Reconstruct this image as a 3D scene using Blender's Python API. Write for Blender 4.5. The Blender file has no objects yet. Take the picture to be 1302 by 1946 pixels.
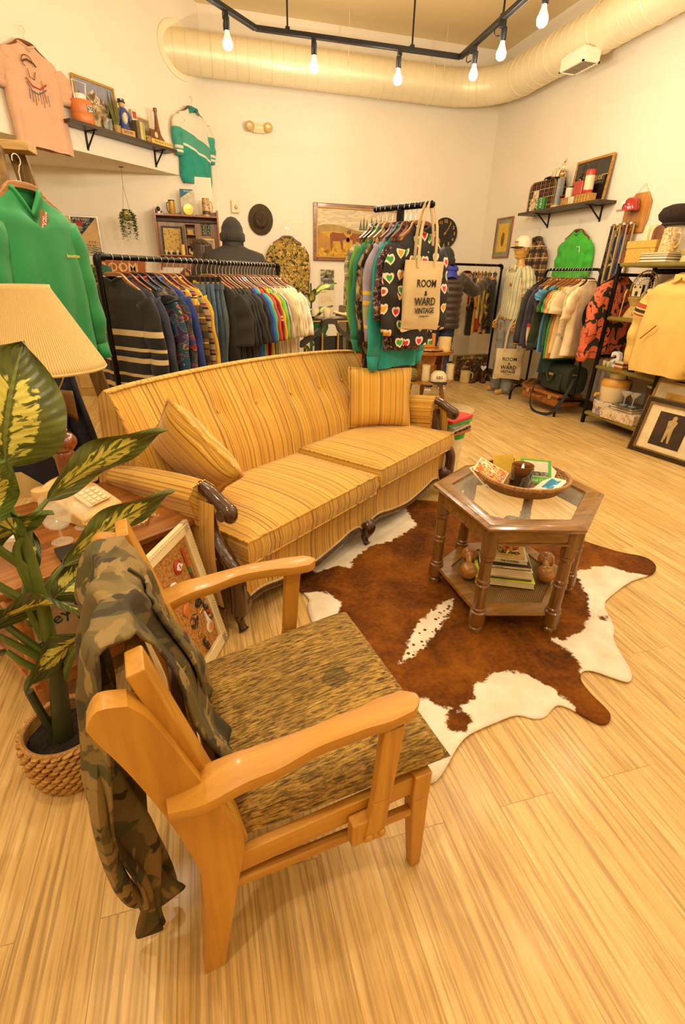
import bpy, math, random
from mathutils import Vector, Matrix, Euler
from math import sin, cos, pi, radians
random.seed(7)
SC = bpy.context.scene
COL = SC.collection

# ---------------------------------------------------------------- camera, world, exposure
cam = bpy.data.cameras.new('camera')
cam.sensor_fit = 'VERTICAL'; cam.sensor_height = 36.0; cam.sensor_width = 24.0
cam.lens = 927.99 / 1946 * 36.0
cam.clip_start = 0.05
cam_o = bpy.data.objects.new('camera', cam); COL.objects.link(cam_o)
def cam_matrix(pitch, roll, yaw, H):
    f = Vector((sin(yaw)*cos(pitch), cos(yaw)*cos(pitch), -sin(pitch)))
    r = Vector((cos(yaw), -sin(yaw), 0)); u = r.cross(f)
    r2 = r*cos(roll) + u*sin(roll); u2 = u*cos(roll) - r*sin(roll)
    return Matrix(((r2.x, u2.x, -f.x, 0), (r2.y, u2.y, -f.y, 0), (r2.z, u2.z, -f.z, H), (0, 0, 0, 1)))
cam_o.matrix_world = cam_matrix(0.4506, 0.02504, 0.28065, 1.43)
SC.camera = cam_o
w = bpy.data.worlds.new('world'); SC.world = w; w.use_nodes = True
w.node_tree.nodes['Background'].inputs[0].default_value = (1.0, .87, .62, 1)
w.node_tree.nodes['Background'].inputs[1].default_value = 0.5
SC.view_settings.view_transform = 'Standard'; SC.view_settings.look = 'None'
SC.view_settings.exposure = 0.0; SC.view_settings.gamma = 1.0; SC.view_settings.use_curve_mapping = False
SC.cycles.max_bounces = 7; SC.cycles.diffuse_bounces = 4; SC.cycles.glossy_bounces = 3
SC.cycles.transmission_bounces = 5; SC.cycles.transparent_max_bounces = 8
SC.cycles.sample_clamp_indirect = 6.0; SC.cycles.caustics_reflective = False; SC.cycles.caustics_refractive = False
LAMP_W = 35.5                       # watts of each track bulb and added fill light
LAMP_C = (1.0, .87, .66)
LAMPS_SEEN = [(.375, 4.42), (1.02, 4.62), (1.62, 4.61), (2.12, 3.95), (2.1, 3.4)]
LAMPS_AND_FILL = [(-.35, 3.6), (-.6, 2.4), (-.6, 1.2), (-.9, -.1), (2.05, 2.5), (2.0, 1.4), (2.0, .2), (.7, -.4), (1.6, 6.5), (3.1, 4.9), (3.2, 2.6), (3.3, .6)]  # last four are fill added to brighten the back and right walls, no bulbs
TRACK_Z = 3.0
for i, (lx, ly) in enumerate(LAMPS_SEEN + LAMPS_AND_FILL):
    ld = bpy.data.lights.new('bulb_or_fill_light', 'POINT'); ld.energy = LAMP_W * (.8 if i < 5 else {8: 1.9, 10: .7, 12: .3}.get(i, 1.0)); ld.color = LAMP_C; ld.shadow_soft_size = .05
    lo = bpy.data.objects.new('bulb_or_fill_light', ld); COL.objects.link(lo); lo.location = (lx, ly, TRACK_Z - (.27 if i < 8 else .0))

# ---------------------------------------------------------------- mesh builder
class MB:
    def __init__(s): s.v = []; s.f = []; s.m = []; s.mi = 0; s.uv = {}
    def add(s, vs, fs):
        k = len(s.v); s.v += [tuple(p) for p in vs]
        for f in fs: s.f.append(tuple(i+k for i in f)); s.m.append(s.mi)
        return s
    def box(s, c, d, rz=0, mat=None):
        x, y, z = d[0]/2, d[1]/2, d[2]/2
        vs = [Vector((a, b, e)) for a in (-x, x) for b in (-y, y) for e in (-z, z)]
        M = mat if mat is not None else Matrix.Rotation(rz, 3, 'Z')
        vs = [M @ p + Vector(c) for p in vs]
        return s.add(vs, [(0, 1, 3, 2), (4, 6, 7, 5), (0, 4, 5, 1), (2, 3, 7, 6), (0, 2, 6, 4), (1, 5, 7, 3)])
    def bar(s, p, q, a, b, up=(0, 0, 1), a2=None, b2=None):
        p = Vector(p); q = Vector(q); d = (q-p).normalized(); u = Vector(up)
        x = d.cross(u)
        if x.length < 1e-4: x = d.cross(Vector((0, 1, 0)))
        x.normalize(); y = x.cross(d); a2 = a if a2 is None else a2; b2 = b if b2 is None else b2
        vs = [p+x*i*a/2+y*j*b/2 for i, j in ((-1, -1), (1, -1), (1, 1), (-1, 1))] + [q+x*i*a2/2+y*j*b2/2 for i, j in ((-1, -1), (1, -1), (1, 1), (-1, 1))]
        return s.add(vs, [(0, 1, 2, 3), (7, 6, 5, 4), (0, 4, 5, 1), (1, 5, 6, 2), (2, 6, 7, 3), (3, 7, 4, 0)])
    def loft(s, rings, caps=True, closed=True, ring_closed=False):
        n = len(rings[0]); k = len(s.v); vs = [p for r in rings for p in r]; fs = []
        m = len(rings)
        for i in range(m if ring_closed else m-1):
            for j in range(n if closed else n-1):
                a = i*n+j; b = i*n+(j+1) % n; c = ((i+1) % m)*n+(j+1) % n; d = ((i+1) % m)*n+j
                fs.append((a, b, c, d))
        if caps and not ring_closed: fs += [tuple(range(n))[::-1], tuple((m-1)*n+j for j in range(n))]
        return s.add(vs, fs)
    def tube(s, pts, r, n=8, closed=False, caps=True, flat=1.0):
        pts = [Vector(p) for p in pts]; N = len(pts); rs = r if isinstance(r, (list, tuple)) else [r]*N
        rings = []; ref = None
        for i, p in enumerate(pts):
            if closed: t = pts[(i+1) % N]-pts[i-1]
            else: t = pts[min(i+1, N-1)]-pts[max(i-1, 0)]
            t.normalize()
            if ref is None:
                ref = Vector((0, 0, 1)) if abs(t.z) < .9 else Vector((1, 0, 0))
            x = t.cross(ref)
            if x.length < 1e-4: x = t.cross(Vector((0, 1, .1)))
            x.normalize(); y = x.cross(t).normalized(); ref = y
            rings.append([p+x*cos(a)*rs[i]+y*sin(a)*rs[i]*flat for a in (2*pi*j/n for j in range(n))])
        return s.loft(rings, caps and not closed, True, closed)
    def lathe(s, prof, n=20, o=(0, 0, 0), M=None, caps=True):
        M = M or Matrix.Identity(3); o = Vector(o)
        return s.loft([[M @ Vector((r*cos(a), r*sin(a), z))+o for a in (2*pi*j/n for j in range(n))] for r, z in prof], caps)
    def prism(s, poly, z0, z1, M=None, o=(0, 0, 0)):
        M = M or Matrix.Identity(3); o = Vector(o); n = len(poly)
        vs = [M @ Vector((x, y, z0))+o for x, y in poly]+[M @ Vector((x, y, z1))+o for x, y in poly]
        return s.add(vs, [tuple(range(n))[::-1], tuple(range(n, 2*n))]+[(i, (i+1) % n, n+(i+1) % n, n+i) for i in range(n)])
    def grid(s, fn, nu, nv, cu=False):
        vs = [fn(i/nu, j/nv) for j in range(nv+1) for i in range(nu if cu else nu+1)]
        w_ = nu if cu else nu+1; fs = []
        for j in range(nv):
            for i in range(nu):
                a = j*w_+i; b = j*w_+(i+1) % w_
                fs.append((a, b, b+w_, a+w_))
        return s.add(vs, fs)
    def ball(s, c, r, n=12, m=8):
        r = r if isinstance(r, (tuple, list)) else (r, r, r); c = Vector(c)
        rings = []
        for i in range(m+1):
            t = -pi/2+pi*max(.02, min(.98, i/m)); rings.append([c+Vector((r[0]*cos(t)*cos(a), r[1]*cos(t)*sin(a), r[2]*sin(t))) for a in (2*pi*j/n for j in range(n))])
        return s.loft(rings)
    def xf(s, M):
        s.v = [tuple(M @ Vector(p)) for p in s.v]; return s
    def build(s, name, mat=None, parent=None, smooth=40, bevel=0, sub=0, solid=0, loc=None, rz=0, segs=2):
        me = bpy.data.meshes.new(name); me.from_pydata(s.v, [], s.f)
        mats = mat if isinstance(mat, (list, tuple)) else [mat]
        for m in mats: me.materials.append(m)
        if any(s.m): me.polygons.foreach_set('material_index', s.m)
        me.update()
        if smooth:
            me.polygons.foreach_set('use_smooth', [True]*len(me.polygons))
            if smooth < 180: me.set_sharp_from_angle(angle=radians(smooth))
        ob = bpy.data.objects.new(name, me); COL.objects.link(ob)
        if parent: ob.parent = parent
        if loc: ob.location = loc
        if rz: ob.rotation_euler.z = rz
        if bevel:
            b = ob.modifiers.new('bevel', 'BEVEL'); b.width = bevel; b.segments = segs; b.limit_method = 'ANGLE'; b.angle_limit = radians(40); b.harden_normals = True
        if solid:
            b = ob.modifiers.new('solid', 'SOLIDIFY'); b.thickness = solid; b.offset = 0
        if sub:
            b = ob.modifiers.new('sub', 'SUBSURF'); b.levels = sub; b.render_levels = sub
        return ob

def tag(o, label, cat, group=None, kind=None):
    o['label'] = label; o['category'] = cat
    if group: o['group'] = group
    if kind: o['kind'] = kind
    return o
def thing(name, label, cat, loc=(0, 0, 0), rz=0, group=None):
    o = bpy.data.objects.new(name, None); COL.objects.link(o); o.empty_display_size = .05
    o.location = loc; o.rotation_euler.z = rz
    return tag(o, label, cat, group)
def struct(name, mb, m, **k):
    o = mb.build(name, m, **k); o['kind'] = 'structure'; return o
def lab(o, label): o['label'] = label; return o
def dup(root, loc, rz=None, label=None, group=None):
    r = root.copy(); COL.objects.link(r); r.location = loc
    if rz is not None: r.rotation_euler.z = rz
    if label: r['label'] = label
    if group: r['group'] = group
    for ch in list(root.children):
        c = ch.copy(); COL.objects.link(c); c.parent = r
        for g in list(ch.children):
            d = g.copy(); COL.objects.link(d); d.parent = c
    return r
def lerp(a, b, t): return a+(b-a)*t
def interp(tab, x):
    if x <= tab[0][0]: return tab[0][1]
    for (a, p), (b, q) in zip(tab, tab[1:]):
        if x <= b:
            t = (x-a)/(b-a); t = t*t*(3-2*t); return p+(q-p)*t
    return tab[-1][1]
def spline(pts, n=6):
    P = [Vector(p) for p in pts]; out = []
    for i in range(len(P)-1):
        a = P[max(i-1, 0)]; b = P[i]; c = P[i+1]; d = P[min(i+2, len(P)-1)]
        for k in range(n):
            t = k/n; out.append(.5*((2*b)+(c-a)*t+(2*a-5*b+4*c-d)*t*t+(3*b-a-3*c+d)*t*t*t))
    out.append(P[-1]); return out
RX90 = Matrix.Rotation(pi/2, 3, 'X')

# ---------------------------------------------------------------- materials
class MT:
    def __init__(s, name, rough=.6, metal=0.0):
        s.m = bpy.data.materials.new(name); s.m.use_nodes = True; s.t = s.m.node_tree; s.b = s.t.nodes['Principled BSDF']
        s.set(Roughness=rough, Metallic=metal)
    def set(s, **k):
        for n, v in k.items():
            n = n.replace('_', ' '); i = s.b.inputs[n]
            if isinstance(v, bpy.types.NodeSocket): s.t.links.new(v, i)
            else: i.default_value = v
        return s
    def nd(s, t, ins=None, **props):
        n = s.t.nodes.new(t)
        for k, v in props.items(): setattr(n, k, v)
        for k, v in (ins or {}).items():
            if isinstance(v, bpy.types.NodeSocket): s.t.links.new(v, n.inputs[k])
            else: n.inputs[k].default_value = v
        return n
    def co(s, scale=(1, 1, 1), rot=(0, 0, 0), loc=(0, 0, 0), kind='Object'):
        c = s.nd('ShaderNodeTexCoord')
        return s.nd('ShaderNodeMapping', {0: c.outputs[kind], 'Scale': scale, 'Rotation': rot, 'Location': loc}).outputs[0]
    def noise(s, vec, scale=5, detail=3, rough=.5, dist=0, out=0):
        return s.nd('ShaderNodeTexNoise', {'Vector': vec, 'Scale': scale, 'Detail': detail, 'Roughness': rough, 'Distortion': dist}).outputs[out]
    def noise1(s, w_, scale, detail=3, rough=.6):
        return s.nd('ShaderNodeTexNoise', {'W': w_, 'Scale': scale, 'Detail': detail, 'Roughness': rough}, noise_dimensions='1D').outputs[0]
    def ramp(s, fac, stops, interp='LINEAR'):
        n = s.nd('ShaderNodeValToRGB', {0: fac}); r = n.color_ramp; r.interpolation = interp
        while len(r.elements) < len(stops): r.elements.new(.5)
        for e, (p, c) in zip(r.elements, stops): e.position = p; e.color = (c, c, c, 1) if isinstance(c, (int, float)) else (*c[:3], 1)
        return n.outputs[0]
    def mix(s, fac, a, b, mode='MIX'):
        n = s.nd('ShaderNodeMix', data_type='RGBA', blend_type=mode)
        for i, v in ((0, fac), (6, a), (7, b)):
            if isinstance(v, bpy.types.NodeSocket): s.t.links.new(v, n.inputs[i])
            else: n.inputs[i].default_value = v if i == 0 else (*v[:3], 1)
        return n.outputs[2]
    def math(s, op, a, b=0.0, c=0.0):
        return s.nd('ShaderNodeMath', {0: a, 1: b, 2: c}, operation=op).outputs[0]
    def sep(s, vec): return s.nd('ShaderNodeSeparateXYZ', {0: vec}).outputs
    def dot(s, vec, d): return s.nd('ShaderNodeVectorMath', {0: vec, 1: d}, operation='DOT_PRODUCT').outputs['Value']
    def voro(s, vec, scale, out=0, feature='F1', rnd=1.0):
        return s.nd('ShaderNodeTexVoronoi', {'Vector': vec, 'Scale': scale, 'Randomness': rnd}, feature=feature).outputs[out]
    def bump(s, h, strength=.3, dist=.01):
        return s.set(Normal=s.nd('ShaderNodeBump', {'Height': h, 'Strength': strength, 'Distance': dist}).outputs[0])
    def color(s, c):
        if not isinstance(c, bpy.types.NodeSocket): c = (*c[:3], 1)
        return s.set(Base_Color=c)
def hx(h):
    h = h.lstrip('#'); c = [int(h[i:i+2], 16)/255 for i in (0, 2, 4)]
    return tuple(x/12.92 if x <= .04045 else ((x+.055)/1.055)**2.4 for x in c)
_mc = {}
def mul(c, k): return tuple(min(1, x*k) for x in c)
def plain(col, rough=.6, metal=0.0, var=.12, vs=12, bump=0, bs=60, coat=0, name=None, sheen=0):
    col = hx(col) if isinstance(col, str) else col
    key = (col, rough, metal, var, vs, bump, bs, coat, sheen)
    if key in _mc: return _mc[key]
    t = MT(name or 'plain_finish', rough, metal)
    if var:
        v = t.co(); t.color(t.ramp(t.noise(v, vs, 3), [(.3, mul(col, 1-var)), (.7, mul(col, 1+var))]))
        if bump: t.bump(t.noise(v, bs, 4), bump, .004)
    else: t.color(col)
    if coat: t.set(Coat_Weight=coat, Coat_Roughness=.08)
    if sheen: t.set(Sheen_Weight=sheen)
    _mc[key] = t.m; return t.m
def cloth(col, var=.16, weave=220, rough=.85):
    col = hx(col) if isinstance(col, str) else col
    key = ('cloth', col, var, weave)
    if key in _mc: return _mc[key]
    t = MT('cloth_weave', rough); v = t.co()
    t.color(t.ramp(t.noise(v, 9, 4), [(.3, mul(col, 1-var)), (.7, mul(col, 1+var))])); t.set(Sheen_Weight=.15)
    t.bump(t.noise(v, weave, 2), .25, .002); _mc[key] = t.m; return t.m
def wood(c1, c2, axis='X', scale=9, rough=.35, coat=.25, stretch=14, name='wood_grain'):
    c1 = hx(c1) if isinstance(c1, str) else c1; c2 = hx(c2) if isinstance(c2, str) else c2
    key = ('wood', c1, c2, axis, scale, rough, coat, stretch)
    if key in _mc: return _mc[key]
    t = MT(name, rough); sc = [stretch]*3; sc['XYZ'.index(axis)] = 1.0
    v = t.co(scale=sc); n = t.noise(v, scale*.35, 6, .6, .6)
    t.color(t.ramp(n, [(.32, c1), (.5, tuple((a+b)/2 for a, b in zip(c1, c2))), (.68, c2)])); t.bump(n, .06, .003)
    t.set(Coat_Weight=coat, Coat_Roughness=.12); _mc[key] = t.m; return t.m
def bands(base, stripes, axis=(0, 0, 1), rough=.85, wob=0.0, period=0, off=0.0):
    """solid colour with bands [(lo, hi, colour)] along an axis (object space metres; repeated when period is set)"""
    base = hx(base) if isinstance(base, str) else base
    t = MT('banded_cloth', rough); v = t.co(); d = t.dot(v, axis)
    if wob: d = t.math('ADD', d, t.math('MULTIPLY', t.noise(v, 7, 2), wob))
    if off: d = t.math('ADD', d, off)
    if period: d = t.math('PINGPONG' if period < 0 else 'FLOORED_MODULO', d, abs(period))
    c = t.ramp(t.noise(v, 10, 3), [(.3, mul(base, .85)), (.7, mul(base, 1.12))])
    for lo, hi, col in stripes:
        col = hx(col) if isinstance(col, str) else col
        f = t.math('MULTIPLY', t.math('GREATER_THAN', d, lo), t.math('LESS_THAN', d, hi))
        c = t.mix(f, c, col)
    t.color(c); t.bump(t.noise(v, 240, 2), .25, .002); t.set(Sheen_Weight=.1); return t.m
def plaid(base, lines, scale=1.0, rough=.85, ax=((1, 0, 0), (0, 0, 1))):
    base = hx(base) if isinstance(base, str) else base
    t = MT('plaid_cloth', rough); v = t.co(); c = None
    c = t.mix(0.0, base, base)
    for a in ax:
        d = t.dot(v, a)
        for per, lo, hi, col, al in lines:
            m = t.math('FLOORED_MODULO', d, per*scale)
            f = t.math('MULTIPLY', t.math('MULTIPLY', t.math('GREATER_THAN', m, lo*scale), t.math('LESS_THAN', m, hi*scale)), al)
            c = t.mix(f, c, hx(col) if isinstance(col, str) else col)
    t.color(c); t.bump(t.noise(v, 240, 2), .2, .002); return t.m
def blotch(stops, scale=14, detail=2, dist=.6, rough=.85, stretch=(1, 1, 1), interp='CONSTANT', seed=0.0, bump=.2, cell=False):
    t = MT('patterned_cloth', rough); v = t.co(scale=stretch, loc=(seed, seed*1.7, seed*.3))
    n = t.noise(v, scale, detail, .5, dist)
    if cell: n = t.voro(t.co(scale=stretch, loc=(seed, seed, seed)), scale, 0)
    t.color(t.ramp(n, [(p, hx(c) if isinstance(c, str) else c) for p, c in stops], interp))
    if bump: t.bump(t.noise(v, 220, 2), bump, .002)
    return t.m
def glass(col=(1, 1, 1), rough=.02, ior=1.45, alpha=None):
    t = MT('clear_glass', rough); t.color(col); t.set(Transmission_Weight=1.0, IOR=ior); return t.m
def thin_glass(col=(1, 1, 1), a=.12):
    key = ('tg', col, a)
    if key in _mc: return _mc[key]
    t = MT('thin_glass', .03); t.color(col); t.set(Alpha=a, Specular_IOR_Level=.8); _mc[key] = t.m; return t.m
def text_mb(txt, size, M, depth=.0008, bold=0.0, align='CENTER', xs=1.0):
    """flat lettering as mesh: returns an MB; M maps text plane (x right, y up) to the target"""
    cu = bpy.data.curves.new('lettering', 'FONT'); cu.body = txt; cu.size = size; cu.align_x = align; cu.align_y = 'CENTER'
    cu.extrude = depth; cu.offset = bold; cu.resolution_u = 2; cu.space_line = .95
    o = bpy.data.objects.new('lettering', cu); COL.objects.link(o)
    dg = bpy.context.evaluated_depsgraph_get(); me = bpy.data.meshes.new_from_object(o.evaluated_get(dg))
    mb = MB(); S_ = Matrix.Diagonal((xs, 1, 1, 1))
    mb.add([M @ S_ @ v.co for v in me.vertices], [tuple(p.vertices) for p in me.polygons])
    bpy.data.objects.remove(o); bpy.data.curves.remove(cu); bpy.data.meshes.remove(me)
    return mb
def frame4(o, x, y):
    """4x4 matrix with origin o and in-plane axes x (right) and y (up)"""
    x = Vector(x).normalized(); y = Vector(y); y = (y-x*y.dot(x)).normalized(); z = x.cross(y)
    return Matrix(((x.x, y.x, z.x, o[0]), (x.y, y.y, z.y, o[1]), (x.z, y.z, z.z, o[2]), (0, 0, 0, 1)))
BLACK_METAL = plain('#191614', .45, .6, var=.1)
CHROME = plain((.75, .72, .66), .2, 1.0, var=0)
BRASS = plain((.72, .5, .18), .3, 1.0, var=.1)
WHITE = plain((.83, .8, .74), .5, 0, var=.04)
BLACK = plain('#17130f', .5, var=.2)
# ================================================================ the room
def floor_mat():
    t = MT('honey_oak_planks', .42); c = t.nd('ShaderNodeTexCoord').outputs['Object']
    xyz = t.sep(c); sw = t.nd('ShaderNodeCombineXYZ', {0: xyz[1], 1: xyz[0], 2: 0.0}).outputs[0]
    br = t.nd('ShaderNodeTexBrick', {'Vector': sw, 'Color1': (0, 0, 0, 1), 'Color2': (1, 1, 1, 1), 'Mortar': (.5, .5, .5, 1), 'Scale': 1.0, 'Mortar Size': .0011, 'Mortar Smooth': .2, 'Bias': 0.0, 'Brick Width': 1.22, 'Row Height': .185}, offset=.37, offset_frequency=2)
    rnd = t.math('MULTIPLY', t.sep(br.outputs[0])[0], 7.0)
    v = t.nd('ShaderNodeCombineXYZ', {0: t.math('MULTIPLY', xyz[0], 16.0), 1: t.math('MULTIPLY', xyz[1], .85), 2: rnd}).outputs[0]
    g1 = t.noise(v, 2.1, 6, .62, 1.1); 
    v2 = t.nd('ShaderNodeCombineXYZ', {0: t.math('MULTIPLY', xyz[0], 60.0), 1: t.math('MULTIPLY', xyz[1], 1.6), 2: rnd}).outputs[0]
    g2 = t.noise(v2, 1.6, 4, .6, .3)
    base = t.ramp(g1, [(.3, hx('#a8823f')), (.44, hx('#cfa862')), (.55, hx('#dcb671')), (.72, hx('#e8c98d'))])
    base = t.mix(t.ramp(g2, [(.36, .7), (.52, 0.0)]), base, hx('#8f6a33'))
    base = t.mix(.16, base, t.ramp(t.sep(br.outputs[0])[0], [(0, hx('#b98e4c')), (1, hx('#e9cd96'))]))
    base = t.mix(t.math('MULTIPLY', br.outputs['Fac'], .55), base, hx('#6d4c22'))
    t.color(base); t.set(Coat_Weight=.25, Coat_Roughness=.22, Roughness=.45)
    t.bump(t.math('SUBTRACT', t.math('MULTIPLY', g2, .3), br.outputs['Fac']), .12, .002)
    return t.m
def wall_mat(c):
    t = MT('painted_plaster', .75); v = t.co(); t.color(t.ramp(t.noise(v, 1.2, 3), [(.3, mul(hx(c), .97)), (.7, mul(hx(c), 1.02))]))
    t.bump(t.noise(v, 180, 3), .06, .003); return t.m
WALL = wall_mat('#ebe0cc'); CEIL = wall_mat('#e6cfa0'); FLOOR = floor_mat()
struct('floor', MB().box((.5, 2.8, -.05), (9.2, 11.6, .1)), FLOOR)
struct('wall_right', MB().box((4.71, 2.8, 2.2), (.2, 11.6, 4.5)), WALL)
struct('wall_back', MB().box((1.2, 8.27, 2.2), (7.4, .2, 4.5)), WALL)
struct('wall_left', MB().box((-3.3, 2.6, 2.2), (.2, 11.2, 4.5)), WALL)
struct('wall_front', MB().box((.6, -2.7, 2.2), (8.2, .2, 4.5)), WALL)
struct('ceiling', MB().box((.6, 2.8, 4.45), (8.4, 11.6, .2)), CEIL)
struct('wall_recess', MB().box((-1.5, 7.96, 1.265), (3.7, .42, 2.53)), WALL)
struct('wall_bulkhead', MB().prism([(.37, 8.17), (-3.2, 4.33), (-3.2, 8.17)], 2.53, 4.35), WALL)
struct('baseboard_right', MB().box((4.602, 2.8, .05), (.016, 11, .1)), plain('#5c4526', .5), bevel=.003)
struct('baseboard_back', MB().box((2.48, 8.162, .05), (4.2, .016, .1)), plain('#5c4526', .5), bevel=.003)
struct('trim_ceiling', MB().box((1.5, 5.6, 4.346), (9.0, .012, .01)).box((1.2, 2.6, 4.346), (.012, 10.0, .01)), CEIL)

# ---------------------------------------------------------------- duct along the ceiling
DUCT = plain('#eadcb8', .38, .15, var=.03, vs=3)
def duct_path():
    pts = [Vector((-.25, 7.88, 3.79)), Vector((3.62, 7.88, 3.79))]
    for k in range(1, 8):
        a = pi/2*k/8; pts.append(Vector((3.62+.71*sin(a), 7.17+.71*cos(a), 3.79)))
    pts += [Vector((4.33, 7.17, 3.79)), Vector((4.33, -2.4, 3.79))]; return pts
dt = thing('spiral_duct', 'long cream round duct running under the ceiling around the corner', 'duct', (0, 0, 0))
dm = MB(); P_ = []
raw = duct_path()
for a, b in zip(raw, raw[1:]):
    L = (b-a).length; n = max(1, int(L/.14))
    for k in range(n): P_.append(a.lerp(b, k/n))
P_.append(raw[-1])
dm.tube(P_, .207, 28, caps=False); dm.build('duct_pipe', DUCT, dt)
sm_ = MB()
for i in range(2, len(P_)-2):
    t_ = (P_[i+1]-P_[i-1]).normalized(); x_ = t_.cross(Vector((0, 0, 1))).normalized()
    ring = [P_[i]+x_*.209*cos(a)+Vector((0, 0, 1))*.209*sin(a)+t_*.03*sin(a/2) for a in (2*pi*k/24 for k in range(24))]
    sm_.tube(ring, .0035 if i % 5 else .008, 5, closed=True)
sm_.build('duct_seams', DUCT, dt)
# flange where it leaves the slanted wall (its plane runs along (.682,.732))
fl = MB(); d2 = Vector((.682, .732, 0)); n2 = Vector((.732, -.682, 0)); fo = Vector((.10, 7.88, 3.79))
ell = [fo+d2*(.207/.732+.06)*cos(a)+Vector((0, 0, 1))*.27*sin(a) for a in (2*pi*k/36 for k in range(36))]
fl.loft([[p+n2*.0 for p in ell], [p+n2*.02 for p in ell]]); fl.build('wall_flange', plain('#efe2c0', .6, var=.02), dt)
for hx_, hy_ in ((2.14, 7.66), (2.14, 8.09), (3.45, 7.66), (3.45, 8.09), (4.11, 5.6), (4.54, 5.6)): MB().tube([(hx_, hy_, 3.8), (hx_, hy_, 4.35)], .003, 5).build('hanger_wire', plain('#e8d9b0', .4, .3), dt)
dv = thing('air_diffuser', 'white box air diffuser with slotted grille under the right duct', 'air vent', (4.20, 5.87, 3.53))
db = MB().box((.0, 0, .02), (.2, .38, .115)).box((0, 0, .075), (.16, .3, .05)); db.build('diffuser_box', plain('#f0e6cf', .5, var=.02), dv, bevel=.004)
gr = MB()
for k in range(9): gr.bar((-.08, -.15+k*.0375, -.041), (.08, -.15+k*.0375, -.041), .012, .004)
gr.build('grille', plain('#6b5a3c', .5), dv)
fr = MB().box((0, .185, -.04), (.21, .02, .012)).box((0, -.185, -.04), (.21, .02, .012)).box((.095, 0, -.04), (.02, .39, .012)).box((-.095, 0, -.04), (.02, .39, .012)); fr.build('frame', plain('#f0e6cf', .5, var=.02), dv)

# ---------------------------------------------------------------- track lighting
tk = thing('lighting_track', 'black angular ceiling track carrying bare bulbs', 'track light', (0, 0, 0))
tp = [(-.6, -1.2, 3), (-.6, 3.42, 3), (.6, 4.63, 3), (2.2, 4.6, 3), (2.05, 1.9, 3), (2.05, -1.2, 3)]
tm = MB()
for a, b in zip(tp, tp[1:]): tm.bar(a, b, .035, .03)
tm.build('track_rail', BLACK_METAL, tk, bevel=.003)
rd = MB()
for x, y in ((.83, 4.625), (1.79, 4.607), (2.17, 3.95), (2.11, 3.1), (-.6, 2.0), (2.05, .6)): rd.tube([(x, y, 3.01), (x, y, 4.35)], .007, 6).box((x, y, 3.02), (.03, .03, .02))
rd.build('hanging_rods', BLACK_METAL, tk)
def bulb_mat(e):
    t = MT('glowing_bulb', .4); t.color((.95, .9, .8)); t.set(Emission_Color=(1.0, .86, .62, 1), Emission_Strength=e); return t.m
BULB_ON = bulb_mat(14.0); BULB_OFF = bulb_mat(.15); BULB_NECK = plain((.9, .82, .68), .4, var=0)
def track_head(x, y, on, label, tilt=(0, 0), ty=0):
    t = thing('track_spotlight', label, 'spotlight', (x, y, TRACK_Z), ty, 'bare bulb spotlights on the ceiling track')
    MB().box((0, 0, -.03), (.03, .05, .04)).build('track_adapter', BLACK_METAL, t, bevel=.003)
    MB().tube(spline([(0, .02, -.04), (.0, .05, -.06), (0, .045, -.095), (0, .01, -.09)], 4), .004, 6).build('flex_cord', BLACK_METAL, t)
    MB().lathe([(.012, -.04), (.02, -.045), (.021, -.11), (.017, -.115)], 14, (0, -.02, 0)).build('socket', BLACK_METAL, t)
    MB().lathe([(.014, -.112), (.016, -.13), (.026, -.155), (.031, -.168)], 16, (0, -.02, 0), caps=False).build('bulb_neck', BULB_NECK, t)
    MB().lathe([(.031, -.168), (.033, -.185), (.029, -.202), (.018, -.213), (.004, -.217)], 16, (0, -.02, 0), caps=False).build('bulb', BULB_ON if on else BULB_OFF, t)
    return t
for i, (x, y, on, l) in enumerate([(.375, 4.41, 1, 'glowing bulb spotlight on the short slanted run of track'), (1.02, 4.61, 1, 'glowing bulb spotlight left of middle on the long back track'), (1.69, 4.60, 1, 'glowing bulb spotlight right of middle on the long back track'), (2.185, 4.36, 0, 'unlit white bulb spotlight at the right corner of the track'), (2.16, 3.93, 1, 'glowing bulb spotlight just past the right track corner'), (2.12, 3.42, 1, 'brightest glowing bulb spotlight nearest on the right track run')]):
    track_head(x, y, on, l, ty=(.2, -.1, 3.0, .6, 1.6, 1.6)[i])

# ---------------------------------------------------------------- cowhide rug
RUG_OUT = [(1.331, 2.909), (1.518, 2.839), (1.683, 2.627), (1.884, 2.436), (2.044, 2.272), (2.143, 2.109), (2.253, 1.947), (2.355, 1.869), (2.350, 1.782), (2.257, 1.705), (2.079, 1.670), (1.858, 1.579), (1.776, 1.519), (1.734, 1.430), (1.697, 1.369), (1.632, 1.298), (1.585, 1.176), (1.553, 1.114), (1.507, 1.082), (1.468, 1.109), (1.412, 1.167), (1.366, 1.176), (1.328, 1.135), (1.317, 1.060), (1.320, 0.995), (1.309, 0.958), (1.273, 0.936), (1.237, 0.953), (1.194, 1.025), (1.159, 1.054), (1.121, 1.041), (1.080, 1.021), (1.035, 1.023), (0.982, 1.051), (0.883, 1.039), (0.773, 1.019), (0.703, 0.979), (0.625, 0.915), (0.568, 0.887), (0.512, 0.922), (0.507, 1.000), (0.500, 1.109), (0.471, 1.288), (0.417, 1.475), (0.376, 1.688), (0.376, 1.862), (0.394, 1.909), (0.373, 1.986), (0.320, 2.045), (0.279, 2.094), (0.283, 2.152), (0.389, 2.277), (0.630, 2.530), (0.937, 2.756)]
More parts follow.
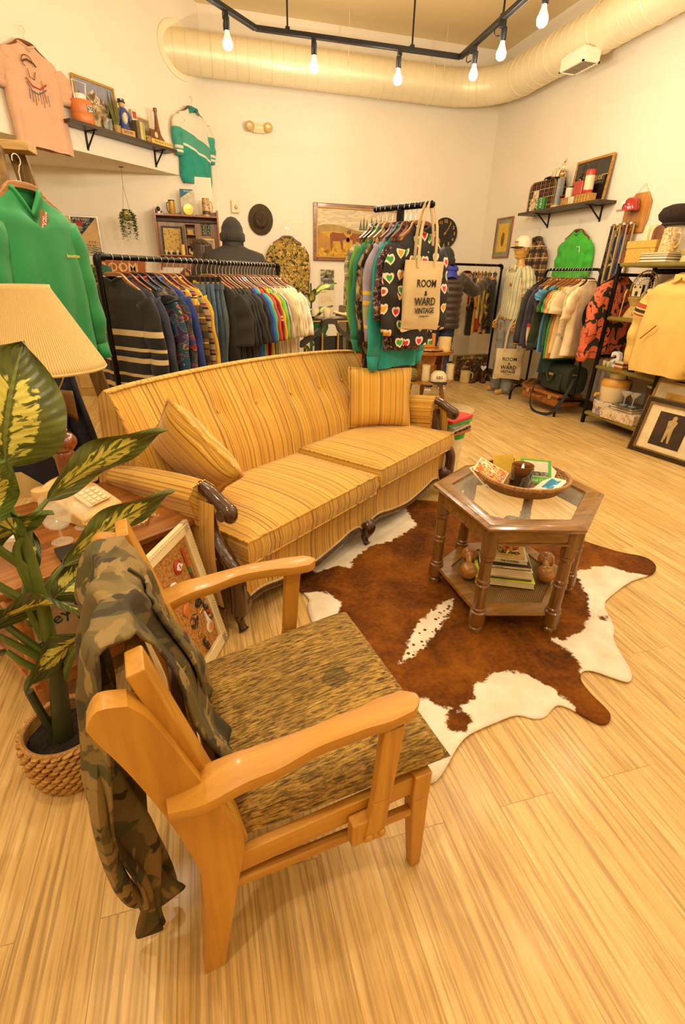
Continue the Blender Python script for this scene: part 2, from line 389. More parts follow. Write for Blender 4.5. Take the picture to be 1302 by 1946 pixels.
RUG_WHITE = [[(0.477, 2.137), (0.604, 2.181), (0.676, 2.142), (0.718, 2.244), (0.855, 2.346), (0.998, 2.377), (1.226, 2.534), (1.244, 2.727), (1.291, 2.890), (0.949, 2.794), (0.389, 2.277)],
 [(1.097, 1.773), (1.013, 1.740), (0.865, 1.644), (0.763, 1.538), (0.660, 1.389), (0.725, 1.423), (0.782, 1.455), (0.870, 1.530), (0.938, 1.587), (1.040, 1.682)],
 [(0.655, 1.215), (0.701, 1.198), (0.746, 1.136), (0.811, 1.137), (0.868, 1.161), (0.907, 1.219), (0.986, 1.248), (1.071, 1.250), (1.137, 1.221), (1.171, 1.166), (1.201, 1.109), (1.205, 1.019), (1.072, 0.940), (0.490, 0.790), (0.495, 0.926)],
 [(1.862, 1.826), (1.994, 1.839), (2.083, 1.828), (2.106, 1.768), (2.201, 1.702), (2.284, 1.662), (1.515, 0.997), (1.416, 1.133), (1.354, 1.161), (1.391, 1.225), (1.394, 1.312), (1.357, 1.387), (1.435, 1.364), (1.554, 1.397), (1.631, 1.455), (1.749, 1.597), (1.805, 1.726)],
 [(0.334, 1.977), (0.490, 1.957), (0.539, 1.856), (0.477, 1.701), (0.334, 1.775)]]
RUG_SPOT = [[(0.742, 1.137), (0.816, 1.099), (0.810, 1.064), (0.776, 1.034), (0.733, 1.036), (0.709, 1.060)], [(1.697, 1.463), (1.738, 1.462), (1.711, 1.428), (1.670, 1.422)]]
def sdist(p, poly):
    d = 9; ins = False; n = len(poly)
    for i in range(n):
        ax, ay = poly[i]; bx, by = poly[(i+1) % n]; vx, vy = bx-ax, by-ay
        t_ = max(0, min(1, ((p[0]-ax)*vx+(p[1]-ay)*vy)/(vx*vx+vy*vy))); d = min(d, math.hypot(p[0]-ax-vx*t_, p[1]-ay-vy*t_))
        if (ay > p[1]) != (by > p[1]) and p[0] < vx*(p[1]-ay)/vy+ax: ins = not ins
    return d if ins else -d
def hide_mat():
    t = MT('cowhide', .8); c = t.co()
    a = t.nd('ShaderNodeAttribute', attribute_name='white_hair').outputs['Fac']
    n = t.noise(c, 26, 5, .65, .4); f = t.math('ADD', a, t.math('MULTIPLY', t.math('SUBTRACT', n, .5), .075))
    f = t.ramp(t.math('MULTIPLY_ADD', f, 30.0, .5), [(.35, 0.0), (.65, 1.0)])
    br = t.ramp(t.noise(c, 3.6, 5, .62, .7), [(.28, hx('#331803')), (.42, hx('#582d06')), (.55, hx('#784208')), (.75, hx('#a06316'))])
    br = t.mix(.25, br, t.ramp(t.noise(c, 60, 3), [(.35, hx('#452204')), (.65, hx('#8f5612'))]))
    sp = t.math('MULTIPLY', t.math('LESS_THAN', t.voro(c, 34, 0), .27), t.math('LESS_THAN', t.nd('ShaderNodeAttribute', attribute_name='speckle').outputs['Fac'], 10.0))
    sp = t.math('MULTIPLY', sp, t.nd('ShaderNodeAttribute', attribute_name='speckle').outputs['Fac'])
    wt = t.ramp(t.noise(c, 8, 4), [(.3, hx('#dbcdb4')), (.7, hx('#efe6d6'))])
    wt = t.mix(sp, wt, hx('#6b3512'))
    t.color(t.mix(f, br, wt)); t.bump(t.noise(c, 160, 3), .4, .004); t.set(Specular_IOR_Level=.15); return t.m
def make_rug():
    from mathutils.geometry import delaunay_2d_cdt
    out = [tuple(p[:2]) for p in spline([(x, y, 0) for x, y in RUG_OUT+RUG_OUT[:1]], 3)][:-1]
    pts = [Vector(p) for p in out]; n = len(pts); g = .022
    x = .25
    while x < 2.4:
        y = .85
        while y < 2.95:
            p = (x+random.uniform(-.003, .003), y+random.uniform(-.003, .003))
            if sdist(p, out) > .012: pts.append(Vector(p))
            y += g
        x += g
    vs, es, fs, *_ = delaunay_2d_cdt(pts, [(i, (i+1) % n) for i in range(n)], [], 1, 1e-5)
    mb = MB()
    def zz(p):
        e = sdist(p, out); return .006+.004*max(0, 1-e/.05)*(.5+.5*sin(p[0]*21+p[1]*13))+.0025*sin(p[0]*9+1)*sin(p[1]*8)
    mb.add([(v.x, v.y, zz(v)) for v in vs], fs)
    me_ob = mb.build('cowhide_rug', hide_mat(), smooth=180, solid=.006)
    at = me_ob.data.attributes.new('white_hair', 'FLOAT', 'POINT'); a2 = me_ob.data.attributes.new('speckle', 'FLOAT', 'POINT')
    for i, v in enumerate(vs):
        d = max(sdist(v, P) for P in RUG_WHITE); d = min(d, -max(sdist(v, P) for P in RUG_SPOT))
        at.data[i].value = max(-.2, min(.2, d)); a2.data[i].value = 1.0 if sdist(v, RUG_WHITE[1]) > -.1 else 0.0
    return tag(me_ob, 'large brown and white cowhide rug under the hexagonal table', 'rug')
make_rug()

# ---------------------------------------------------------------- the striped sofa (local x along the seat, y to the back)
def stripe_mat(d=(1, 0, 0), dark=0.0, sc=1.0):
    t = MT('striped_upholstery', .8); v = t.co(); w_ = t.dot(v, d)
    n = t.noise1(w_, 74*sc, 2, .7)
    c = t.ramp(n, [(.0, hx('#7d5a1c')), (.34, hx('#94701f')), (.39, hx('#bf8d26')), (.45, hx('#d2a032')), (.50, hx('#e2bd5e')), (.535, hx('#cb8f25')), (.57, hx('#d6a637')), (.62, hx('#b9742a')), (.66, hx('#d8ac3e')), (.72, hx('#8f762c'))], 'CONSTANT')
    n2 = t.noise1(w_, 190*sc, 1, .5); c = t.mix(t.ramp(n2, [(.42, .45), (.5, 0.0)]), c, hx('#c08a30'))
    if dark: c = t.mix(dark, c, hx('#7a551c'))
    t.color(c); t.bump(t.math('ADD', t.noise(v, 260, 2), t.math('MULTIPLY', n2, .8)), .3, .003); t.set(Sheen_Weight=.25); return t.m
STR_X = stripe_mat((1, 0, 0)); STR_Y = stripe_mat((.25, 1, 0)); STR_XZ = stripe_mat((1, 0, .85)); STR_LIGHT = stripe_mat((1, 0, 0), sc=.9); STR_DK = stripe_mat((1, 0, 0), .35)
WALNUT = wood('#2a1508', '#553015', 'Z', 8, .25, .5)
sofa = thing('sofa', 'gold striped camelback sofa with carved dark wood trim and seat cushions', 'sofa', (.056, 1.786, 0), .6615)
def sofa_back(u, v):
    sec = [(.56, .30), (.565, .42), (.60, .54), (.66, .66), (.72, .77), (.78, .88), (.81, .925), (.85, .935), (.90, .90), (.925, .82), (.91, .5), (.88, .14)]
    f = v*(len(sec)-1); i = min(int(f), len(sec)-2); t_ = f-i
    b = lerp(sec[i][0], sec[i+1][0], t_); z = lerp(sec[i][1], sec[i+1][1], t_)
    a = lerp(.015, 1.945, u); a += (.035 if u > .5 else -.035)*max(0, (.92-z)/.92)*abs(u-.5)*2
    k = max(0, (z-.35)/.6); z = lerp(z, z*(1+.045*sin(pi*u)**.8), k); b += .03*max(0, abs(u-.5)*2-.85)/.15*-.6*k
    if v < .5:
        for ba in (.3, .56, .84, 1.14, 1.42, 1.68):
            r2 = ((a-ba)/.05)**2+((z-.76)/.06)**2; b += .028*math.exp(-r2)
            b += .006*math.exp(-((a-ba)/.012)**2)*max(0, 1-abs(z-.76)/.35)
        b -= .028*sin(pi*min(1, max(0, (z-.4)/.52)))
        b += .012*math.exp(-((a-.985)/.008)**2)
    return Vector((a, b, z))
sb = MB(); sb.grid(sofa_back, 150, 66)
sb.build('backrest', STR_LIGHT, sofa, smooth=60)
for u in (0, 1):
    q = MB(); q.loft([[sofa_back(u, j/66) for j in range(30)], [sofa_back(u, 1-j/66) for j in range(30)]], caps=False, closed=False); q.build('back_side_panel', STR_Y, sofa, smooth=60)
pp = MB(); pp.tube([sofa_back(u, 6.0/11)+Vector((0, -.004, .004)) for u in (k/60 for k in range(61))], .006, 6)
for u in (0, 1): pp.tube([sofa_back(u, v)+Vector((.004*(1 if u == 0 else -1), 0, 0)) for v in (.02+.525*k/20 for k in range(21))], .007, 6)
pp.build('back_piping', STR_XZ, sofa)
bt = MB()
for ba in (.3, .56, .84, 1.14, 1.42, 1.68):
    p = min((sofa_back(ba2, v) for ba2 in ((ba-.015)/1.93,) for v in (k/80 for k in range(10, 40))), key=lambda q: abs(q.z-.76)); 
    o_ = MB().ball((p.x, p.y-.006, p.z), (.012, .008, .012), 10, 6); o_.build('tufting_button', STR_X, sofa)
def cushion(a0, a1, b0, b1, z0, z1, crown, n=26, rnd=.045):
    mb = MB()
    def top(u, v):
        a = lerp(a0, a1, u); b = lerp(b0, b1, v); e = min(u*(a1-a0), (1-u)*(a1-a0), v*(b1-b0), (1-v)*(b1-b0))
        return Vector((a, b, z1+crown*(1-math.exp(-e/.09))))
    mb.grid(top, n, n)
    rim = [top(i/n, 0) for i in range(n)]+[top(1, i/n) for i in range(n)]+[top(1-i/n, 1) for i in range(n)]+[top(0, 1-i/n) for i in range(n)]
    ca, cb = (a0+a1)/2, (b0+b1)/2
    def off(p, o, z): return Vector((p.x+(p.x-ca)/abs(a1-a0)*2*o, p.y+(p.y-cb)/abs(b1-b0)*2*o, z))
    lo = [off(p, .0, z0) for p in rim]; md = [off(p, .012, (z0+z1)/2) for p in rim]
    mb.loft([lo, md, rim], caps=False); mb.add(lo, [tuple(range(len(lo)))[::-1]])
    return mb, rim, lo
for a0, a1, dz in ((.045, 1.02, 0), (1.06, 2.0, .022)):
    mb, rim, lo = cushion(a0, a1, -.035, .575, .325+dz, .432+dz, .038)
    cu = mb.build('seat_cushion', STR_X, sofa, smooth=70)
    q = MB().tube(rim, .005, 6, closed=True).tube(lo, .005, 6, closed=True); q.build('cushion_piping', STR_Y, cu)
def zbot(a):
    t_ = (a % .98)/.98 if a < 1.95 else 1.0; t_ = abs(t_-.5)*2          # 1 at the legs, 0 mid span
    return .118-.03*math.exp(-(t_/.38)**2)+.02*math.exp(-((t_-.72)/.18)**2)-.045*max(0, t_-.86)/.14
ap = MB()
ap.grid(lambda u, v: Vector((lerp(-.02, 1.98, u), .0+.012*sin(pi*v)-.0, lerp(zbot(lerp(0, 1.96, u)), .335, v))), 120, 8)
ap.grid(lambda u, v: Vector((lerp(-.02, 1.98, u), lerp(.0, .6, v), .33)), 2, 2)
ap.build('front_apron', STR_LIGHT, sofa)
def side_panel(s):
    x = -.055 if s < 0 else 2.015
    mb = MB(); mb.grid(lambda u, v: Vector((x+(.02*sin(pi*v))*s, lerp(.03, .87, u), lerp(.13-.03*sin(pi*u), .62, v))), 20, 6)
    return mb
for s in (-1, 1):
    side_panel(s).build('side_panel', STR_Y, sofa)
    cx_ = -.03 if s < 0 else 1.99
    def arm(u, v, cx_=cx_, s=s):
        sec = [(.06, .34), (.055, .5), (.065, .60), (.05, .655), (.01, .69), (-.045, .68), (-.075, .635), (-.06, .575), (-.045, .5)]
        f = v*8; i = min(int(f), 7); t_ = f-i; xa = lerp(sec[i][0], sec[i+1][0], t_); z = lerp(sec[i][1], sec[i+1][1], t_)
        b = lerp(.12, .74, u); z -= .085*u**1.5*max(0, (z-.34)/.35); return Vector((cx_-s*xa, b, z))
    am = MB(); am.grid(arm, 12, 40); am.add([arm(0, k/40) for k in range(41)], [tuple(range(41))]); am.build('padded_arm', stripe_mat((.9, .12, 1.0)), sofa, smooth=60)
    nl = MB()
    for k in range(3, 38): nl.ball(arm(0, k/40)+Vector((0, -.004, 0)), .0045, 6, 4)
    nl.build('arm_nailheads', BRASS, sofa)
    px = -.03 if s < 0 else 1.99
    sc_ = MB().tube(spline([(px, .15, .655), (px, .13, .663), (px, .105, .66), (px, .06, .645), (px, .01, .618), (px, -.025, .60), (px, -.03, .575), (px, -.005, .57)], 5), [.012, .016, .02, .023, .025, .026, .026, .026, .026, .026, .026, .027, .027, .028, .028, .028, .028, .028, .028, .028, .029, .03, .03, .031, .032, .033, .033, .032, .03, .028, .026, .024, .022, .02, .018, .015][:36], 12)
    sc_.tube([(px-.037, -.012, .588), (px+.037, -.012, .588)], [.024, .024], 14)
    sc_.build('arm_scroll', WALNUT, sofa)
    po = spline([(px, .12, .60), (px, .11, .53), (px, .095, .46), (px, .05, .40), (px+.0, -.01, .345), (px, -.038, .29), (px, -.04, .2), (px, -.038, .13)], 5)
    MB().tube(po, [lerp(.026, .036, k/(len(po)-1)) for k in range(len(po))], 12).tube([p+Vector((.018, -.02, 0)) for p in po], .009, 6).tube([p+Vector((-.018, -.02, 0)) for p in po], .009, 6).build('arm_post', WALNUT, sofa)
def cabriole(x, y, h, name='leg'):
    pt = spline([(x, y, h), (x, y-.022, h*.82), (x, y-.02, h*.6), (x, y+.0, h*.33), (x, y-.012, h*.1), (x, y-.02, .006)], 5)
    n = len(pt); rr = [interp([(0, .035), (.2, .043), (.5, .026), (.75, .0175), (.9, .021), (1, .027)], k/(n-1)) for k in range(n)]
    m = MB().tube(pt, rr, 12); m.ball((x, y-.055, h*.86), (.02, .012, .028), 10, 6); return m.build(name, WALNUT, sofa)
for x, y, h in ((-.0, .0, .2), (.98, .0, .15), (1.96, .0, .2), (.02, .84, .16), (.98, .84, .16), (1.94, .84, .16)): cabriole(x, y, h)
tr = MB(); tr.tube([(a, -.004, zbot(max(0, min(1.96, a)))-.004) for a in (-.02+2.0*k/120 for k in range(121))], .0105, 8)
tr.tube([(-.057, lerp(.02, .87, k/20), .128-.03*sin(pi*k/20)) for k in range(21)], .009, 6).tube([(2.017, lerp(.02, .87, k/20), .128-.03*sin(pi*k/20)) for k in range(21)], .009, 6)
tr.build('carved_base_rail', WALNUT, sofa)
nh = MB()
for k in range(95): a = -.0+1.96*k/94; nh.ball((a, -.002, zbot(a)+.016), .0045, 6, 4)
nh.build('nailhead_trim', BRASS, sofa)
gm = MB(); gm.tube([(a, .0, zbot(a)+.016) for a in (1.96*k/120 for k in range(121))], .006, 5); gm.build('gimp_braid', cloth('#cdb98a'), sofa)
# throw pillows
def pillow(name, w_, h_, th, mat, label, loc, R, group='striped throw pillows'):
    t = thing(name, label, 'pillow', loc, 0, group); t.rotation_euler = R
    mb = MB()
    def pf(sg):
        def fn(u, v):
            x = (u-.5)*2; y = (v-.5)*2; e = (1-x**4)*(1-y**4); k = 1-.07*(1-abs(x))*(abs(y)**3); k2 = 1-.07*(1-abs(y))*(abs(x)**3)
            return Vector((x*w_/2*k2, sg*th/2*max(0, e)**.55, y*h_/2*k))
        return fn
    mb.grid(pf(-1), 22, 22); mb.grid(lambda u, v: pf(1)(1-u, v), 22, 22); mb.build('pillow_cover', mat, t, smooth=180)
    g = pf(0); rim = [g(k/20, 0) for k in range(20)]+[g(1, k/20) for k in range(20)]+[g(1-k/20, 1) for k in range(20)]+[g(0, 1-k/20) for k in range(20)]
    MB().tube(rim, .008, 6, closed=True).build('pillow_piping', mat, t); return t
def sofa_pt(a, b, z=0): return (.056+.789*a-.614*b, 1.786+.614*a+.789*b, z)
pillow('throw_pillow', .43, .40, .17, stripe_mat((1, 0, 0), sc=.75), 'square striped throw pillow upright at the right end of the sofa', sofa_pt(1.76, .44, .668), (radians(-14), 0, radians(-11)))
pillow('throw_pillow', .44, .42, .15, stripe_mat((1, 0, 0), sc=.85), 'striped throw pillow slumped against the left sofa arm', sofa_pt(.15, .40, .69), (radians(-30), radians(34), radians(37.9+72)))

# ================================================================ blond armchair (local x to the front, y to the far side)
BLOND = wood('#ab7322', '#c99334', 'X', 5, .46, .1); BLONDZ = wood('#ab7322', '#c99334', 'Z', 5, .46, .1)
def tweed():
    t = MT('olive_tweed', .9); v = t.co(); a = t.noise(t.co(scale=(1.2, 9, 9)), 22, 5, .7, .3); b = t.noise(v, 5, 3)
    c = t.ramp(a, [(.36, hx('#3a2c12')), (.46, hx('#7a5c22')), (.54, hx('#a98338')), (.68, hx('#cda855'))])
    c = t.mix(t.ramp(b, [(.4, .35), (.6, 0.0)]), c, hx('#5c4519'))
    d = t.nd('ShaderNodeVectorMath', {0: v, 1: (.43, .28, .45)}, operation='DISTANCE').outputs['Value']
    c = t.mix(t.math('MULTIPLY', t.math('LESS_THAN', t.math('ADD', d, t.math('MULTIPLY', t.noise(v, 30, 3), .04)), .055), .55), c, hx('#2f230e'))
    t.color(c); t.bump(a, .5, .004); return t.m
ac = thing('armchair', 'blond wood armchair with olive gold tweed seat in the foreground', 'armchair', (-.113, .614, 0), .1546)
def hull(pts, n=10):                                               # smooth side outline -> polygon in x,z
    return [(p.x, p.z) for p in spline([(x, 0, z) for x, z in pts], n)]
def side_prism(poly, y0, y1):                                      # outline in x,z extruded along y
    mb = MB(); n = len(poly)
    mb.add([(x, y0, z) for x, z in poly]+[(x, y1, z) for x, z in poly], [tuple(range(n)), tuple(range(2*n-1, n-1, -1))]+[(i, n+i, n+(i+1) % n, (i+1) % n) for i in range(n)]); return mb
rear = [(-.014, 0), (.005, .2), (.012, .32), (.01, .40), (-.02, .55), (-.062, .70), (-.098, .80)]
rear_f = [(-.045, .848), (-.016, .80), (.03, .66), (.075, .52), (.1, .44), (.098, .38), (.072, .24), (.034, .02), (.03, 0)]
for y in (0, .55):
    poly = hull(rear, 5)+hull([(-.105, .825), (-.085, .855), (-.045, .848)], 4)+hull(rear_f, 5)
    side_prism(poly, y-.019, y+.019).build('rear_leg', BLONDZ, ac, smooth=50, bevel=.005)
    MB().bar((.545, y, 0), (.525, y, .30), .03, .028, (0, 1, 0), .046, .044).bar((.525, y, .30), (.525, y, .385), .047, .045, (0, 1, 0)).build('front_leg', BLONDZ, ac, bevel=.004)
    MB().bar((.07, y, .335), (.515, y, .345), .022, .06).build('side_rail', BLOND, ac, bevel=.003)
    MB().bar((.075, y-.004, .275), (.52, y-.004, .245), .022, .026).build('side_stretcher', BLOND, ac, bevel=.006)
    s = -1 if y == 0 else 1; yo = y+s*.03
    MB().box((.375, yo-s*.003, .305), (.085, .03, .075)).bar((.385, yo+s*.006, .27), (.40, yo+s*.006, .40), .022, .05, (1, 0, 0), .022, .045).bar((.40, yo+s*.006, .40), (.415, yo+s*.006, .615), .022, .045, (1, 0, 0), .022, .05).build('arm_support', BLONDZ, ac, bevel=.004)
    for k in (-.017, .017): MB().ball((.388+k, yo+s*.018, .29), (.01, .006, .01), 10, 6).build('dowel_cap', BLOND, ac)
    # armrest: a plank with a curved outline in plan, gently arched
    arm = MB(); N = 36
    def half(x): return interp([(0, .030), (.06, .041), (.17, .035), (.27, .026), (.36, .028), (.42, .034), (.47, .032), (.492, .022), (.50, .010)], x)
    def az(x): return interp([(0, .605), (.15, .632), (.30, .646), (.5, .640)], x)
    rings = []
    for k in range(N+1):
        x = .5*k/N; h = half(x); z = az(x); yc = yo-s*.012+s*.012*sin(pi*x/.5)
        rings.append([(x-.02, yc-h, z), (x-.02, yc-h*.9, z+.012), (x-.02, yc, z+.015), (x-.02, yc+h*.9, z+.012), (x-.02, yc+h, z), (x-.02, yc+h*.85, z-.015), (x-.02, yc-h*.85, z-.015)])
    arm.loft(rings); arm.build('armrest', BLOND, ac, smooth=50)
    # back stile of the reclining back frame
    MB().bar((.10, y+(.036 if y == 0 else -.036), .38), (-.028, y+(.036 if y == 0 else -.036), .885), .03, .062 if y == 0 else .092, (0, 1, 0)).build('back_stile', BLONDZ, ac, bevel=.004)
    MB().tube([(-.085, y, .77), (-.066, y, .765)], [.011, .013], 10).build('dowel_cap', BLOND, ac)
for z, x in ((.84, -.03), (.60, .028), (.42, .075)): MB().bar((x, .04, z), (x, .51, z), .022, .05).build('back_slat', BLOND, ac, bevel=.003)
MB().bar((.53, .02, .345), (.53, .53, .345), .022, .06).build('front_rail', BLOND, ac, bevel=.003)
MB().bar((.05, .02, .335), (.05, .53, .335), .022, .06).build('rear_rail', BLOND, ac, bevel=.003)
def seat_fn(sg):
    def fn(u, v):
        x = (u-.5)*2; y = (v-.5)*2; e = max(0, (1-abs(x)**9)*(1-abs(y)**9))**.33
        z = .40+(.042*e+.012*(1-x*x)*(1-y*y) if sg > 0 else -.035*e)
        return Vector((.335+x*.262*(1-.0*e), .275+y*(.275+.02*x), z-.025*(1-u)+.012*u))
    return fn
sm = MB(); sm.grid(seat_fn(1), 30, 30); sm.grid(lambda u, v: seat_fn(-1)(1-u, v), 30, 30); sm.build('seat', tweed(), ac, smooth=180)

# camouflage jacket draped over the chair back
def camo_mat(cols, scale=7, dist=.8, rough=.85, stretch=(1, 1, 1), seed=0.0):
    t = MT('camouflage_cloth', rough); v = t.co(scale=stretch, loc=(seed, seed, seed)); c = hx(cols[0])
    for i, h in enumerate(cols[1:]):
        n = t.noise(t.co(scale=stretch, loc=(3.1*i+1+seed, 1.7*i, 5.3*i)), scale*(1+.25*i), 3, .55, dist)
        c = t.mix(t.ramp(n, [(.54, 0.0), (.56, 1.0)]), c if not isinstance(c, tuple) else c, hx(h))
    t.color(c); t.bump(t.noise(v, 200, 2), .25, .002); return t.m
jk = thing('camouflage_jacket', 'faded olive camouflage jacket draped over the blond armchair back', 'jacket', (-.113, .614, 0), .1546)
CAMO_J = camo_mat(['#5c4d27', '#78653a', '#4d4924', '#3a311c', '#8a7242'], 5, .9)
def jfn(u, v):
    # v: 0 at the seat (front side) -> over the top -> down the rear to the floor ; u: across the chair
    path = [(.10, .42), (.075, .52), (.045, .64), (.01, .76), (-.02, .87), (-.045, .905), (-.085, .895), (-.11, .80), (-.118, .62), (-.112, .46), (-.10, .30), (-.09, .16), (-.085, .06)]
    f = v*(len(path)-1); i = min(int(f), len(path)-2); t_ = f-i
    x = lerp(path[i][0], path[i+1][0], t_); z = lerp(path[i][1], path[i+1][1], t_)
    wid = interp([(0, .37), (.4, .345), (.55, .40), (.7, .38), (1, .07)], v); y0 = interp([(0, .085), (.4, .08), (.6, .03), (1, .09)], v)
    y = y0+wid*u
    fold = .010*sin(u*17+v*4)+.006*sin(u*31-v*9)+.006*sin(v*23+u*5)
    bk = max(0, (v-.5)/.5); x += fold*(1+1.6*bk)*(1 if v > .5 else .8) - .015*bk*sin(u*9)
    if v < .46: x += .018+.008*sin(v*30+u*6)
    if v > .9: z -= .05*sin(u*7)*(v-.9)/.1
    return Vector((x, y, z))
jm = MB(); jm.grid(jfn, 46, 60); jm.build('jacket_body', CAMO_J, jk, smooth=180, solid=.006)
sl = MB()
def tail(p, r): sl.tube(spline(p, 6), r if not isinstance(r, (int, float)) else r, 10, flat=.55)
q = spline([(-.11, .10, .70), (-.135, .07, .55), (-.14, .06, .38), (-.13, .07, .26), (-.12, .10, .18)], 6)
sl.tube(q, [lerp(.04, .02, k/(len(q)-1)) for k in range(len(q))], 10, flat=.5)
sl.build('hanging_sleeve', CAMO_J, jk)
pk = MB(); pk.grid(lambda u, v: jfn(.32+.34*u, .16+.17*v)+Vector((.012, 0, .002)), 10, 8); pk.build('chest_pocket', CAMO_J, jk, smooth=180, solid=.006)
sm2 = MB(); sm2.tube([jfn(.60, .03+.38*k/24)+Vector((.009, 0, 0)) for k in range(25)], .004, 5); sm2.build('front_seam', cloth('#3a3218'), jk)
MB().box((.125, .095, .452), (.003, .045, .05), .5).build('price_tag', plain('#b58d55', .8), jk)
MB().tube([(.125, .098, .475), (.135, .09, .50), (.13, .085, .515)], .0015, 4).build('tag_string', plain('#d8c08a', .8), jk)

# ================================================================ hexagonal end table
HEXC = (1.36, 1.79); HEX = [(1.01, 1.955), (1.285, 2.152), (1.69, 2.10), (1.737, 1.664), (1.404, 1.376), (1.026, 1.477)]
HEX = [(x-HEXC[0], y-HEXC[1]) for x, y in HEX]
def hexs(k, d=0.0):
    return [(x*(k+d/math.hypot(x, y)), y*(k+d/math.hypot(x, y))) for x, y in HEX]
OAK = wood('#5f3f14', '#98692a', 'X', 7, .3, .4); OAKZ = wood('#523411', '#855a24', 'Z', 7, .3, .45)
ht = thing('end_table', 'hexagonal oak end table with glass top and cane lower shelf', 'table', (HEXC[0], HEXC[1], 0))
tf = MB()
def ring_h(d, z): return [(x, y, z) for x, y in hexs(1, d)]
tf.loft([ring_h(-.028, .522), ring_h(-.008, .528), ring_h(0, .538), ring_h(0, .546), ring_h(-.012, .552), ring_h(-.02, .556), ring_h(-.03, .558), ring_h(-.085, .556), ring_h(-.09, .548), ring_h(-.09, .522)], caps=False, ring_closed=True)
tf.build('top_frame', OAK, ht, smooth=25)
MB().prism(hexs(1, -.088), .541, .547).build('glass_top', thin_glass((.78, .74, .6), .16), ht)
apn = MB(); apn.loft([ring_h(-.04, .455), ring_h(-.04, .522), ring_h(-.06, .522), ring_h(-.06, .455)], caps=False, ring_closed=True)
apn.loft([ring_h(-.034, .455), ring_h(-.034, .466), ring_h(-.05, .466), ring_h(-.05, .455)], caps=False, ring_closed=True); apn.build('apron', OAK, ht, smooth=25)
for x, y in hexs(1, -.062):
    lg = MB(); M8 = Matrix.Rotation(math.atan2(y, x)+pi/8, 3, 'Z')
    lg.lathe([(.033, .40), (.033, .522)], 8, (x, y, 0), M8)
    prof = [(.030, .0), (.032, .006), (.03, .03), (.024, .036), (.026, .045), (.035, .05), (.035, .115), (.028, .12), (.031, .126), (.031, .132), (.026, .138), (.0255, .24), (.030, .246), (.030, .254), (.026, .258), (.026, .266), (.030, .270), (.030, .278), (.0255, .284), (.0245, .372), (.029, .378), (.031, .387), (.029, .396), (.033, .402)]
    lg.lathe(prof, 14, (x, y, 0), M8); lg.build('leg', OAKZ, ht, smooth=35)
lo = MB(); lo.loft([ring_h(-.06, .085), ring_h(-.055, .093), ring_h(-.06, .106), ring_h(-.135, .106), ring_h(-.135, .085)], caps=False, ring_closed=True); lo.build('shelf_frame', OAK, ht, smooth=25)
def cane():
    t = MT('woven_cane', .7); v = t.co(); x = t.sep(v)
    f = t.math('MULTIPLY', t.math('SINE', t.math('MULTIPLY', x[0], 520.0)), t.math('SINE', t.math('MULTIPLY', x[1], 520.0)))
    t.color(t.ramp(t.math('MULTIPLY_ADD', f, .5, .5), [(.3, hx('#4d3414')), (.6, hx('#8f6a30'))])); t.bump(f, .5, .003); return t.m
MB().prism(hexs(1, -.13), .088, .098).build('cane_panel', cane(), ht)

# woven tray with candle and cards on the glass
TR = (1.385, 1.80, .559)
def basketry(c1='#6f451a', c2='#b07f3c', s=1.0, name='woven_cane'):
    t = MT(name, .65); v = t.co(); x = t.sep(v); an = t.math('MULTIPLY', t.math('ARCTAN2', x[1], x[0]), 22.0*s)
    r = t.math('MULTIPLY', t.math('ADD', x[2], t.math('POWER', t.math('ADD', t.math('MULTIPLY', x[0], x[0]), t.math('MULTIPLY', x[1], x[1])), .5)), 330.0*s)
    f = t.math('MULTIPLY', t.math('SINE', an), t.math('SINE', r)); f = t.math('MULTIPLY_ADD', f, .5, .5)
    t.color(t.mix(t.ramp(t.noise(v, 40, 3), [(.35, 0.0), (.65, .5)]), t.ramp(f, [(.25, hx(c1)), (.6, hx(c2))]), hx(c1))); t.bump(f, .6, .004); return t.m
ty = thing('woven_tray', 'round woven rattan tray on the glass of the hexagonal table', 'tray', TR)
MB().lathe([(.002, .004), (.13, .002), (.165, .012), (.192, .045), (.202, .064), (.196, .066), (.185, .046), (.158, .018), (.12, .009), (.002, .010)], 48, caps=False).build('tray_bowl', basketry(), ty, smooth=60)
MB().tube([(.2*cos(a), .2*sin(a), .066) for a in (2*pi*k/48 for k in range(48))], .0085, 8, closed=True, flat=1.2).build('tray_rim', wood('#7c4f20', '#b98542', 'Z', 20, .4, .3), ty)
cn = thing('candle', 'lit candle in amber brown glass standing in the woven tray', 'candle', (TR[0]-.02, TR[1]-.01, TR[2]+.008))
def amber():
    t = MT('amber_glass', .06); v = t.co(); t.color(t.ramp(t.sep(v)[2], [(.0, hx('#140a04')), (.07, hx('#2a1507')), (.10, hx('#7a4a1a'))])); t.set(Transmission_Weight=.35, Specular_IOR_Level=.7, Coat_Weight=.6); return t.m
MB().lathe([(.0465, .0), (.0495, .004), (.0495, .108), (.0475, .110), (.0460, .108), (.0460, .062)], 30, caps=False).build('glass_cup', amber(), cn)
MB().lathe([(.002, .072), (.0455, .070), (.0455, .005), (.002, .004)], 24).build('wax', plain('#c98a45', .5), cn)
MB().tube([(0, 0, .07), (.001, 0, .082)], .0012, 5).build('wick', BLACK, cn)
fm = MT('flame', .5); fm.color((1, .7, .3)); fm.set(Emission_Color=(1, .62, .22, 1), Emission_Strength=30)
MB().lathe([(.001, .080), (.0045, .087), (.005, .093), (.003, .102), (.0006, .112)], 10).build('flame', fm.m, cn)
def card(name, w_, h_, mats, label, loc, R, group='cards in the woven tray', pics=()):
    t = thing(name, label, 'card', loc, 0, group); t.rotation_euler = R
    MB().box((0, 0, 0), (w_, h_, .0012)).build('card_sheet', mats[0], t)
    for (x, y, a, b, m) in pics: MB().box((x, y, .0008), (a, b, .0006)).build('printed_picture', m, t)
    return t
PAPER = plain('#eadfc6', .7, var=.04)
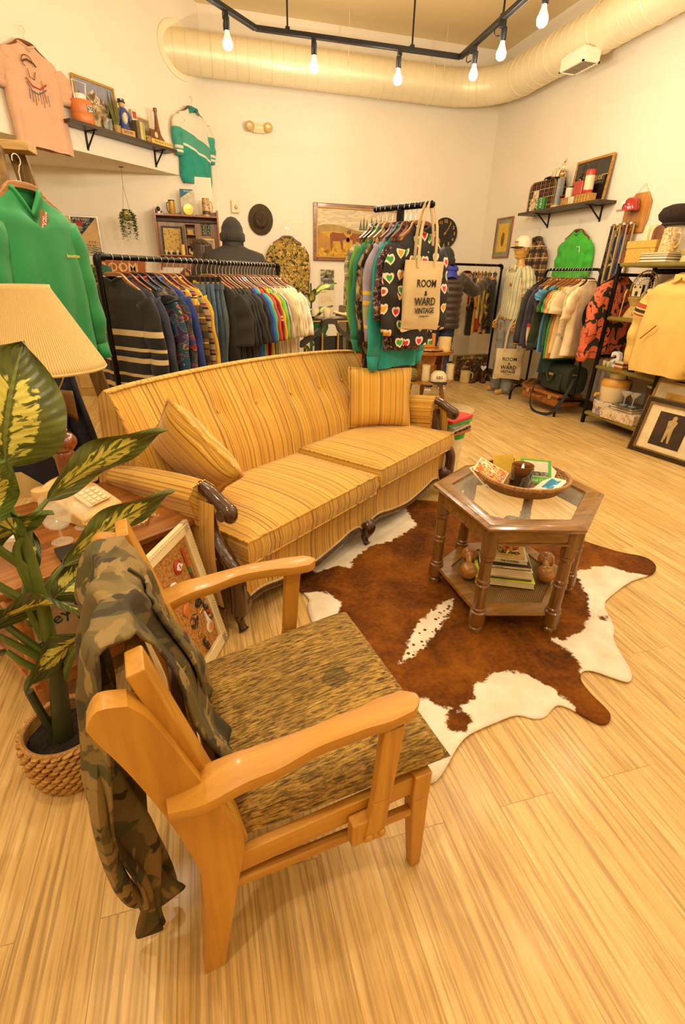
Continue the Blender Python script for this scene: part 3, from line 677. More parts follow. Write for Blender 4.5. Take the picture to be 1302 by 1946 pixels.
ART = blotch([(0, '#c7672c'), (.42, '#e3b56a'), (.52, '#b4472e'), (.6, '#d8c18d'), (.7, '#7c8fa0')], 30, 3)
ART2 = blotch([(0, '#e8c25e'), (.4, '#b9682f'), (.5, '#f0e2ba'), (.62, '#8c5a2c')], 34, 3)
z0 = TR[2]
card('postcard', .15, .105, [PAPER], 'painted village postcard lying on the left side of the tray', (TR[0]-.125, TR[1]+.075, z0+.062), (radians(18), radians(22), radians(-42)), pics=[(0, 0, .138, .094, ART)])
card('postcard', .14, .10, [PAPER], 'gold ornate postcard under the village postcard at the tray edge', (TR[0]-.155, TR[1]+.06, z0+.05), (radians(14), radians(30), radians(-70)), pics=[(0, 0, .128, .088, ART2)])
cc = card('postcard', .145, .115, [plain('#4fae3c', .6, var=.03)], 'green bordered postcard reading Capital City behind the candle', (TR[0]+.075, TR[1]+.015, z0+.068), (radians(52), radians(4), radians(-16)), pics=[(0, .012, .115, .075, plain('#dcd3bd', .7)), (0, -.012, .115, .022, blotch([(0, '#3d464a'), (.5, '#7e8272'), (.6, '#a9a58c')], 60, 3))])
text_mb('Capital City', .021, Matrix.Translation((0, -.043, .001))).build('printed_words', PAPER, cc, smooth=0)
card('postcard', .12, .09, [plain('#e0b73f', .7)], 'plain yellow card standing at the rear left of the tray', (TR[0]-.01, TR[1]+.15, z0+.06), (radians(68), 0, radians(5)))
card('postcard', .11, .08, [plain('#e6c458', .7)], 'plain yellow card standing at the rear right of the tray', (TR[0]+.10, TR[1]+.13, z0+.058), (radians(70), 0, radians(-30)))
card('postcard', .15, .10, [PAPER], 'white card with blue lake picture flat at the front right of the tray', (TR[0]+.09, TR[1]-.075, z0+.03), (radians(-6), radians(-14), radians(25)), pics=[(.02, 0, .09, .05, blotch([(0, '#2f7fae'), (.52, '#5fa6c4'), (.6, '#bccaa8')], 25, 2))])
card('postcard', .13, .09, [PAPER], 'pale card lying at the very front of the tray', (TR[0]+.0, TR[1]-.10, z0+.018), (0, radians(-3), radians(-10)), pics=[(0, 0, .10, .06, blotch([(0, '#d6c9a5'), (.55, '#9aa27e')], 30, 2))])
card('postcard', .12, .09, [PAPER], 'cream card leaning on the right rim of the tray', (TR[0]+.14, TR[1]+.03, z0+.042), (radians(4), radians(-32), radians(40)), pics=[(.03, 0, .02, .02, BLACK)])

# books, stein and wooden shakers on the lower shelf
def book(name, w_, d_, h_, cover, label, loc, rz, group, pages='#e3d3b0', spine=None):
    t = thing(name, label, 'book', loc, rz, group)
    MB().box((0, 0, .0015), (w_, d_, .003)).box((0, 0, h_-.0015), (w_, d_, .003)).box((0, d_/2-.0015, h_/2), (w_, .003, h_)).build('cover', cover, t, bevel=.001)
    MB().box((0, -.002, h_/2), (w_-.008, d_-.008, h_-.006)).build('pages', plain(pages, .8, var=.05), t)
    return t
BX, BY, BR = 1.345, 1.765, radians(-26)
zz = .107; G = 'books stacked under the hexagonal table'
for i, (w_, d_, h_, col, lb_, dx, dr) in enumerate([(.275, .215, .032, plain('#c9cf2e', .5), 'thick lime green book at the bottom of the stack on the lower shelf', 0, 0), (.235, .195, .008, plain('#1d1a16', .5), 'thin black book just above the lime green book', .0, .03), (.235, .195, .007, plain('#c7b48c', .5), 'thin tan booklet between the black book and the thick white book', .004, .01), (.235, .195, .036, plain('#d9cdb2', .5), 'thick white book in the middle of the stack', .004, -.02), (.21, .18, .018, plain('#2a2720', .5), 'charcoal hardback in the upper middle of the stack', .004, .02), (.165, .14, .022, plain('#e2d8be', .5), 'white spined book with title second from the top of the stack', .015, -.03), (.14, .125, .013, plain('#c79f4a', .5), 'gold scrolled book on top of the stack under the stein', .012, -.06)]):
    b_ = book('book', w_, d_, h_, col, lb_, (BX+dx, BY+.0, zz), BR+dr, G); zz += h_+.0005
    if i == 5: text_mb('THE CONTRO', .013, Matrix.Translation((0, -d_/2-.0005, h_/2)) @ Matrix.Rotation(pi/2, 4, 'X')).build('title_words', BLACK, b_, smooth=0)
    if i == 4: text_mb('VIRGINIA', .009, Matrix.Translation((-.04, -d_/2-.0005, h_/2)) @ Matrix.Rotation(pi/2, 4, 'X')).build('title_words', plain('#c9a552', .5), b_, smooth=0)
    if i == 6:
        q = MB()
        for s in (-1, 1): q.tube([(s*.035+.016*cos(a)*(1-a/14), -.03+.016*sin(a)*(1-a/14), h_+.0005) for a in (k*.5 for k in range(22))], .0018, 4)
        q.build('scroll_print', BLACK, b_)
def stein_paint(cols, s=26): return blotch([(i/len(cols)*.5+.28 if i else 0, c) for i, c in enumerate(cols)], s, 3, rough=.25)
def stein(name, label, loc, rz, R, Hh, body, band, lid=False, group=None, cat='stein'):
    t = thing(name, label, cat, loc, rz, group)
    MB().lathe([(R*1.05, 0), (R*1.08, Hh*.04), (R*1.02, Hh*.1), (R, Hh*.14), (R*.93, Hh*.8), (R*.9, Hh*.86), (R*.93, Hh*.93), (R*.9, Hh), (R*.83, Hh), (R*.85, Hh*.1), (R*.1, Hh*.06)], 28, caps=False).build('body', body, t)
    MB().lathe([(R*1.03, Hh*.1), (R*1.035, Hh*.12), (R*1.02, Hh*.27), (R*.99, Hh*.28)], 28, caps=False).build('painted_band', band, t)
    MB().tube(spline([(R*.9, 0, Hh*.8), (R*1.45, 0, Hh*.78), (R*1.6, 0, Hh*.5), (R*1.35, 0, Hh*.25), (R*.97, 0, Hh*.2)], 6), R*.13, 10).build('handle', body, t)
    return t
stein('beer_stein', 'painted ceramic beer stein with red band on the table book stack', (BX+.012, BY+.01, zz), radians(200), .048, .16, stein_paint(['#d8c9a0', '#5a4a2a', '#e2d6b4', '#7c2a1c']), stein_paint(['#9c2a1c', '#b4863a', '#8a2216']))
WALNUTB = wood('#7a4a18', '#b57a35', 'X', 6, .3, .5)
for (p, q, lb_) in (((1.16, 1.78, .147), (1.24, 1.91, .15), 'wooden dumbbell shaped shaker left of the book stack'), ((1.515, 1.665, .147), (1.60, 1.775, .15), 'wooden dumbbell shaped shaker right of the book stack')):
    t = thing('wooden_dumbbell', lb_, 'dumbbell', (p[0], p[1], .107), 0, 'wooden dumbbells on the lower shelf'); P0 = Vector((0, 0, p[2]-.107)); P1 = Vector((q[0]-p[0], q[1]-p[1], q[2]-.107))
    for P, r in ((P0, .044), (P1, .042)): MB().ball(P, r, 18, 12).build('ball_end', WALNUTB, t)
    MB().tube([P0.lerp(P1, .2), P0.lerp(P1, .5), P0.lerp(P1, .8)], [.02, .0155, .02], 12).build('grip', WALNUTB, t)
# ================================================================ potted dieffenbachia
pt = thing('potted_plant', 'variegated dieffenbachia in a braided basket pot beside the armchair', 'plant', (-.51, 1.24, 0))
bk_prof = [(.098, 0), (.112, .03), (.121, .07), (.123, .11), (.12, .15), (.117, .17)]
bk = MB()
nrow = 11
for r in range(nrow):
    z = .009+.163*r/(nrow-1); R = interp([(0, .100), (.04, .114), (.09, .1205), (.13, .1215), (.172, .116)], z)
    for k in range(26):
        a0 = 2*pi*(k+.5*(r % 2))/26; a1 = a0+2*pi/26*1.25
        bk.tube([((R+o)*cos(a), (R+o)*sin(a), z+dz) for a, o, dz in ((a0, -.004, -.007), (lerp(a0, a1, .3), .004, -.002), (lerp(a0, a1, .7), .004, .003), (a1, -.004, .008))], [.005, .0095, .0095, .005], 6, flat=.7)
bk.lathe([(.094, .002), (.108, .03), (.117, .08), (.117, .14), (.112, .168), (.108, .168), (.112, .12), (.1, .02)], 36, caps=False)
WATERH = blotch([(.3, '#8d6026'), (.5, '#b98a45'), (.7, '#d3a863')], 30, 3, interp='LINEAR', stretch=(1, 1, 3))
bk.build('basket_pot', WATERH, pt, smooth=60)
MB().tube([(.113*cos(a), .113*sin(a), .175) for a in (2*pi*k/40 for k in range(40))], .0085, 8, closed=True).build('basket_rim', wood('#8a5d28', '#bf9150', 'Z', 30, .6, 0), pt)
so = MB(); so.grid(lambda u, v: Vector((.11*v*cos(2*pi*u), .11*v*sin(2*pi*u), .135+.004*sin(u*40)*v+.004*sin(v*30))), 40, 10, cu=True); so.build('soil', plain('#2a2016', .95, bump=1.0, bs=180, var=.5, vs=90), pt)
STEMG = plain('#5d6a28', .5, var=.15); STEMD = plain('#33371c', .5, var=.2)
def PP(p): return (p[0]+.51, p[1]-1.24, p[2])
ST = MB(); ST.tube(spline([(-.01, -.005, .12), (.005, 0, .25), (.02, .005, .38), (.028, .01, .50)], 5), [lerp(.03, .02, k/15) for k in range(16)], 12)
ST.tube(spline([(-.03, .0, .13), (-.05, .0, .25), (-.06, .0, .33)], 4), .012, 8)
ST.build('stem', STEMD, pt)
MB().tube(spline([(.02, .005, .38), (.03, .01, .55), (.035, .012, .72), (.03, .01, .88)], 5), [lerp(.02, .014, k/15) for k in range(16)], 10).build('upper_stem', STEMG, pt)
def leaf_mat(seed, gr='#626c22', dk='#454e1a', yl='#d8d264'):
    t = MT('variegated_leaf', .38); lu = t.nd('ShaderNodeAttribute', attribute_name='lu').outputs['Fac']; lv = t.nd('ShaderNodeAttribute', attribute_name='lv').outputs['Fac']
    au = t.math('ABSOLUTE', lu); side = t.math('SIGN', lu)
    s = t.math('SUBTRACT', t.math('MULTIPLY', lv, 15.0), t.math('MULTIPLY', au, 4.2))
    vec = t.nd('ShaderNodeCombineXYZ', {0: s, 1: t.math('MULTIPLY', au, 2.4), 2: t.math('ADD', t.math('MULTIPLY', side, 3.0), seed)}).outputs[0]
    n = t.noise(vec, 1.15, 4, .55, .9)
    msk = t.math('MULTIPLY', t.ramp(au, [(.0, .35), (.12, 1.0), (.5, .8), (.82, 0.0)]), t.ramp(lv, [(.02, .3), (.2, 1.0), (.7, 1.0), (.92, 0.0)]))
    f = t.ramp(t.math('MULTIPLY', n, msk), [(.37, 0.0), (.43, 1.0)])
    c = t.ramp(t.noise(vec, .8, 3), [(.35, hx(dk)), (.65, hx(gr))]); c = t.mix(f, c, hx(yl))
    c = t.mix(t.math('LESS_THAN', au, .035), c, hx('#76843a')); t.color(c)
    t.bump(t.math('SINE', t.math('MULTIPLY', s, 6.0)), .18, .004); t.set(Specular_IOR_Level=.5, Subsurface_Weight=.0, Coat_Weight=.1, Coat_Roughness=.3); return t.m
def leaf_mesh(b, tip, wd, side, droop=.04, cup=.22, wave=.012, nu=14, nv=28, name='leaf', mat=None, parent=None, peak=.42):
    b = Vector(b); tip = Vector(tip); L = tip-b; ln = L.length; d = L/ln; s_ = Vector(side); s_ = (s_-d*s_.dot(d)).normalized(); n_ = s_.cross(d)
    if n_.z < 0: n_ = -n_
    vs = []; us = []; vv = []
    for j in range(nv+1):
        v = j/nv; c = b+L*v+n_*droop*4*v*(1-v)
        pr = (sin(pi*min(1, v**(math.log(.5)/math.log(peak)))))**.75*(1-.12*v) if 0 < v < 1 else 0
        if v > .9: pr *= (1-((v-.9)/.1)**2*.55)
        for i in range(nu+1):
            u = (i/nu-.5)*2; h = wd/2*pr
            vs.append(c+s_*u*h+n_*(abs(u)*h*cup*2*.5+wave*sin(v*11+u*3)*abs(u)-cup*h*.35*u*u)); us.append(u); vv.append(v)
    mb = MB(); mb.add(vs, [(j*(nu+1)+i, j*(nu+1)+i+1, (j+1)*(nu+1)+i+1, (j+1)*(nu+1)+i) for j in range(nv) for i in range(nu)])
    ob = mb.build(name, mat, parent, smooth=180)
    for nm, arr in (('lu', us), ('lv', vv)):
        at = ob.data.attributes.new(nm, 'FLOAT', 'POINT'); at.data.foreach_set('value', arr)
    return ob
LM = [leaf_mat(1.3), leaf_mat(7.7), leaf_mat(14.1, '#55701f', '#3e581c'), leaf_mat(22.5, '#4a5820', '#343f18')]
LEAVES = [((-.468, 1.253, 1.009), (-.363, 1.248, 1.289), .27, (1, -.1, .15), .03, 0, .48), ((-.43, 1.348, .875), (-.114, 1.465, 1.014), .125, (-.25, -.5, .9), .03, 1, .45), ((-.425, 1.317, .688), (-.115, 1.462, .823), .125, (-.25, -.5, .9), .02, 1, .45), ((-.483, 1.344, .563), (-.325, 1.491, .645), .14, (-.5, .0, .9), .0, 3, .4),
 ((-.60, 1.215, .575), (-.30, 1.098, .60), .15, (.2, -.85, .75), .07, 3, .5), ((-.347, 1.249, .505), (-.539, 1.15, .405), .12, (-.2, -.4, .75), .03, 3, .5), ((-.60, 1.26, .60), (-.50, 1.25, .52), .11, (.4, -.5, .8), .03, 3, .45), ((-.53, 1.156, .895), (-.425, 1.143, 1.055), .12, (1, .2, -.2), .02, 2, .45), ((-.60, 1.20, .78), (-.385, 1.229, .885), .13, (.2, -.5, .8), .03, 2, .4), ((-.511, 1.285, .675), (-.472, 1.321, .80), .06, (1, .2, 0), .01, 3, .45), ((-.47, 1.23, .83), (-.53, 1.25, 1.0), .07, (1, -.2, 0), .01, 2, .45), ((-.58, 1.22, .50), (-.70, 1.16, .46), .09, (.3, -.6, .7), .02, 3, .5)]
for i, (b, tp_, wd, sd, dr, mi, pk_) in enumerate(LEAVES):
    lf = leaf_mesh(PP(b), PP(tp_), wd, sd, dr, mat=LM[mi], parent=pt, peak=pk_)
    z0 = min(.85, max(.3, b[2]-.17)); q = spline([(.025+.012*sin(z0*9), .008, z0), tuple(lerp(a, c, .55)+(-.015 if k < 2 else .03) for k, (a, c) in enumerate(zip((.028, .01, z0), PP(b)))), PP(b)], 6)
    MB().tube(q, [lerp(.013, .006, k/(len(q)-1)) for k in range(len(q))], 8).build('leaf_stalk', STEMG, lf)

# ================================================================ side table with lamp, phone and glasses
MAPLE = wood('#7a4517', '#ab6c2c', 'X', 5, .3, .45)
T0 = Vector((-.10, 1.84, 0)); TA = radians(35)
def tt(a, b, z): return (T0.x-a*cos(TA)-b*sin(TA), T0.y-a*sin(TA)+b*cos(TA), z)   # a: left along the front, b: back
st = thing('side_table', 'brown wooden side table with low shelf beside the left sofa arm', 'table', tt(.34, .31, 0), TA)
MB().box((0, 0, .527), (.70, .64, .028)).box((0, 0, .505), (.67, .61, .02)).build('table_top', MAPLE, st, bevel=.007)
MB().box((0, -.285, .465), (.62, .02, .07)).box((0, .285, .465), (.62, .02, .07)).box((-.315, 0, .465), (.02, .56, .07)).box((.315, 0, .465), (.02, .56, .07)).build('apron', MAPLE, st, bevel=.003)
for sx in (-1, 1):
    for sy in (-1, 1):
        MB().lathe([(.024, 0), (.03, .01), (.027, .05), (.033, .06), (.033, .17), (.025, .18), (.021, .30), (.026, .40), (.032, .42), (.032, .50)], 14, (sx*.30, sy*.27, 0)).build('leg', MAPLE, st, smooth=40)
MB().box((0, 0, .135), (.66, .60, .025)).box((0, -.29, .115), (.60, .02, .05)).build('low_shelf', MAPLE, st, bevel=.005)
lb = thing('table_lamp', 'table lamp with pleated cream shade on turned wood base', 'lamp', (-.56, 2.06, .541))
def pleat_mat():
    t = MT('pleated_shade', .85); v = t.co(); x = t.sep(v); a = t.math('ARCTAN2', x[1], x[0]); s = t.math('SINE', t.math('MULTIPLY', a, 150.0))
    t.color(t.ramp(t.math('MULTIPLY_ADD', s, .5, .5), [(.0, hx('#c9a258')), (.5, hx('#dcbb7a')), (1, hx('#e4c88c'))])); t.bump(s, .5, .004); t.set(Transmission_Weight=0.0); return t.m
MB().lathe([(.208, .558), (.212, .57), (.205, .585), (.08, .825), (.078, .838)], 72, caps=False).build('lamp_shade', pleat_mat(), lb, smooth=60, solid=.003)
MB().tube([(.210*cos(a), .210*sin(a), .563) for a in (2*pi*k/60 for k in range(60))], .006, 6, closed=True).build('shade_trim', cloth('#d2b274'), lb)
LW = wood('#4f2209', '#8a4719', 'Z', 6, .2, .7)
MB().lathe([(.085, 0), (.09, .012), (.075, .03), (.05, .045), (.042, .07), (.048, .09), (.04, .105), (.031, .15), (.034, .21), (.041, .235), (.036, .242), (.043, .25), (.058, .27), (.058, .29), (.046, .31), (.03, .318), (.012, .322)], 28).build('lamp_base', LW, lb, smooth=60)
MB().lathe([(.03, .318), (.034, .328), (.024, .338), (.022, .348), (.015, .36), (.011, .40), (.016, .43), (.016, .46)], 18).build('brass_neck', BRASS, lb)
MB().tube(spline([(.016, 0, .45), (.07, 0, .55), (.07, 0, .68), (0, 0, .82), (-.07, 0, .68), (-.07, 0, .55), (-.016, 0, .45)], 5), .0025, 5).build('harp', BRASS, lb)
MB().lathe([(.012, .46), (.016, .50), (.03, .55), (.025, .59), (.005, .605)], 14).build('bulb', plain((.9, .87, .8), .3, var=0), lb)
BEIGE = plain('#dcb573', .35, var=.04, coat=.3)
ph = thing('telephone', 'beige push button telephone with handset on the side table', 'telephone', tt(.25, .36, .541), radians(52))
pb = MB(); pr_ = [(-.105, 0), (.105, 0), (.105, .03), (.06, .05), (-.03, .09), (-.105, .095)]
n = len(pr_); pb.add([(-.10, y, z) for y, z in pr_]+[(.10, y, z) for y, z in pr_], [tuple(range(n)), tuple(range(2*n-1, n-1, -1))]+[(i, n+i, n+(i+1) % n, (i+1) % n) for i in range(n)])
pb.xf(Matrix.Rotation(pi, 3, 'Z')); pb.build('phone_body', BEIGE, ph, bevel=.008)
KM = Matrix.Rotation(radians(24), 3, 'X')
MB().box((.02, -.035, .071), (.11, .085, .006), mat=KM).build('keypad_plate', plain('#e6c88f', .4, var=0), ph, bevel=.002)
for r in range(4):
    for c_ in range(3): MB().box(tuple(Vector((.02, -.035, .071))+KM @ Vector(((c_-1)*.028, (1.5-r)*.02, .006))), (.018, .013, .006), mat=KM).build('key_button', plain('#efe0bc', .4, var=0), ph, bevel=.001)
hs = MB(); hs.tube(spline([(-.11, .07, .115), (-.06, .072, .135), (0, .072, .14), (.06, .072, .135), (.11, .07, .115)], 5), [.02, .019, .018, .017, .016, .0155, .015, .015, .015, .015, .015, .015, .015, .0155, .016, .016, .017, .018, .019, .02, .02], 12)
for x in (-.11, .11): hs.lathe([(.02, .03), (.034, .025), (.036, .0), (.03, -.018), (.005, -.02)], 18, (x, .07, .108))
hs.build('handset', BEIGE, ph, smooth=50)
cord = MB(); cp = spline([(-.09, -.08, .02), (-.1, -.2, .012), (.0, -.29, .02), (.08, -.26, .012), (.11, -.31, -.02), (.08, -.33, -.06)], 26); hp = []
for i, p in enumerate(cp): a = i*1.25; hp.append(p+Vector((.006*cos(a), .004*sin(a), .006*sin(a))))
cord.tube(hp, .0035, 5); cord.build('coiled_cord', plain('#cfae74', .5), ph)
def coupe(loc, label):
    t = thing('coupe_glass', label, 'glass', loc, 0, 'glass coupes on the side table')
    MB().lathe([(.001, .002), (.036, .0015), (.036, .004), (.006, .008), (.005, .05), (.012, .058), (.042, .075), (.05, .10), (.048, .118), (.0465, .118), (.048, .10), (.04, .078), (.01, .062), (.001, .06)], 24, caps=False).build('glass_bowl', thin_glass((.95, .88, .7), .18), t); return t
coupe((-.545, 1.75, .541), 'clear coupe glass nearest on the side table'); coupe((-.49, 1.86, .541), 'clear coupe glass behind the nearest one by the telephone'); coupe((-.585, 1.885, .541), 'clear coupe glass farthest left beside the lamp foot')
cs = thing('paperback', 'dark puzzle paperback flat on the side table edge', 'book', (-.47, 1.66, .541), radians(25))
MB().box((0, 0, .008), (.14, .10, .016)).build('cover', plain('#1e1a16', .5), cs)
text_mb('PUZZLE', .026, Matrix.Translation((0, 0, .0165)) @ Matrix.Rotation(radians(60), 4, 'Z')).build('title_words', plain('#d9b24a', .5), cs, smooth=0)
eg = thing('eyeglasses', 'black framed eyeglasses folded on the side table', 'eyeglasses', (-.40, 1.80, .541), radians(40))
e_ = MB()
for s in (-1, 1): e_.tube([(s*.034+.025*cos(a), 0, .02+.018*sin(a)) for a in (2*pi*k/16 for k in range(16))], .003, 6, closed=True)
e_.tube([(-.01, 0, .022), (.01, 0, .022)], .0025, 5).tube([(-.06, 0, .025), (-.055, .05, .008), (.03, .055, .004)], .0025, 5).tube([(.06, 0, .025), (.055, .045, .008), (-.03, .05, .004)], .0025, 5); e_.build('frame', BLACK, eg)
tc = thing('plastic_cup', 'white lidded tub at the near left end of the side table', 'cup', (-.64, 1.64, .541)); MB().lathe([(.036, 0), (.045, .10), (.043, .10), (.034, .004)], 22, caps=False).build('clear_cup', thin_glass((.9, .85, .7), .4), tc)
MB().lathe([(.047, .098), (.048, .112), (.04, .12), (.003, .122)], 22).build('lid', WHITE, tc)
bagp = plain('#d6bd92', .8, var=.08)
pb_ = thing('paper_bag', 'cream paper bag scribbled with the word hey on the low shelf', 'paper bag', tt(.42, .20, .148), TA)
MB().box((0, 0, .14), (.40, .16, .28)).build('bag_body', bagp, pb_, bevel=.01)
for i, (x, z, wd, col) in enumerate([(-.13, .22, "sis's", '#7c2a2a'), (.0, .235, 'yes', '#2a3a5c'), (.09, .18, 'hey', '#7c1f2a'), (-.10, .14, 'hey', '#2f5a4a'), (.02, .10, 'hey', '#7c2a2a'), (.15, .12, 'hey', '#2a3a6c'), (-.02, .17, 'hey', '#8a2a30'), (-.15, .07, 'sis', '#2a3a5c')]):
    text_mb(wd, .07, Matrix.Translation((x, -.0815, z)) @ Matrix.Rotation(pi/2, 4, 'X') @ Matrix.Rotation(.3, 4, 'Z')).build('scribbled_word', plain(col, .8, var=0), pb_, smooth=0)

# ---------------------------------------------------------------- cork board with pinned trinkets
ca_ = radians(65); cd = Vector((-cos(ca_), -sin(ca_), 0)); cnrm = Vector((sin(ca_), -cos(ca_), 0))
CBR = Vector((-.012, 1.745, .002)); CUP = (Vector((-.126, 1.79, .565))-CBR).normalized()
CM = frame4(CBR, -cd, CUP)                                         # local x to the right, y up the board, z off the face
def cw(x, y, z=0): return CM @ Vector((x, y, z))
cb = thing('cork_board', 'cork board in white beaded frame leaning against the side table', 'cork board', (0, 0, 0)); cb.matrix_world = CM
CWd, CHt, FW = .44, .575, .048
MB().box((-CWd/2, CHt/2, -.006), (CWd-.04, CHt-.04, .012)).build('cork_panel', blotch([(.35, '#8d5a22'), (.5, '#b07a35'), (.65, '#c08c46')], 90, 4, interp='LINEAR', bump=.5), cb)
f_ = MB()
for (x, y, a, b) in ((-FW/2, CHt/2, FW, CHt), (-CWd+FW/2, CHt/2, FW, CHt), (-CWd/2, FW/2, CWd, FW), (-CWd/2, CHt-FW/2, CWd, FW)): f_.box((x, y, .004), (a, b, .022))
f_.build('white_frame', plain('#e6d3a6', .5, var=.04), cb, bevel=.005)
bd = MB()
for y in (k*.0125+.02 for k in range(43)): bd.ball((-.014, y, .016), (.004, .005, .003), 6, 4)
for x in (k*.0125+.02 for k in range(32)): bd.ball((-x, CHt-.014, .016), (.005, .004, .003), 6, 4)
bd.build('beading', plain('#e9d9b0', .5, var=0), cb)
def pin(name, x, y, r, mat, label, top=None, sq=1.0, cat='badge'):
    t = thing(name, label, cat, (0, 0, 0), 0, 'pins and charms on the cork board'); t.matrix_world = CM @ Matrix.Translation((x, y, .001))
    MB().lathe([(r*.98, 0), (r, .003), (r*.8, .0065), (r*.05, .008)], 24).xf(Matrix.Diagonal((sq, 1, 1))).build('badge_disc', mat, t)
    if top: top(t, r)
    return t
def usb(t, r):
    MB().lathe([(r*.55, .0075), (r*.5, .0092), (.001, .0095)], 20).build('white_centre', WHITE, t); MB().box((0, 0, .0085), (r*1.5, r*.3, .0025)).build('white_band', WHITE, t)
    text_mb('S', r*.8, Matrix.Translation((0, 0, .0105))).build('printed_letter', plain('#26407a', .5, var=0), t, smooth=0)
pin('badge', -.145, .445, .028, plain('#b3271c', .35, coat=.4), 'red and white round badge near the top of the cork board', usb)
pin('badge', -.215, .395, .022, WHITE, 'white badge with blue figure at the left of the cork board', lambda t, r: MB().box((0, 0, .009), (r*1.1, r*1.3, .003)).build('blue_print', plain('#2c4684', .5), t), 1.3)
pin('badge', -.135, .305, .022, blotch([(0, '#c23a1e'), (.45, '#e0b52a'), (.55, '#3a8a5a'), (.65, '#e8862a')], 60, 2, rough=.3), 'rainbow coloured round badge below the armrest on the cork board')
pin('badge', -.19, .28, .024, plain('#c9772f', .4), 'orange badge with white rim at the left of the rainbow badge')
pin('badge', -.105, .255, .018, BLACK, 'small black oval badge with gold stripe on the cork board', lambda t, r: MB().box((0, 0, .008), (r*1.2, r*.25, .003), .5).build('gold_stripe', BRASS, t), 1.25)
pin('badge', -.165, .21, .029, blotch([(0, '#2a241c'), (.5, '#7a4a2a'), (.58, '#c99a62'), (.66, '#4a3a2c')], 50, 3, rough=.3), 'dark photo badge in the lower middle of the cork board')
pin('badge', -.085, .125, .027, plain('#e3cfa6', .4), 'round cream badge with pink centre low on the cork board', lambda t, r: MB().lathe([(r*.62, .0075), (r*.5, .009), (.001, .0095)], 20).build('pink_centre', plain('#d98e6a', .5), t))
t = thing('beaded_lanyard', 'striped lanyard with coloured beads hanging on the cork board', 'lanyard', (0, 0, 0), 0, 'pins and charms on the cork board'); t.matrix_world = CM @ Matrix.Translation((-.072, .0, .004))
for i, (y0, y1, col) in enumerate(((.49, .41, '#c4562a'), (.41, .385, '#3a8a4a'), (.385, .34, '#7a4a2a'), (.34, .29, '#b0322a'), (.29, .25, '#c9862a'))):
    MB().tube([(-.02+.05*(.49-y0), y0, 0), (-.02+.05*(.49-y1), y1, 0)], .0035, 6).tube([(-.012+.05*(.49-y0), y0, 0), (-.012+.05*(.49-y1), y1, 0)], .003, 6).build('cord_band', plain(col, .7), t)
for i, col in enumerate(('#3a4a3a', '#b08a5a', '#2a2a3a', '#1f2a44', '#b0222a', '#c0242c', '#a88a5a', '#55482c')):
    MB().ball((-.008+.004*i*.6+(.006 if i % 2 else -.004), .245-i*.013, .003), .0075, 10, 6).build('bead', plain(col, .3, coat=.5), t)
t = thing('keyring', 'dark bottle shaped keyring at the bottom of the cork board', 'keyring', (0, 0, 0), 0, 'pins and charms on the cork board'); t.matrix_world = CM @ Matrix.Translation((-.15, .09, .004))
MB().box((0, 0, .004), (.022, .06, .008), .2).build('fob', blotch([(0, '#2a2a22'), (.52, '#7a2a22'), (.58, '#2f5a52'), (.64, '#b09a5a')], 70, 2), t, bevel=.004)
MB().tube([(-.012+.011*cos(a), .052+.011*sin(a), 0) for a in (2*pi*k/16 for k in range(16))], .0013, 5, closed=True).build('split_ring', BRASS, t)
t = thing('tooth_charm', 'white peg shaped charm on wire beside the bead lanyard', 'charm', (0, 0, 0), 0, 'pins and charms on the cork board'); t.matrix_world = CM @ Matrix.Translation((-.09, .175, .004))
MB().tube([(0, .025, 0), (.002, .005, 0), (.004, -.018, 0), (.0, -.032, 0)], [.005, .006, .010, .004], 10).build('charm_body', WHITE, t); MB().tube([(-.03, .042, 0), (0, .047, 0), (0, .026, 0)], .001, 4).build('wire', BRASS, t)

# ---------------------------------------------------------------- wooden ladder with jeans, green sweatshirt
WEATH = wood('#4d3615', '#8a672e', 'Z', 9, .7, 0)
ld_ = thing('wooden_ladder', 'weathered wooden stepladder behind the lamp used as clothes rack', 'ladder', (-.80, 2.9, 0))
LT = Vector((0, .28, 1.97))
rails = [((.12, -.55, 0), (-.03, .2, 1.93)), ((-.50, -.30, 0), (-.22, .26, 1.93)), ((.36, .22, 0), (.03, .34, 1.93)), ((-.30, .75, 0), (-.17, .40, 1.93))]
for p, q in rails: MB().bar(p, q, .075, .035, (0, 1, 0)).build('rail', WEATH, ld_, bevel=.004)
MB().bar((.12, .26, 1.945), (-.40, .30, 1.945), .12, .04).build('top_cap', wood('#8d6c36', '#b99458', 'X', 9, .7, 0), ld_, bevel=.005)
for k in (.22, .42, .62, .82):
    a = Vector(rails[0][0]).lerp(Vector(rails[0][1]), k); b = Vector(rails[1][0]).lerp(Vector(rails[1][1]), k); MB().bar(a, b, .09, .022).build('step', WEATH, ld_, bevel=.003)
for k in (.2, .5, .78):
    a = Vector(rails[2][0]).lerp(Vector(rails[2][1]), k); b = Vector(rails[3][0]).lerp(Vector(rails[3][1]), k); MB().bar(a, b, .045, .02).build('brace', WEATH, ld_, bevel=.003)
a = Vector(rails[0][0]).lerp(Vector(rails[0][1]), .29); MB().lathe([(.017, 0), (.017, .004), (.009, .006), (.009, .012), (.002, .013)], 16, tuple(a+Vector((.02, -.035, 0))), RX90).build('bolt', CHROME, ld_)
DENIM_D = blotch([(.35, '#12131a'), (.55, '#1c1d28'), (.7, '#262838')], 60, 4, interp='LINEAR')
dj = thing('dark_jeans', 'dark indigo jeans folded over the wooden ladder behind the lamp', 'jeans', (-.66, 2.62, 0))
m = MB(); m.grid(lambda u, v: Vector((-.10+.20*u+.03*sin(v*5), .06*sin(u*3)-.16*(1-v)+.025*sin(u*14+v*3), lerp(.32, 1.08, v))), 16, 20); m.build('denim_leg', DENIM_D, dj, smooth=180, solid=.02)
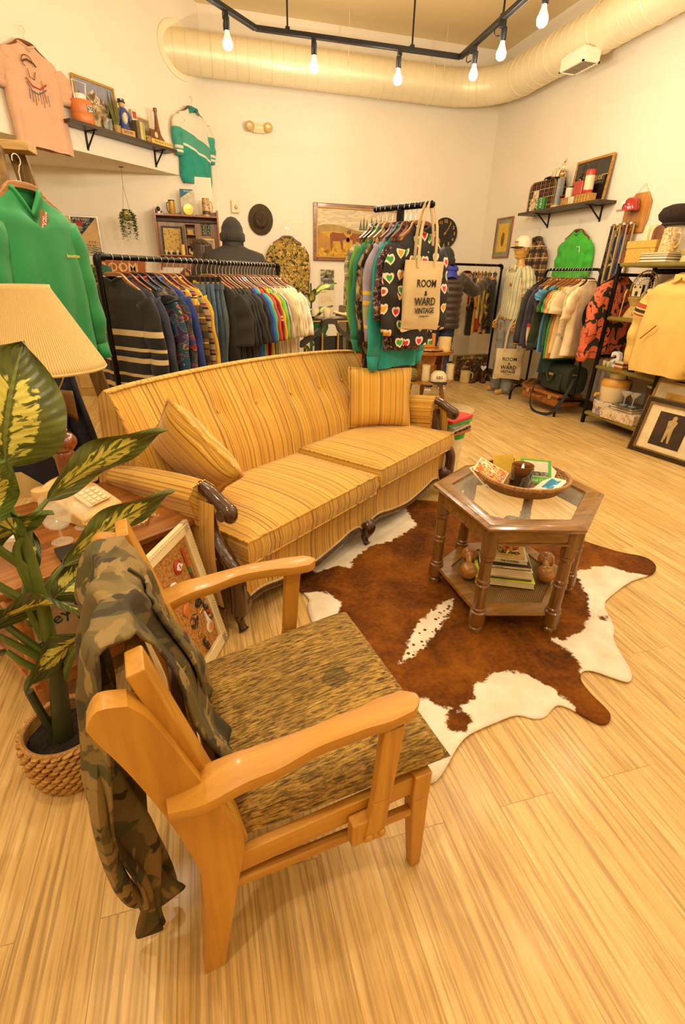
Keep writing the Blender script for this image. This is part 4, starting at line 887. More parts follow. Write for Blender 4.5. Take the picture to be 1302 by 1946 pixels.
m = MB(); m.tube([(.115+.03*sin(v*5/20)-.02*v/20, .03-.16*(1-v/20), lerp(.34, 1.07, v/20)) for v in range(21)], .004, 5); m.build('outseam', cloth('#3a3626'), dj)
m = MB(); m.grid(lambda u, v: Vector((-.05+.12*u, -.07+.02*sin(u*4), lerp(.80, .92, v)-.03*(u-.5)**2*4*(1-v))), 6, 5); m.build('leather_patch', plain('#7a5223', .6, bump=.6, bs=90), dj, solid=.004, smooth=180)
nb = thing('navy_bag', 'navy fabric bag with cream triangle hanging from the ladder', 'bag', (-.88, 2.48, 0))
m = MB(); m.box((0, 0, .68), (.36, .05, .42)); m.build('bag_cloth', plain('#1a1826', .9), nb, bevel=.02); MB().prism([(-.10, .44), (.16, .44), (.02, .57), (-.10, .57)], 0, .002, RX90, (0, -.026, 0)).build('cream_panel', cloth('#c0a468'), nb)
# ================================================================ hanging clothes
HW = {'tan': wood('#7a4a1c', '#b9803c', 'X', 8, .4, .3), 'red': wood('#54240c', '#8c4a1c', 'X', 8, .35, .4), 'dark': plain('#2a1c10', .4, var=.2), 'black': plain('#1c1814', .4)}
def hanger(par, kind='tan', wd=.42, hook=True, clip=False):
    m = MB()
    if clip: m.box((0, 0, -.115), (.34, .022, .035))
    else:
        pts = spline([(-wd/2, 0, -.185), (-wd*.3, 0, -.14), (-.07, 0, -.10), (0, 0, -.092), (.07, 0, -.10), (wd*.3, 0, -.14), (wd/2, 0, -.185)], 4)
        m.loft([[p+Vector((0, -.008, -.014)), p+Vector((0, .008, -.014)), p+Vector((0, .009, .012)), p+Vector((0, -.009, .012))] for p in pts])
    h = m.build('hanger', HW[kind], par, smooth=50, bevel=.003)
    if hook:
        q = [(0, 0, -.09), (0, 0, -.045), (.006, 0, -.033)]+[(.0215*sin(a), 0, -.003+.0215*-cos(a)+.0) for a in (radians(d) for d in range(25, 290, 24))]
        MB().tube(q, .0021, 5).build('hook', CHROME, h)
        if clip:
            c_ = MB()
            for x in (-.13, .13): c_.box((x, 0, -.145), (.03, .026, .045))
            c_.build('clips', CHROME, h)
    return h
def garment(name, label, cat, loc, rz, mat, L=.68, W=.25, sl='short', th=.042, neck='crew', hk='tan', group=None, cuff=None, seed=0, hem_rib=False, collar=None, sleeve_mat=None, open_front=False, spread=.0, wd=.42, hook=True, slL=None):
    t = thing(name, label, cat, loc, rz, group); rnd = random.Random(seed*13+5)
    ph = [rnd.uniform(0, 6.28) for _ in range(6)]
    def tor(u, v):
        z0 = -.112; z = lerp(z0, -.11-L, v**1.15 if v < .2 else lerp(.2**1.15, 1, (v-.2)/.8)); a = 2*pi*u
        d = z0-z
        hw = interp([(0, .075), (.02, .098), (.075, W*.86), (.11, W*.93), (.2, W*.92), (.5, W*.97), (L, W*1.0)], d)
        ht = interp([(0, .022), (.05, .020), (.12, th*.8), (.4, th), (L, th*.95)], d)
        if hem_rib: hw *= 1-.10*max(0, (d-L+.07)/.07)
        c, s = cos(a), sin(a); x = hw*math.copysign(abs(c)**.7, c); y = ht*math.copysign(abs(s)**.6, s)
        k = max(0, d-.12)
        y += (.012*sin(x*26+ph[0]+d*3)+.009*sin(x*44+ph[1]))*min(1, k*2.5); x += .008*sin(d*9+ph[2])*min(1, k*3)
        if neck == 'v' and s < -.2 and abs(x) < .075: z -= .10*max(0, 1-abs(x)/.075)*max(0, 1-d/.16)
        elif s < 0 and d < .02: z -= .03*max(0, 1-abs(x)/.08)
        z += .006*sin(a*2+ph[3])*v
        return Vector((x, y, z))
    m = MB(); m.grid(tor, 44, 26, cu=True); m.build('garment_body', mat, t, smooth=180)
    if neck != 'none':
        cm = collar or mat; z0 = tor(0, 0)
        ring = [tor(k/24, 0)+Vector((0, 0, .006)) for k in range(24)]; MB().tube(ring, .010 if neck != 'collar' else .014, 6, closed=True).build('neck_band', cm, t, smooth=180)
        if neck == 'collar':
            MB().grid(lambda u, v: Vector((lerp(-.08, .08, u), -.03-.012*v-.012*sin(pi*u), -.095-.055*v*(abs(u-.5)*2)**.5-.02*v)), 14, 4).build('collar', cm, t, smooth=180, solid=.003)
    if sl != 'none':
        ln = slL or (.24 if sl == 'short' else .60)
        for sg in (-1, 1):
            n = 16; ring = []; x0 = W*.84
            sw = rnd.uniform(-.015, .015); fw = rnd.uniform(-.02, .02)
            for k in range(n+1):
                q = k/n; ax = x0+interp([(0, 0), (.2, .045), (.5, .07+spread), (1, .075+spread*2)], q)*(1 if sl == 'long' else 1.25); az = -.262-(ln-.055)*q+.02*(1-q)**3
                r1 = interp([(0, .072), (.15, .084), (.5, .07), (.9, .062), (1, .055)], q) if sl == 'long' else interp([(0, .072), (.2, .09), (1, .088)], q)
                if cuff and q > .9: r1 *= .72
                r2 = th*.72*(1.0 if q < .85 else .9)
                cx_ = Vector((sg*ax+sw*sin(q*5), fw*sin(q*4)+.006*sin(q*16+ph[4]), az)); tilt = .5 if k == 0 else interp([(0, .9), (.25, .35), (1, .08)], q)
                ring.append([cx_+Vector((sg*(cos(a)*r1*cos(tilt)), sin(a)*r2*(1+.2*sin(q*20+ph[5])), cos(a)*r1*sin(tilt)*.9)) for a in (2*pi*j/14 for j in range(14))])
            if cuff:
                MB().loft(ring[:15], caps=True).build('sleeve', sleeve_mat or mat, t, smooth=180); MB().loft(ring[14:], caps=True).build('cuff', cuff, t, smooth=180)
            else: MB().loft(ring, caps=True).build('sleeve', sleeve_mat or mat, t, smooth=180)
    hanger(t, hk, wd, hook=hook); return t
def jeans(label, loc, rz, col, L=.98, group=None, seed=0, hk='dark'):
    t = thing('jeans', label, 'jeans', loc, rz, group); rnd = random.Random(seed)
    D = blotch([(.3, mul(hx(col), .55)), (.5, hx(col)), (.72, mul(hx(col), 1.5))], 12, 5, interp='LINEAR', stretch=(1, 1, .6), seed=seed*1.0)
    m = MB()
    for sg in (0, 1):
        def leg(u, v, sg=sg):
            a = 2*pi*u; w_ = interp([(0, .095), (.25, .11), (.5, .09), (1, .085)], v); return Vector((-.1+.2*sg+w_*math.copysign(abs(cos(a))**.7, cos(a))*.98+.008*sin(v*9+seed), (.020+.008*v)*math.copysign(abs(sin(a))**.7, sin(a))+.006*sin(v*12+seed*2+u*6), -.15-L*v))
        m.grid(leg, 18, 20, cu=True)
    m.build('denim', D, t, smooth=180)
    w_ = MB(); w_.loft([[Vector((.197*math.copysign(abs(cos(a))**.6, cos(a)), .026*sin(a), z)) for a in (2*pi*k/28 for k in range(28))] for z in (-.145, -.185)], caps=True); w_.build('waistband', cloth(mul(hx(col), .8)), t, smooth=60)
    lp = MB()
    for x in (-.15, -.02, .12): lp.box((x, -.028, -.165), (.012, .006, .05))
    lp.build('belt_loops', cloth(mul(hx(col), .6)), t)
    pk_ = MB()
    for x in (-.1, .1): pk_.box((x, -.034, -.30), (.12, .004, .13))
    pk_.build('back_pockets', cloth(mul(hx(col), .9)), t, bevel=.004); hanger(t, hk, clip=True); return t

# ---------------------------------------------------------------- long pipe rack behind the sofa
PIPE = plain('#15120f', .4, .7, var=.15)
RA = Vector((-.533, 3.503, 1.5)); RB = Vector((.777, 5.086, 1.5)); RD = (RB-RA).normalized(); RANG = math.atan2(RD.y, RD.x)
GZ = RANG-pi/2                                                     # garment x axis is square to the rail, pointing to the sofa side
def rail_pt(s): p = RA.lerp(RB, s); return (p.x, p.y, p.z)
rk = thing('clothes_rack', 'long black pipe clothes rack full of shirts behind the sofa', 'clothes rack', (RA.x, RA.y, 0), RANG)
RL = (RB-RA).length
def elbow(c, d1, d2, r=.024): return MB().tube(spline([Vector(c)+Vector(d1)*.05, Vector(c)+Vector(d1)*.02, Vector(c)+(Vector(d1)+Vector(d2))*.006, Vector(c)+Vector(d2)*.02, Vector(c)+Vector(d2)*.05], 3), r, 12)
MB().tube([(0, 0, 1.5), (RL, 0, 1.5)], .017, 14).build('rail', PIPE, rk)
for x, d in ((0, 1), (RL, -1)):
    MB().tube([(x, 0, .12), (x, 0, 1.49)], .017, 14).build('post', PIPE, rk); e = elbow((x, 0, 1.5), (d, 0, 0), (0, 0, -1)); e.build('elbow', PIPE, rk)
    MB().tube([(x, -.28, .05), (x, .28, .05)], .017, 12).tube([(x, 0, .05), (x, 0, .13)], .02, 12).build('foot', PIPE, rk)
    c_ = MB(); c_.tube([(x, 0, .62), (x, 0, .67)], .022, 12).tube([(x, 0, .80), (x, 0, .803)], .021, 12); c_.build('pipe_joint', PIPE, rk)
MB().tube([(0, 0, .25), (RL, 0, .25)], .014, 12).build('low_bar', PIPE, rk)
MB().tube([(RL*.56, 0, 1.5), (RL*.6, 0, 1.5)], .0215, 14).build('coupling', PIPE, rk)
GR = 'clothes on the long pipe rack behind the sofa'
BLK_SW = bands('#1b1712', [(-.44, -.405, '#cdb383'), (-.40, -.385, '#0e0c0a'), (-.60, -.57, '#cdb383'), (-.53, -.51, '#cdb383'), (-.565, -.55, '#0e0c0a'), (-.69, -.67, '#cdb383'), (-.77, -.74, '#cdb383')], (0, 0, 1))
GEO = blotch([(0, '#3a2a52'), (.40, '#4c3a6a'), (.46, '#b5862a'), (.475, '#24525a'), (.54, '#2c4a8a'), (.58, '#b5862a'), (.595, '#b8341e'), (.66, '#5a4a2a')], 8, 2, dist=.9, stretch=(1, 1, 1.6))
ARGY = plaid('#c9962c', [(.16, 0, .05, '#1f1a10', .8), (.16, .09, .098, '#0f0d08', 1), (.16, .13, .137, '#e2c070', .8)])
PINKS = bands('#a08a66', [(.0, .016, '#2a1c1c'), (.020, .028, '#a8325a'), (.03, .038, '#2a1c1c')], (0, .05, 1), period=.075)
def T(s, nm, lb_, mat, **k): return garment(nm, lb_, k.pop('cat', 't-shirt'), rail_pt(s), GZ+random.Random(int(s*999)).uniform(-.06, .06), mat, group=GR, seed=int(s*1000), **k)
T(.05, 'sweater', 'black knit sweater with cream stripes at the near end of the long rack', BLK_SW, cat='sweater', L=.80, W=.27, sl='long', th=.05, collar=bands('#1b1712', [(-.108, -.103, '#cdb383')]), hk='tan', slL=.62)
T(.085, 'sweatshirt', 'slate blue sweatshirt between the striped sweater and the red trimmed vest', cloth('#373a4c'), cat='sweatshirt', L=.74, sl='long', th=.03, hk='red')
T(.115, 'knit_vest', 'navy sleeveless vest with red trim on the long rack', cloth('#1c1824'), cat='vest', L=.66, W=.24, sl='short', slL=.04, th=.026, collar=cloth('#b02422'), hk='dark')
T(.15, 'sweater', 'purple and teal geometric patterned sweater with red neck on the long rack', GEO, cat='sweater', L=.76, W=.265, sl='long', th=.034, collar=cloth('#a83020'), hk='dark')
T(.185, 'sweater', 'second geometric patterned sweater just behind the red necked one', blotch([(0, '#26384a'), (.42, '#5a4a2a'), (.5, '#3a2a62'), (.55, '#b5862a'), (.57, '#9c2c1c'), (.62, '#2a4a86')], 9, 2, dist=.9, seed=4.0), cat='sweater', L=.76, W=.265, sl='long', th=.03, hk='black')
T(.215, 'hoodie', 'royal blue sweatshirt with bright blue hood on the long rack', cloth('#2a3a86'), cat='hoodie', L=.72, W=.265, sl='long', th=.032, collar=cloth('#2d66c4'), hk='tan')
T(.25, 'cardigan', 'yellow and black checked argyle cardigan on the long rack', ARGY, cat='cardigan', L=.76, W=.27, sl='long', th=.034, collar=cloth('#1c1812'), hk='red', neck='v')
T(.28, 'sweater', 'grey sweater with pink and black stripes on the long rack', PINKS, cat='sweater', L=.74, W=.26, sl='long', th=.028, hk='tan')
T(.31, 'sweater', 'plain bright yellow sweater before the jeans on the long rack', cloth('#d9a82a'), cat='sweater', L=.74, W=.265, sl='long', th=.028, hk='red')
for i, (s, col, lb_) in enumerate([(.345, '#5f6f78', 'faded light blue jeans nearest on the clip hangers'), (.372, '#4d5f70', 'mid blue jeans second on the clip hangers'), (.40, '#56708a', 'bright blue jeans with turned waistband third on the clip hangers'), (.43, '#3f4f66', 'darker blue jeans fourth on the clip hangers'), (.458, '#5a6a72', 'greyed blue jeans last on the clip hangers')]):
    jeans(lb_, rail_pt(s), GZ, col, group='jeans on the long pipe rack', seed=i+1)
cols = [(.492, '#2c271f', 'charcoal t-shirt right after the jeans'), (.516, '#2a251e', 'brownish black t-shirt second after the jeans'), (.540, '#262220', 'black t-shirt third after the jeans'), (.562, '#231f1c', 'black t-shirt fourth after the jeans'), (.584, '#2a261f', 'off black t-shirt fifth after the jeans'), (.606, '#3c382e', 'dark grey t-shirt before the navy one'), (.630, '#25222c', 'navy t-shirt beside the royal blue one'), (.652, '#2c56b8', 'royal blue t-shirt'), (.670, '#57b08a', 'mint green t-shirt'), (.690, '#d0482c', 'orange red t-shirt'), (.712, '#7c1c20', 'maroon t-shirt with white striped sleeves'), (.734, '#d9a62c', 'golden yellow t-shirt'), (.754, '#7fb53a', 'lime green t-shirt'), (.774, '#5a2a6c', 'purple tie dye t-shirt'), (.796, '#cfb996', 'beige t-shirt first of the pale run'), (.816, '#c4b091', 'oatmeal t-shirt second of the pale run'), (.836, '#b8a684', 'grey beige t-shirt third of the pale run'), (.858, '#d9c48e', 'pale yellow t-shirt'), (.880, '#d8c6a6', 'cream t-shirt after the pale yellow one'), (.904, '#dccaac', 'ivory t-shirt third from the far end'), (.930, '#e0d0b4', 'off white t-shirt second from the far end'), (.962, '#e4d6bc', 'white t-shirt at the far end')]
HK = ['tan', 'red', 'red', 'tan', 'dark']
for i, (s, col, lb_) in enumerate(cols):
    mat = cloth(col)
    if 'purple' in lb_: mat = blotch([(.3, '#5a1f6c'), (.45, '#8a3a7a'), (.55, '#2a7a8a'), (.7, '#3a2a5c')], 9, 3, interp='LINEAR')
    T(s, 'hanging_tshirt', lb_+' on the long rack', mat, L=.70+.04*((i*7) % 3)/3, W=.262, sl='short', th=.027, hk=HK[i % 5], slL=.38, sleeve_mat=bands(col, [(-.425, -.41, '#d9c4a0'), (-.40, -.385, '#d9c4a0')]) if 'maroon' in lb_ else None)

# ---------------------------------------------------------------- four way rack right of the sofa
F0 = (1.30, 3.36); FZ = 1.825; FD = Vector((.47, -.88, 0)).normalized(); FA = math.atan2(FD.y, FD.x)
fk = thing('garment_stand', 'black T shaped garment stand behind the right end of the sofa', 'clothes rack', (F0[0], F0[1], 0), FA)
MB().bar((0, 0, .05), (0, 0, FZ-.01), .035, .035, (0, 1, 0)).build('post', PIPE, fk, bevel=.004)
MB().tube([(-.22, 0, FZ), (.24, 0, FZ)], .018, 14).ball((.24, 0, FZ), .021, 12, 8).build('cross_bar', PIPE, fk)
MB().bar((-.28, 0, .03), (.28, 0, .03), .035, .03).bar((0, -.28, .03), (0, .28, .03), .035, .03).build('base', PIPE, fk, bevel=.004)
def fpt(s): return (F0[0]+FD.x*s, F0[1]+FD.y*s, FZ)
FG = 'clothes on the T shaped garment stand'
def G4(s, nm, lb_, mat, cat, da=0, **k):
    k['W'] = .188; k['L'] = k.get('L', .7)*.87; k['wd'] = .34; k['slL'] = k.get('slL', .5)*.88
    return garment(nm, lb_, cat, fpt(s), FA-pi/2+pi+da, mat, group=FG, seed=int((s+1)*700), **k)
HEARTS = None
def hearts_mat():
    t = MT('heart_print', .75); v = t.co(scale=(1, .25, 1)); vo = t.nd('ShaderNodeTexVoronoi', {'Vector': v, 'Scale': 9.5, 'Randomness': .6}); d = vo.outputs['Distance']; cl = vo.outputs['Color']
    pos = t.nd('ShaderNodeVectorMath', {0: v, 1: vo.outputs['Position']}, operation='SUBTRACT').outputs[0]; 
    sc = t.nd('ShaderNodeVectorMath', {0: vo.outputs['Position'], 1: v}, operation='SUBTRACT').outputs[0]
    x = t.sep(sc); hx_ = t.math('MULTIPLY', x[0], 12.5); hz = t.math('MULTIPLY', x[2], 12.5)
    # heart: x^2 + (1.2 y - .7 sqrt|x|)^2 < r^2
    hh = t.math('SUBTRACT', t.math('MULTIPLY', hz, -1.1), t.math('MULTIPLY', t.math('POWER', t.math('ABSOLUTE', hx_), .5), .42))
    q = t.math('POWER', t.math('ADD', t.math('MULTIPLY', hx_, hx_), t.math('MULTIPLY', hh, hh)), .5)
    inner = t.ramp(t.sep(cl)[0], [(0, hx('#c8324a')), (.33, hx('#d99a2a')), (.66, hx('#3a9a3a'))], 'CONSTANT')
    c = t.mix(t.math('LESS_THAN', q, .38), hx('#1f1b17'), hx('#e6d8b8')); c = t.mix(t.math('LESS_THAN', q, .23), c, inner)
    t.color(c); t.bump(t.noise(t.co(), 200, 2), .15, .002); return t.m
HEART = hearts_mat()
TREEB = camo_mat(['#4a3c26', '#8f7a52', '#241c12', '#6e5a38', '#b59f70', '#15100b'], 9, 1.2, stretch=(1, 1, .35))
G4(-.19, 'plaid_shirt', 'pale grey plaid flannel shirt at the left end of the garment stand', plaid('#9c8f70', [(.07, 0, .02, '#4d5a52', .6), (.07, .035, .042, '#d9c8a0', .7)]), 'shirt', L=.74, W=.25, sl='long', slL=.42, th=.03, hk='red', neck='collar')
G4(-.155, 'sweatshirt', 'light green sweatshirt on the garment stand beside the plaid shirt', cloth('#5f9a3a'), 'sweatshirt', L=.70, sl='long', slL=.58, th=.028, hk='dark')
G4(-.115, 'sweatshirt', 'long teal green sweatshirt on the garment stand', cloth('#1f7a62'), 'sweatshirt', L=.72, W=.25, sl='long', slL=.74, th=.04, hk='tan', cuff=cloth('#2a8f74'))
G4(-.065, 'camouflage_coat', 'brown tree bark camouflage coat on the garment stand', TREEB, 'coat', L=.82, W=.25, sl='long', slL=.70, th=.04, hk='tan')
G4(-.005, 'knit_sweater', 'pale lavender ribbed sweater with yellow stripes on the garment stand', bands('#9a92a8', [(-.56, -.535, '#d9b43c'), (-.50, -.48, '#d9b43c'), (-.65, -.57, '#9aa878'), (-.70, -.68, '#d9b43c')]), 'sweater', L=.70, W=.25, sl='long', slL=.66, th=.045, hk='red')
G4(.045, 'windbreaker', 'turquoise windbreaker low behind the sweaters on the garment stand', cloth('#1f9a94'), 'jacket', L=.98, W=.25, sl='long', slL=.86, th=.03, hk='dark', cuff=cloth('#1f9a94'))
G4(.085, 'blouse', 'dark multicolour speckled blouse under the heart shirts', blotch([(0, '#2a2430'), (.44, '#7a3a2a'), (.5, '#3a2a5c'), (.56, '#b09a6a'), (.62, '#2f4a52')], 50, 3), 'blouse', L=.84, W=.25, sl='long', slL=.5, th=.03, hk='red')
G4(.125, 'heart_shirt', 'black shirt printed with large hearts on the garment stand', HEART, 'shirt', da=.12, L=.80, W=.25, sl='long', slL=.60, th=.045, hk='red', neck='collar')
G4(.175, 'heart_shirt', 'second black heart printed shirt behind the canvas tote', HEART, 'shirt', da=-.1, L=.80, W=.26, sl='long', slL=.58, th=.045, hk='tan', neck='crew')
lp_ = thing('camouflage_trousers', 'tree bark camouflage trousers hanging low on the garment stand', 'trousers', (F0[0]-.02, F0[1]+.0, 0), FA+pi/2)
m = MB()
for sg in (-1, 1): m.grid(lambda u, v, sg=sg: Vector((sg*.085+.08*cos(2*pi*u), .04*sin(2*pi*u)+.09+.006*sin(v*12), lerp(1.1, .28, v))), 16, 12, cu=True)
m.build('trouser_legs', TREEB, lp_, smooth=180)
CANV = cloth('#cbb385', var=.06)
def tote(label, loc, rz, strap, W=.37, Hh=.40, group='printed canvas totes', dep=.05, words=None, lx=0.0):
    """strap: length above the bag; origin at the top of the strap"""
    t = thing('tote_bag', label, 'bag', loc, rz, group)
    m = MB()
    def bag(u, v):
        a = 2*pi*u; c, s = cos(a), sin(a); w_ = W/2*(1-.03*sin(pi*v)); d = interp([(0, .012), (.4, dep/2), (.85, dep/2), (1, .006)], v)
        return Vector((w_*math.copysign(abs(c)**.35, c), d*math.copysign(abs(s)**.7, s)+.006*sin(v*7+u*12), -strap-Hh*v+(.012*sin(a*2) if v > .9 else 0)))
    m.grid(bag, 40, 16, cu=True); m.build('canvas_body', CANV, t, smooth=180)
    for y in (-.016, .016):
        q = spline([(-W*.22, y, -strap-.04), (-W*.21, y, -strap*.55), (-.05, y, -.06), (-.022, y, .0), (0, y, .018), (.022, y, .0), (.05, y, -.06), (W*.21, y, -strap*.55), (W*.22, y, -strap-.04)], 5)
        MB().loft([[p+Vector((-.011, -.002, 0)), p+Vector((.011, -.002, 0)), p+Vector((.011, .002, 0)), p+Vector((-.011, .002, 0))] for p in q]).build('strap', CANV, t, smooth=50)
    INK = plain('#2a2018', .8, var=0)
    for tx, z, sz in (('ROOM', -.13, .062), ('&', -.185, .04), ('WARD', -.235, .066), ('VINTAGE', -.288, .045), ('Clothing Store', -.32, .016)):
        text_mb(tx, sz, Matrix.Translation((lx, -dep/2-.006, -strap+z)) @ Matrix.Rotation(pi/2, 4, 'X'), bold=.0008 if sz > .03 else 0).build('printed_words', INK, t, smooth=0)
    return t
tote('cream canvas tote printed with shop name hanging at the end of the garment stand', fpt(.225), FA-pi/2+pi-.05, .30, W=.36, Hh=.40)
# ================================================================ green sweatshirt hanging off the ladder
gs = garment('sweatshirt', 'large bright green V-neck sweatshirt hanging beside the lamp', 'sweatshirt', (-.675, 2.80, 1.845), radians(60), cloth('#157a3c', var=.1), L=.74, W=.245, sl='long', slL=.64, th=.075, neck='v', hk='tan', cuff=cloth('#157a3c'), collar=cloth('#1a8a46'), hem_rib=True, seed=3, wd=.40)
MB().box((.02, -.055, -.235), (.042, .003, .10), mat=Matrix.Rotation(.35, 3, 'Y')).build('price_tag', plain('#8a5424', .7), gs)
text_mb('ROOM & WARD\nVINTAGE', .014, Matrix.Translation((.02, -.057, -.235)) @ Matrix.Rotation(.35+pi/2, 4, 'Y') @ Matrix.Rotation(pi/2, 4, 'X')).build('tag_words', WHITE, gs, smooth=0)
text_mb('benetton', .022, Matrix.Translation((.13, -.085, -.36)) @ Matrix.Rotation(pi/2, 4, 'X')).build('chest_logo', plain('#d9c04a', .7), gs, smooth=0)
# things on the far left behind the sweatshirt
sh_ = thing('straw_hat', 'straw hat on a stand behind the green sweatshirt', 'hat', (-1.36, 7.0, 1.83))
MB().lathe([(.001, .13), (.05, .135), (.085, .12), (.098, .06), (.104, .01), (.15, -.002), (.19, .012), (.205, .03), (.2, .034), (.15, .006), (.10, .0)], 30, caps=False).build('hat_body', basketry('#b98d45', '#dcbb76', 2.0), sh_, smooth=60)
hs_ = thing('hat_stand', 'thin wooden stand under the straw hat', 'stand', (-1.36, 7.0, 0)); MB().lathe([(.12, 0), (.12, .02), (.02, .03), (.015, .9), (.015, 1.82), (.06, 1.83), (.06, 1.85)], 16).build('pole', wood('#4a2c12', '#7a4a20', 'Z'), hs_)
nt = thing('necktie', 'cream patterned necktie hanging below the straw hat', 'necktie', (-1.39, 6.86, 1.80))
MB().prism([(-.045, 0), (.02, 0), (.055, -.40), (.01, -.47), (-.055, -.40)], 0, .012, RX90).build('tie_blade', blotch([(0, '#c4a45a'), (.52, '#d9c084'), (.6, '#6a5a2a'), (.64, '#d2b672')], 40, 3), nt)
cs_ = thing('console_cabinet', 'low cream cabinet holding the plant left of the long rack', 'cabinet', (-1.25, 6.95, 0)); MB().box((0, 0, .59), (.5, .35, 1.18)).box((0, 0, 1.19), (.54, .39, .03)).build('cabinet_body', plain('#b08c4c', .6), cs_, bevel=.005)
MB().box((0, -.18, .6), (.44, .012, 1.0)).build('door', plain('#b99658', .6), cs_, bevel=.004)
bx = thing('wooden_bowl', 'wooden bowl on the low cream cabinet', 'bowl', (-1.12, 6.88, 1.206)); MB().lathe([(.04, 0), (.10, .05), (.14, .09), (.13, .09), (.09, .05), (.03, .012)], 24, caps=False).build('bowl_body', wood('#6b3a14', '#a5682c', 'X'), bx)
bp = thing('bushy_plant', 'small bushy green plant in a pot on the low cream cabinet', 'plant', (-1.20, 6.92, 1.206))
MB().lathe([(.05, 0), (.065, .09), (.055, .09), (.045, .01)], 20, caps=False).build('pot', plain('#c49a5a', .7), bp)
def sprig(n, R, hgt, mat, parent, seed=1, sz=.03, c=(0, 0, 0)):
    r = random.Random(seed); m = MB()
    for i in range(n):
        a = r.uniform(0, 6.28); q = r.random()**.5*R; z = hgt*(r.random())*(1-.4*(q/R)**2); p = Vector((q*cos(a), q*sin(a), z))+Vector(c)
        d = Vector((cos(a)*q/R+r.uniform(-.4, .4), sin(a)*q/R+r.uniform(-.4, .4), r.uniform(.1, .9))).normalized(); s_ = d.cross(Vector((r.uniform(-1, 1), r.uniform(-1, 1), r.uniform(-1, 1)))).normalized()
        w_ = s_*sz*.4; m.add([p, p+d*sz*.5+w_, p+d*sz, p+d*sz*.5-w_], [(0, 1, 2, 3)])
    return m.build('foliage', mat, parent, smooth=0)
sprig(420, .15, .20, plain('#6b7a24', .6, var=.35, vs=30), bp, 4, .05, (0, 0, .09))
gc = thing('green_beanie', 'dark green beanie on a dark box beside the bushy plant', 'hat', (-1.02, 7.12, 1.34)); MB().lathe([(.105, 0), (.11, .03), (.10, .08), (.06, .13), (.004, .145)], 22).build('cap_body', cloth('#2c5a44'), gc)
db_ = thing('dark_box', 'dark wooden box under the green beanie', 'box', (-1.06, 7.14, 1.206)); MB().box((0, 0, .065), (.24, .18, .13)).build('box_body', plain('#2a1c10', .5), db_, bevel=.004)
rs = thing('shop_sign', 'orange brown board lettered ROOM behind the long rack', 'sign', (-.90, 7.73, 1.46)); MB().box((0, 0, 0), (.62, .03, .20)).build('board', plain('#a4561e', .6), rs, bevel=.004)
text_mb('ROOM', .15, Matrix.Translation((-.02, -.017, .0)) @ Matrix.Rotation(pi/2, 4, 'X'), bold=.002).build('letters', plain('#dcb777', .6), rs, smooth=0)
wp = thing('framed_poster', 'silver framed sailing poster reading THE WIND on the recessed wall', 'poster', (-1.25, 7.735, 1.815))
def frame_mb(w_, h_, t_, d_):
    m = MB(); 
    for x, z, a, b in ((-w_/2+t_/2, 0, t_, h_), (w_/2-t_/2, 0, t_, h_), (0, h_/2-t_/2, w_-2*t_, t_), (0, -h_/2+t_/2, w_-2*t_, t_)): m.box((x, 0, z), (a, d_, b))
    return m
frame_mb(.33, .43, .016, .022).build('silver_frame', plain((.75, .72, .66), .3, .8), wp, bevel=.003)
MB().box((0, .004, 0), (.31, .006, .41)).build('print', plain('#cfa96c', .6), wp)
MB().prism([(-.15, .20), (.14, .20), (-.15, -.09)], 0, .001, RX90, (0, -.0005, 0)).build('blue_corner', blotch([(0, '#1f3a48'), (.48, '#24505c'), (.54, '#c4ae80'), (.58, '#1c3440')], 22, 2, dist=1.2), wp)
MB().prism([(.02*0-.06+.075*cos(a), .085+.075*sin(a)) for a in (radians(k) for k in range(45, 226, 12))], 0, .001, RX90, (0, -.002, 0)).build('red_sun', plain('#a3291a', .6), wp)
text_mb('THE WIND', .034, Matrix.Translation((-.02, -.003, .175)) @ Matrix.Rotation(pi/2, 4, 'X')).build('poster_words', plain('#d9c391', .6), wp, smooth=0)
text_mb('A SAIL', .034, Matrix.Translation((.06, -.003, -.07)) @ Matrix.Rotation(pi/2, 4, 'X')).build('poster_words', plain('#a8441e', .6), wp, smooth=0)
text_mb('AND THE SEA', .026, Matrix.Translation((.01, -.003, -.11)) @ Matrix.Rotation(pi/2, 4, 'X')).build('poster_words', plain('#2a4656', .6), wp, smooth=0)
m = MB()
for k in range(4): m.loft([[Vector((-.15+.3*i/20, -.001, -.13-.02*k+.005*sin(i*.9+k))), Vector((-.15+.3*i/20, -.001, -.138-.02*k+.005*sin(i*.9+k*2)))] for i in range(21)], caps=False, closed=False)
m.build('wave_lines', plain('#2f5a62', .6), wp)
hp_ = thing('hanging_plant', 'trailing green plant hanging on string from the soffit', 'plant', (-.70, 7.42, 1.95))
MB().ball((0, -.01, .08), (.055, .05, .06), 14, 8).build('pot', plain('#d2b878', .5), hp_)
m = MB(); m.tube([(-.04, 0, .12), (.0, 0, .40), (.01, .0, .575)], .002, 4).tube([(.04, 0, .12), (.0, 0, .40)], .002, 4).box((.01, 0, .575), (.05, .03, .008)); m.build('string', plain('#9a7a3c', .8), hp_)
m = MB(); r_ = random.Random(5)
for i in range(95):
    a = r_.uniform(0, 6.28); o_ = r_.random(); R0 = .085; L_ = r_.uniform(.15, .34) if sin(a) < .5 else .12; x, y = R0*cos(a), .6*R0*sin(a)
    for k in range(int(L_/.011)):
        z = .13-k*.011+o_*.011; f = min(1, k/5); px_, py_ = x*(.4+.6*f)+.004*sin(k+i), y*(.4+.6*f)-.012*f
        d = Vector((cos(a+k*2.4), sin(a+k*2.4), .3)).normalized()*.026; s_ = Vector((-d.y, d.x, .004)).normalized()*.009; p = Vector((px_, py_, z)); m.add([p, p+d*.5+s_, p+d, p+d*.5-s_], [(0, 1, 2, 3)])
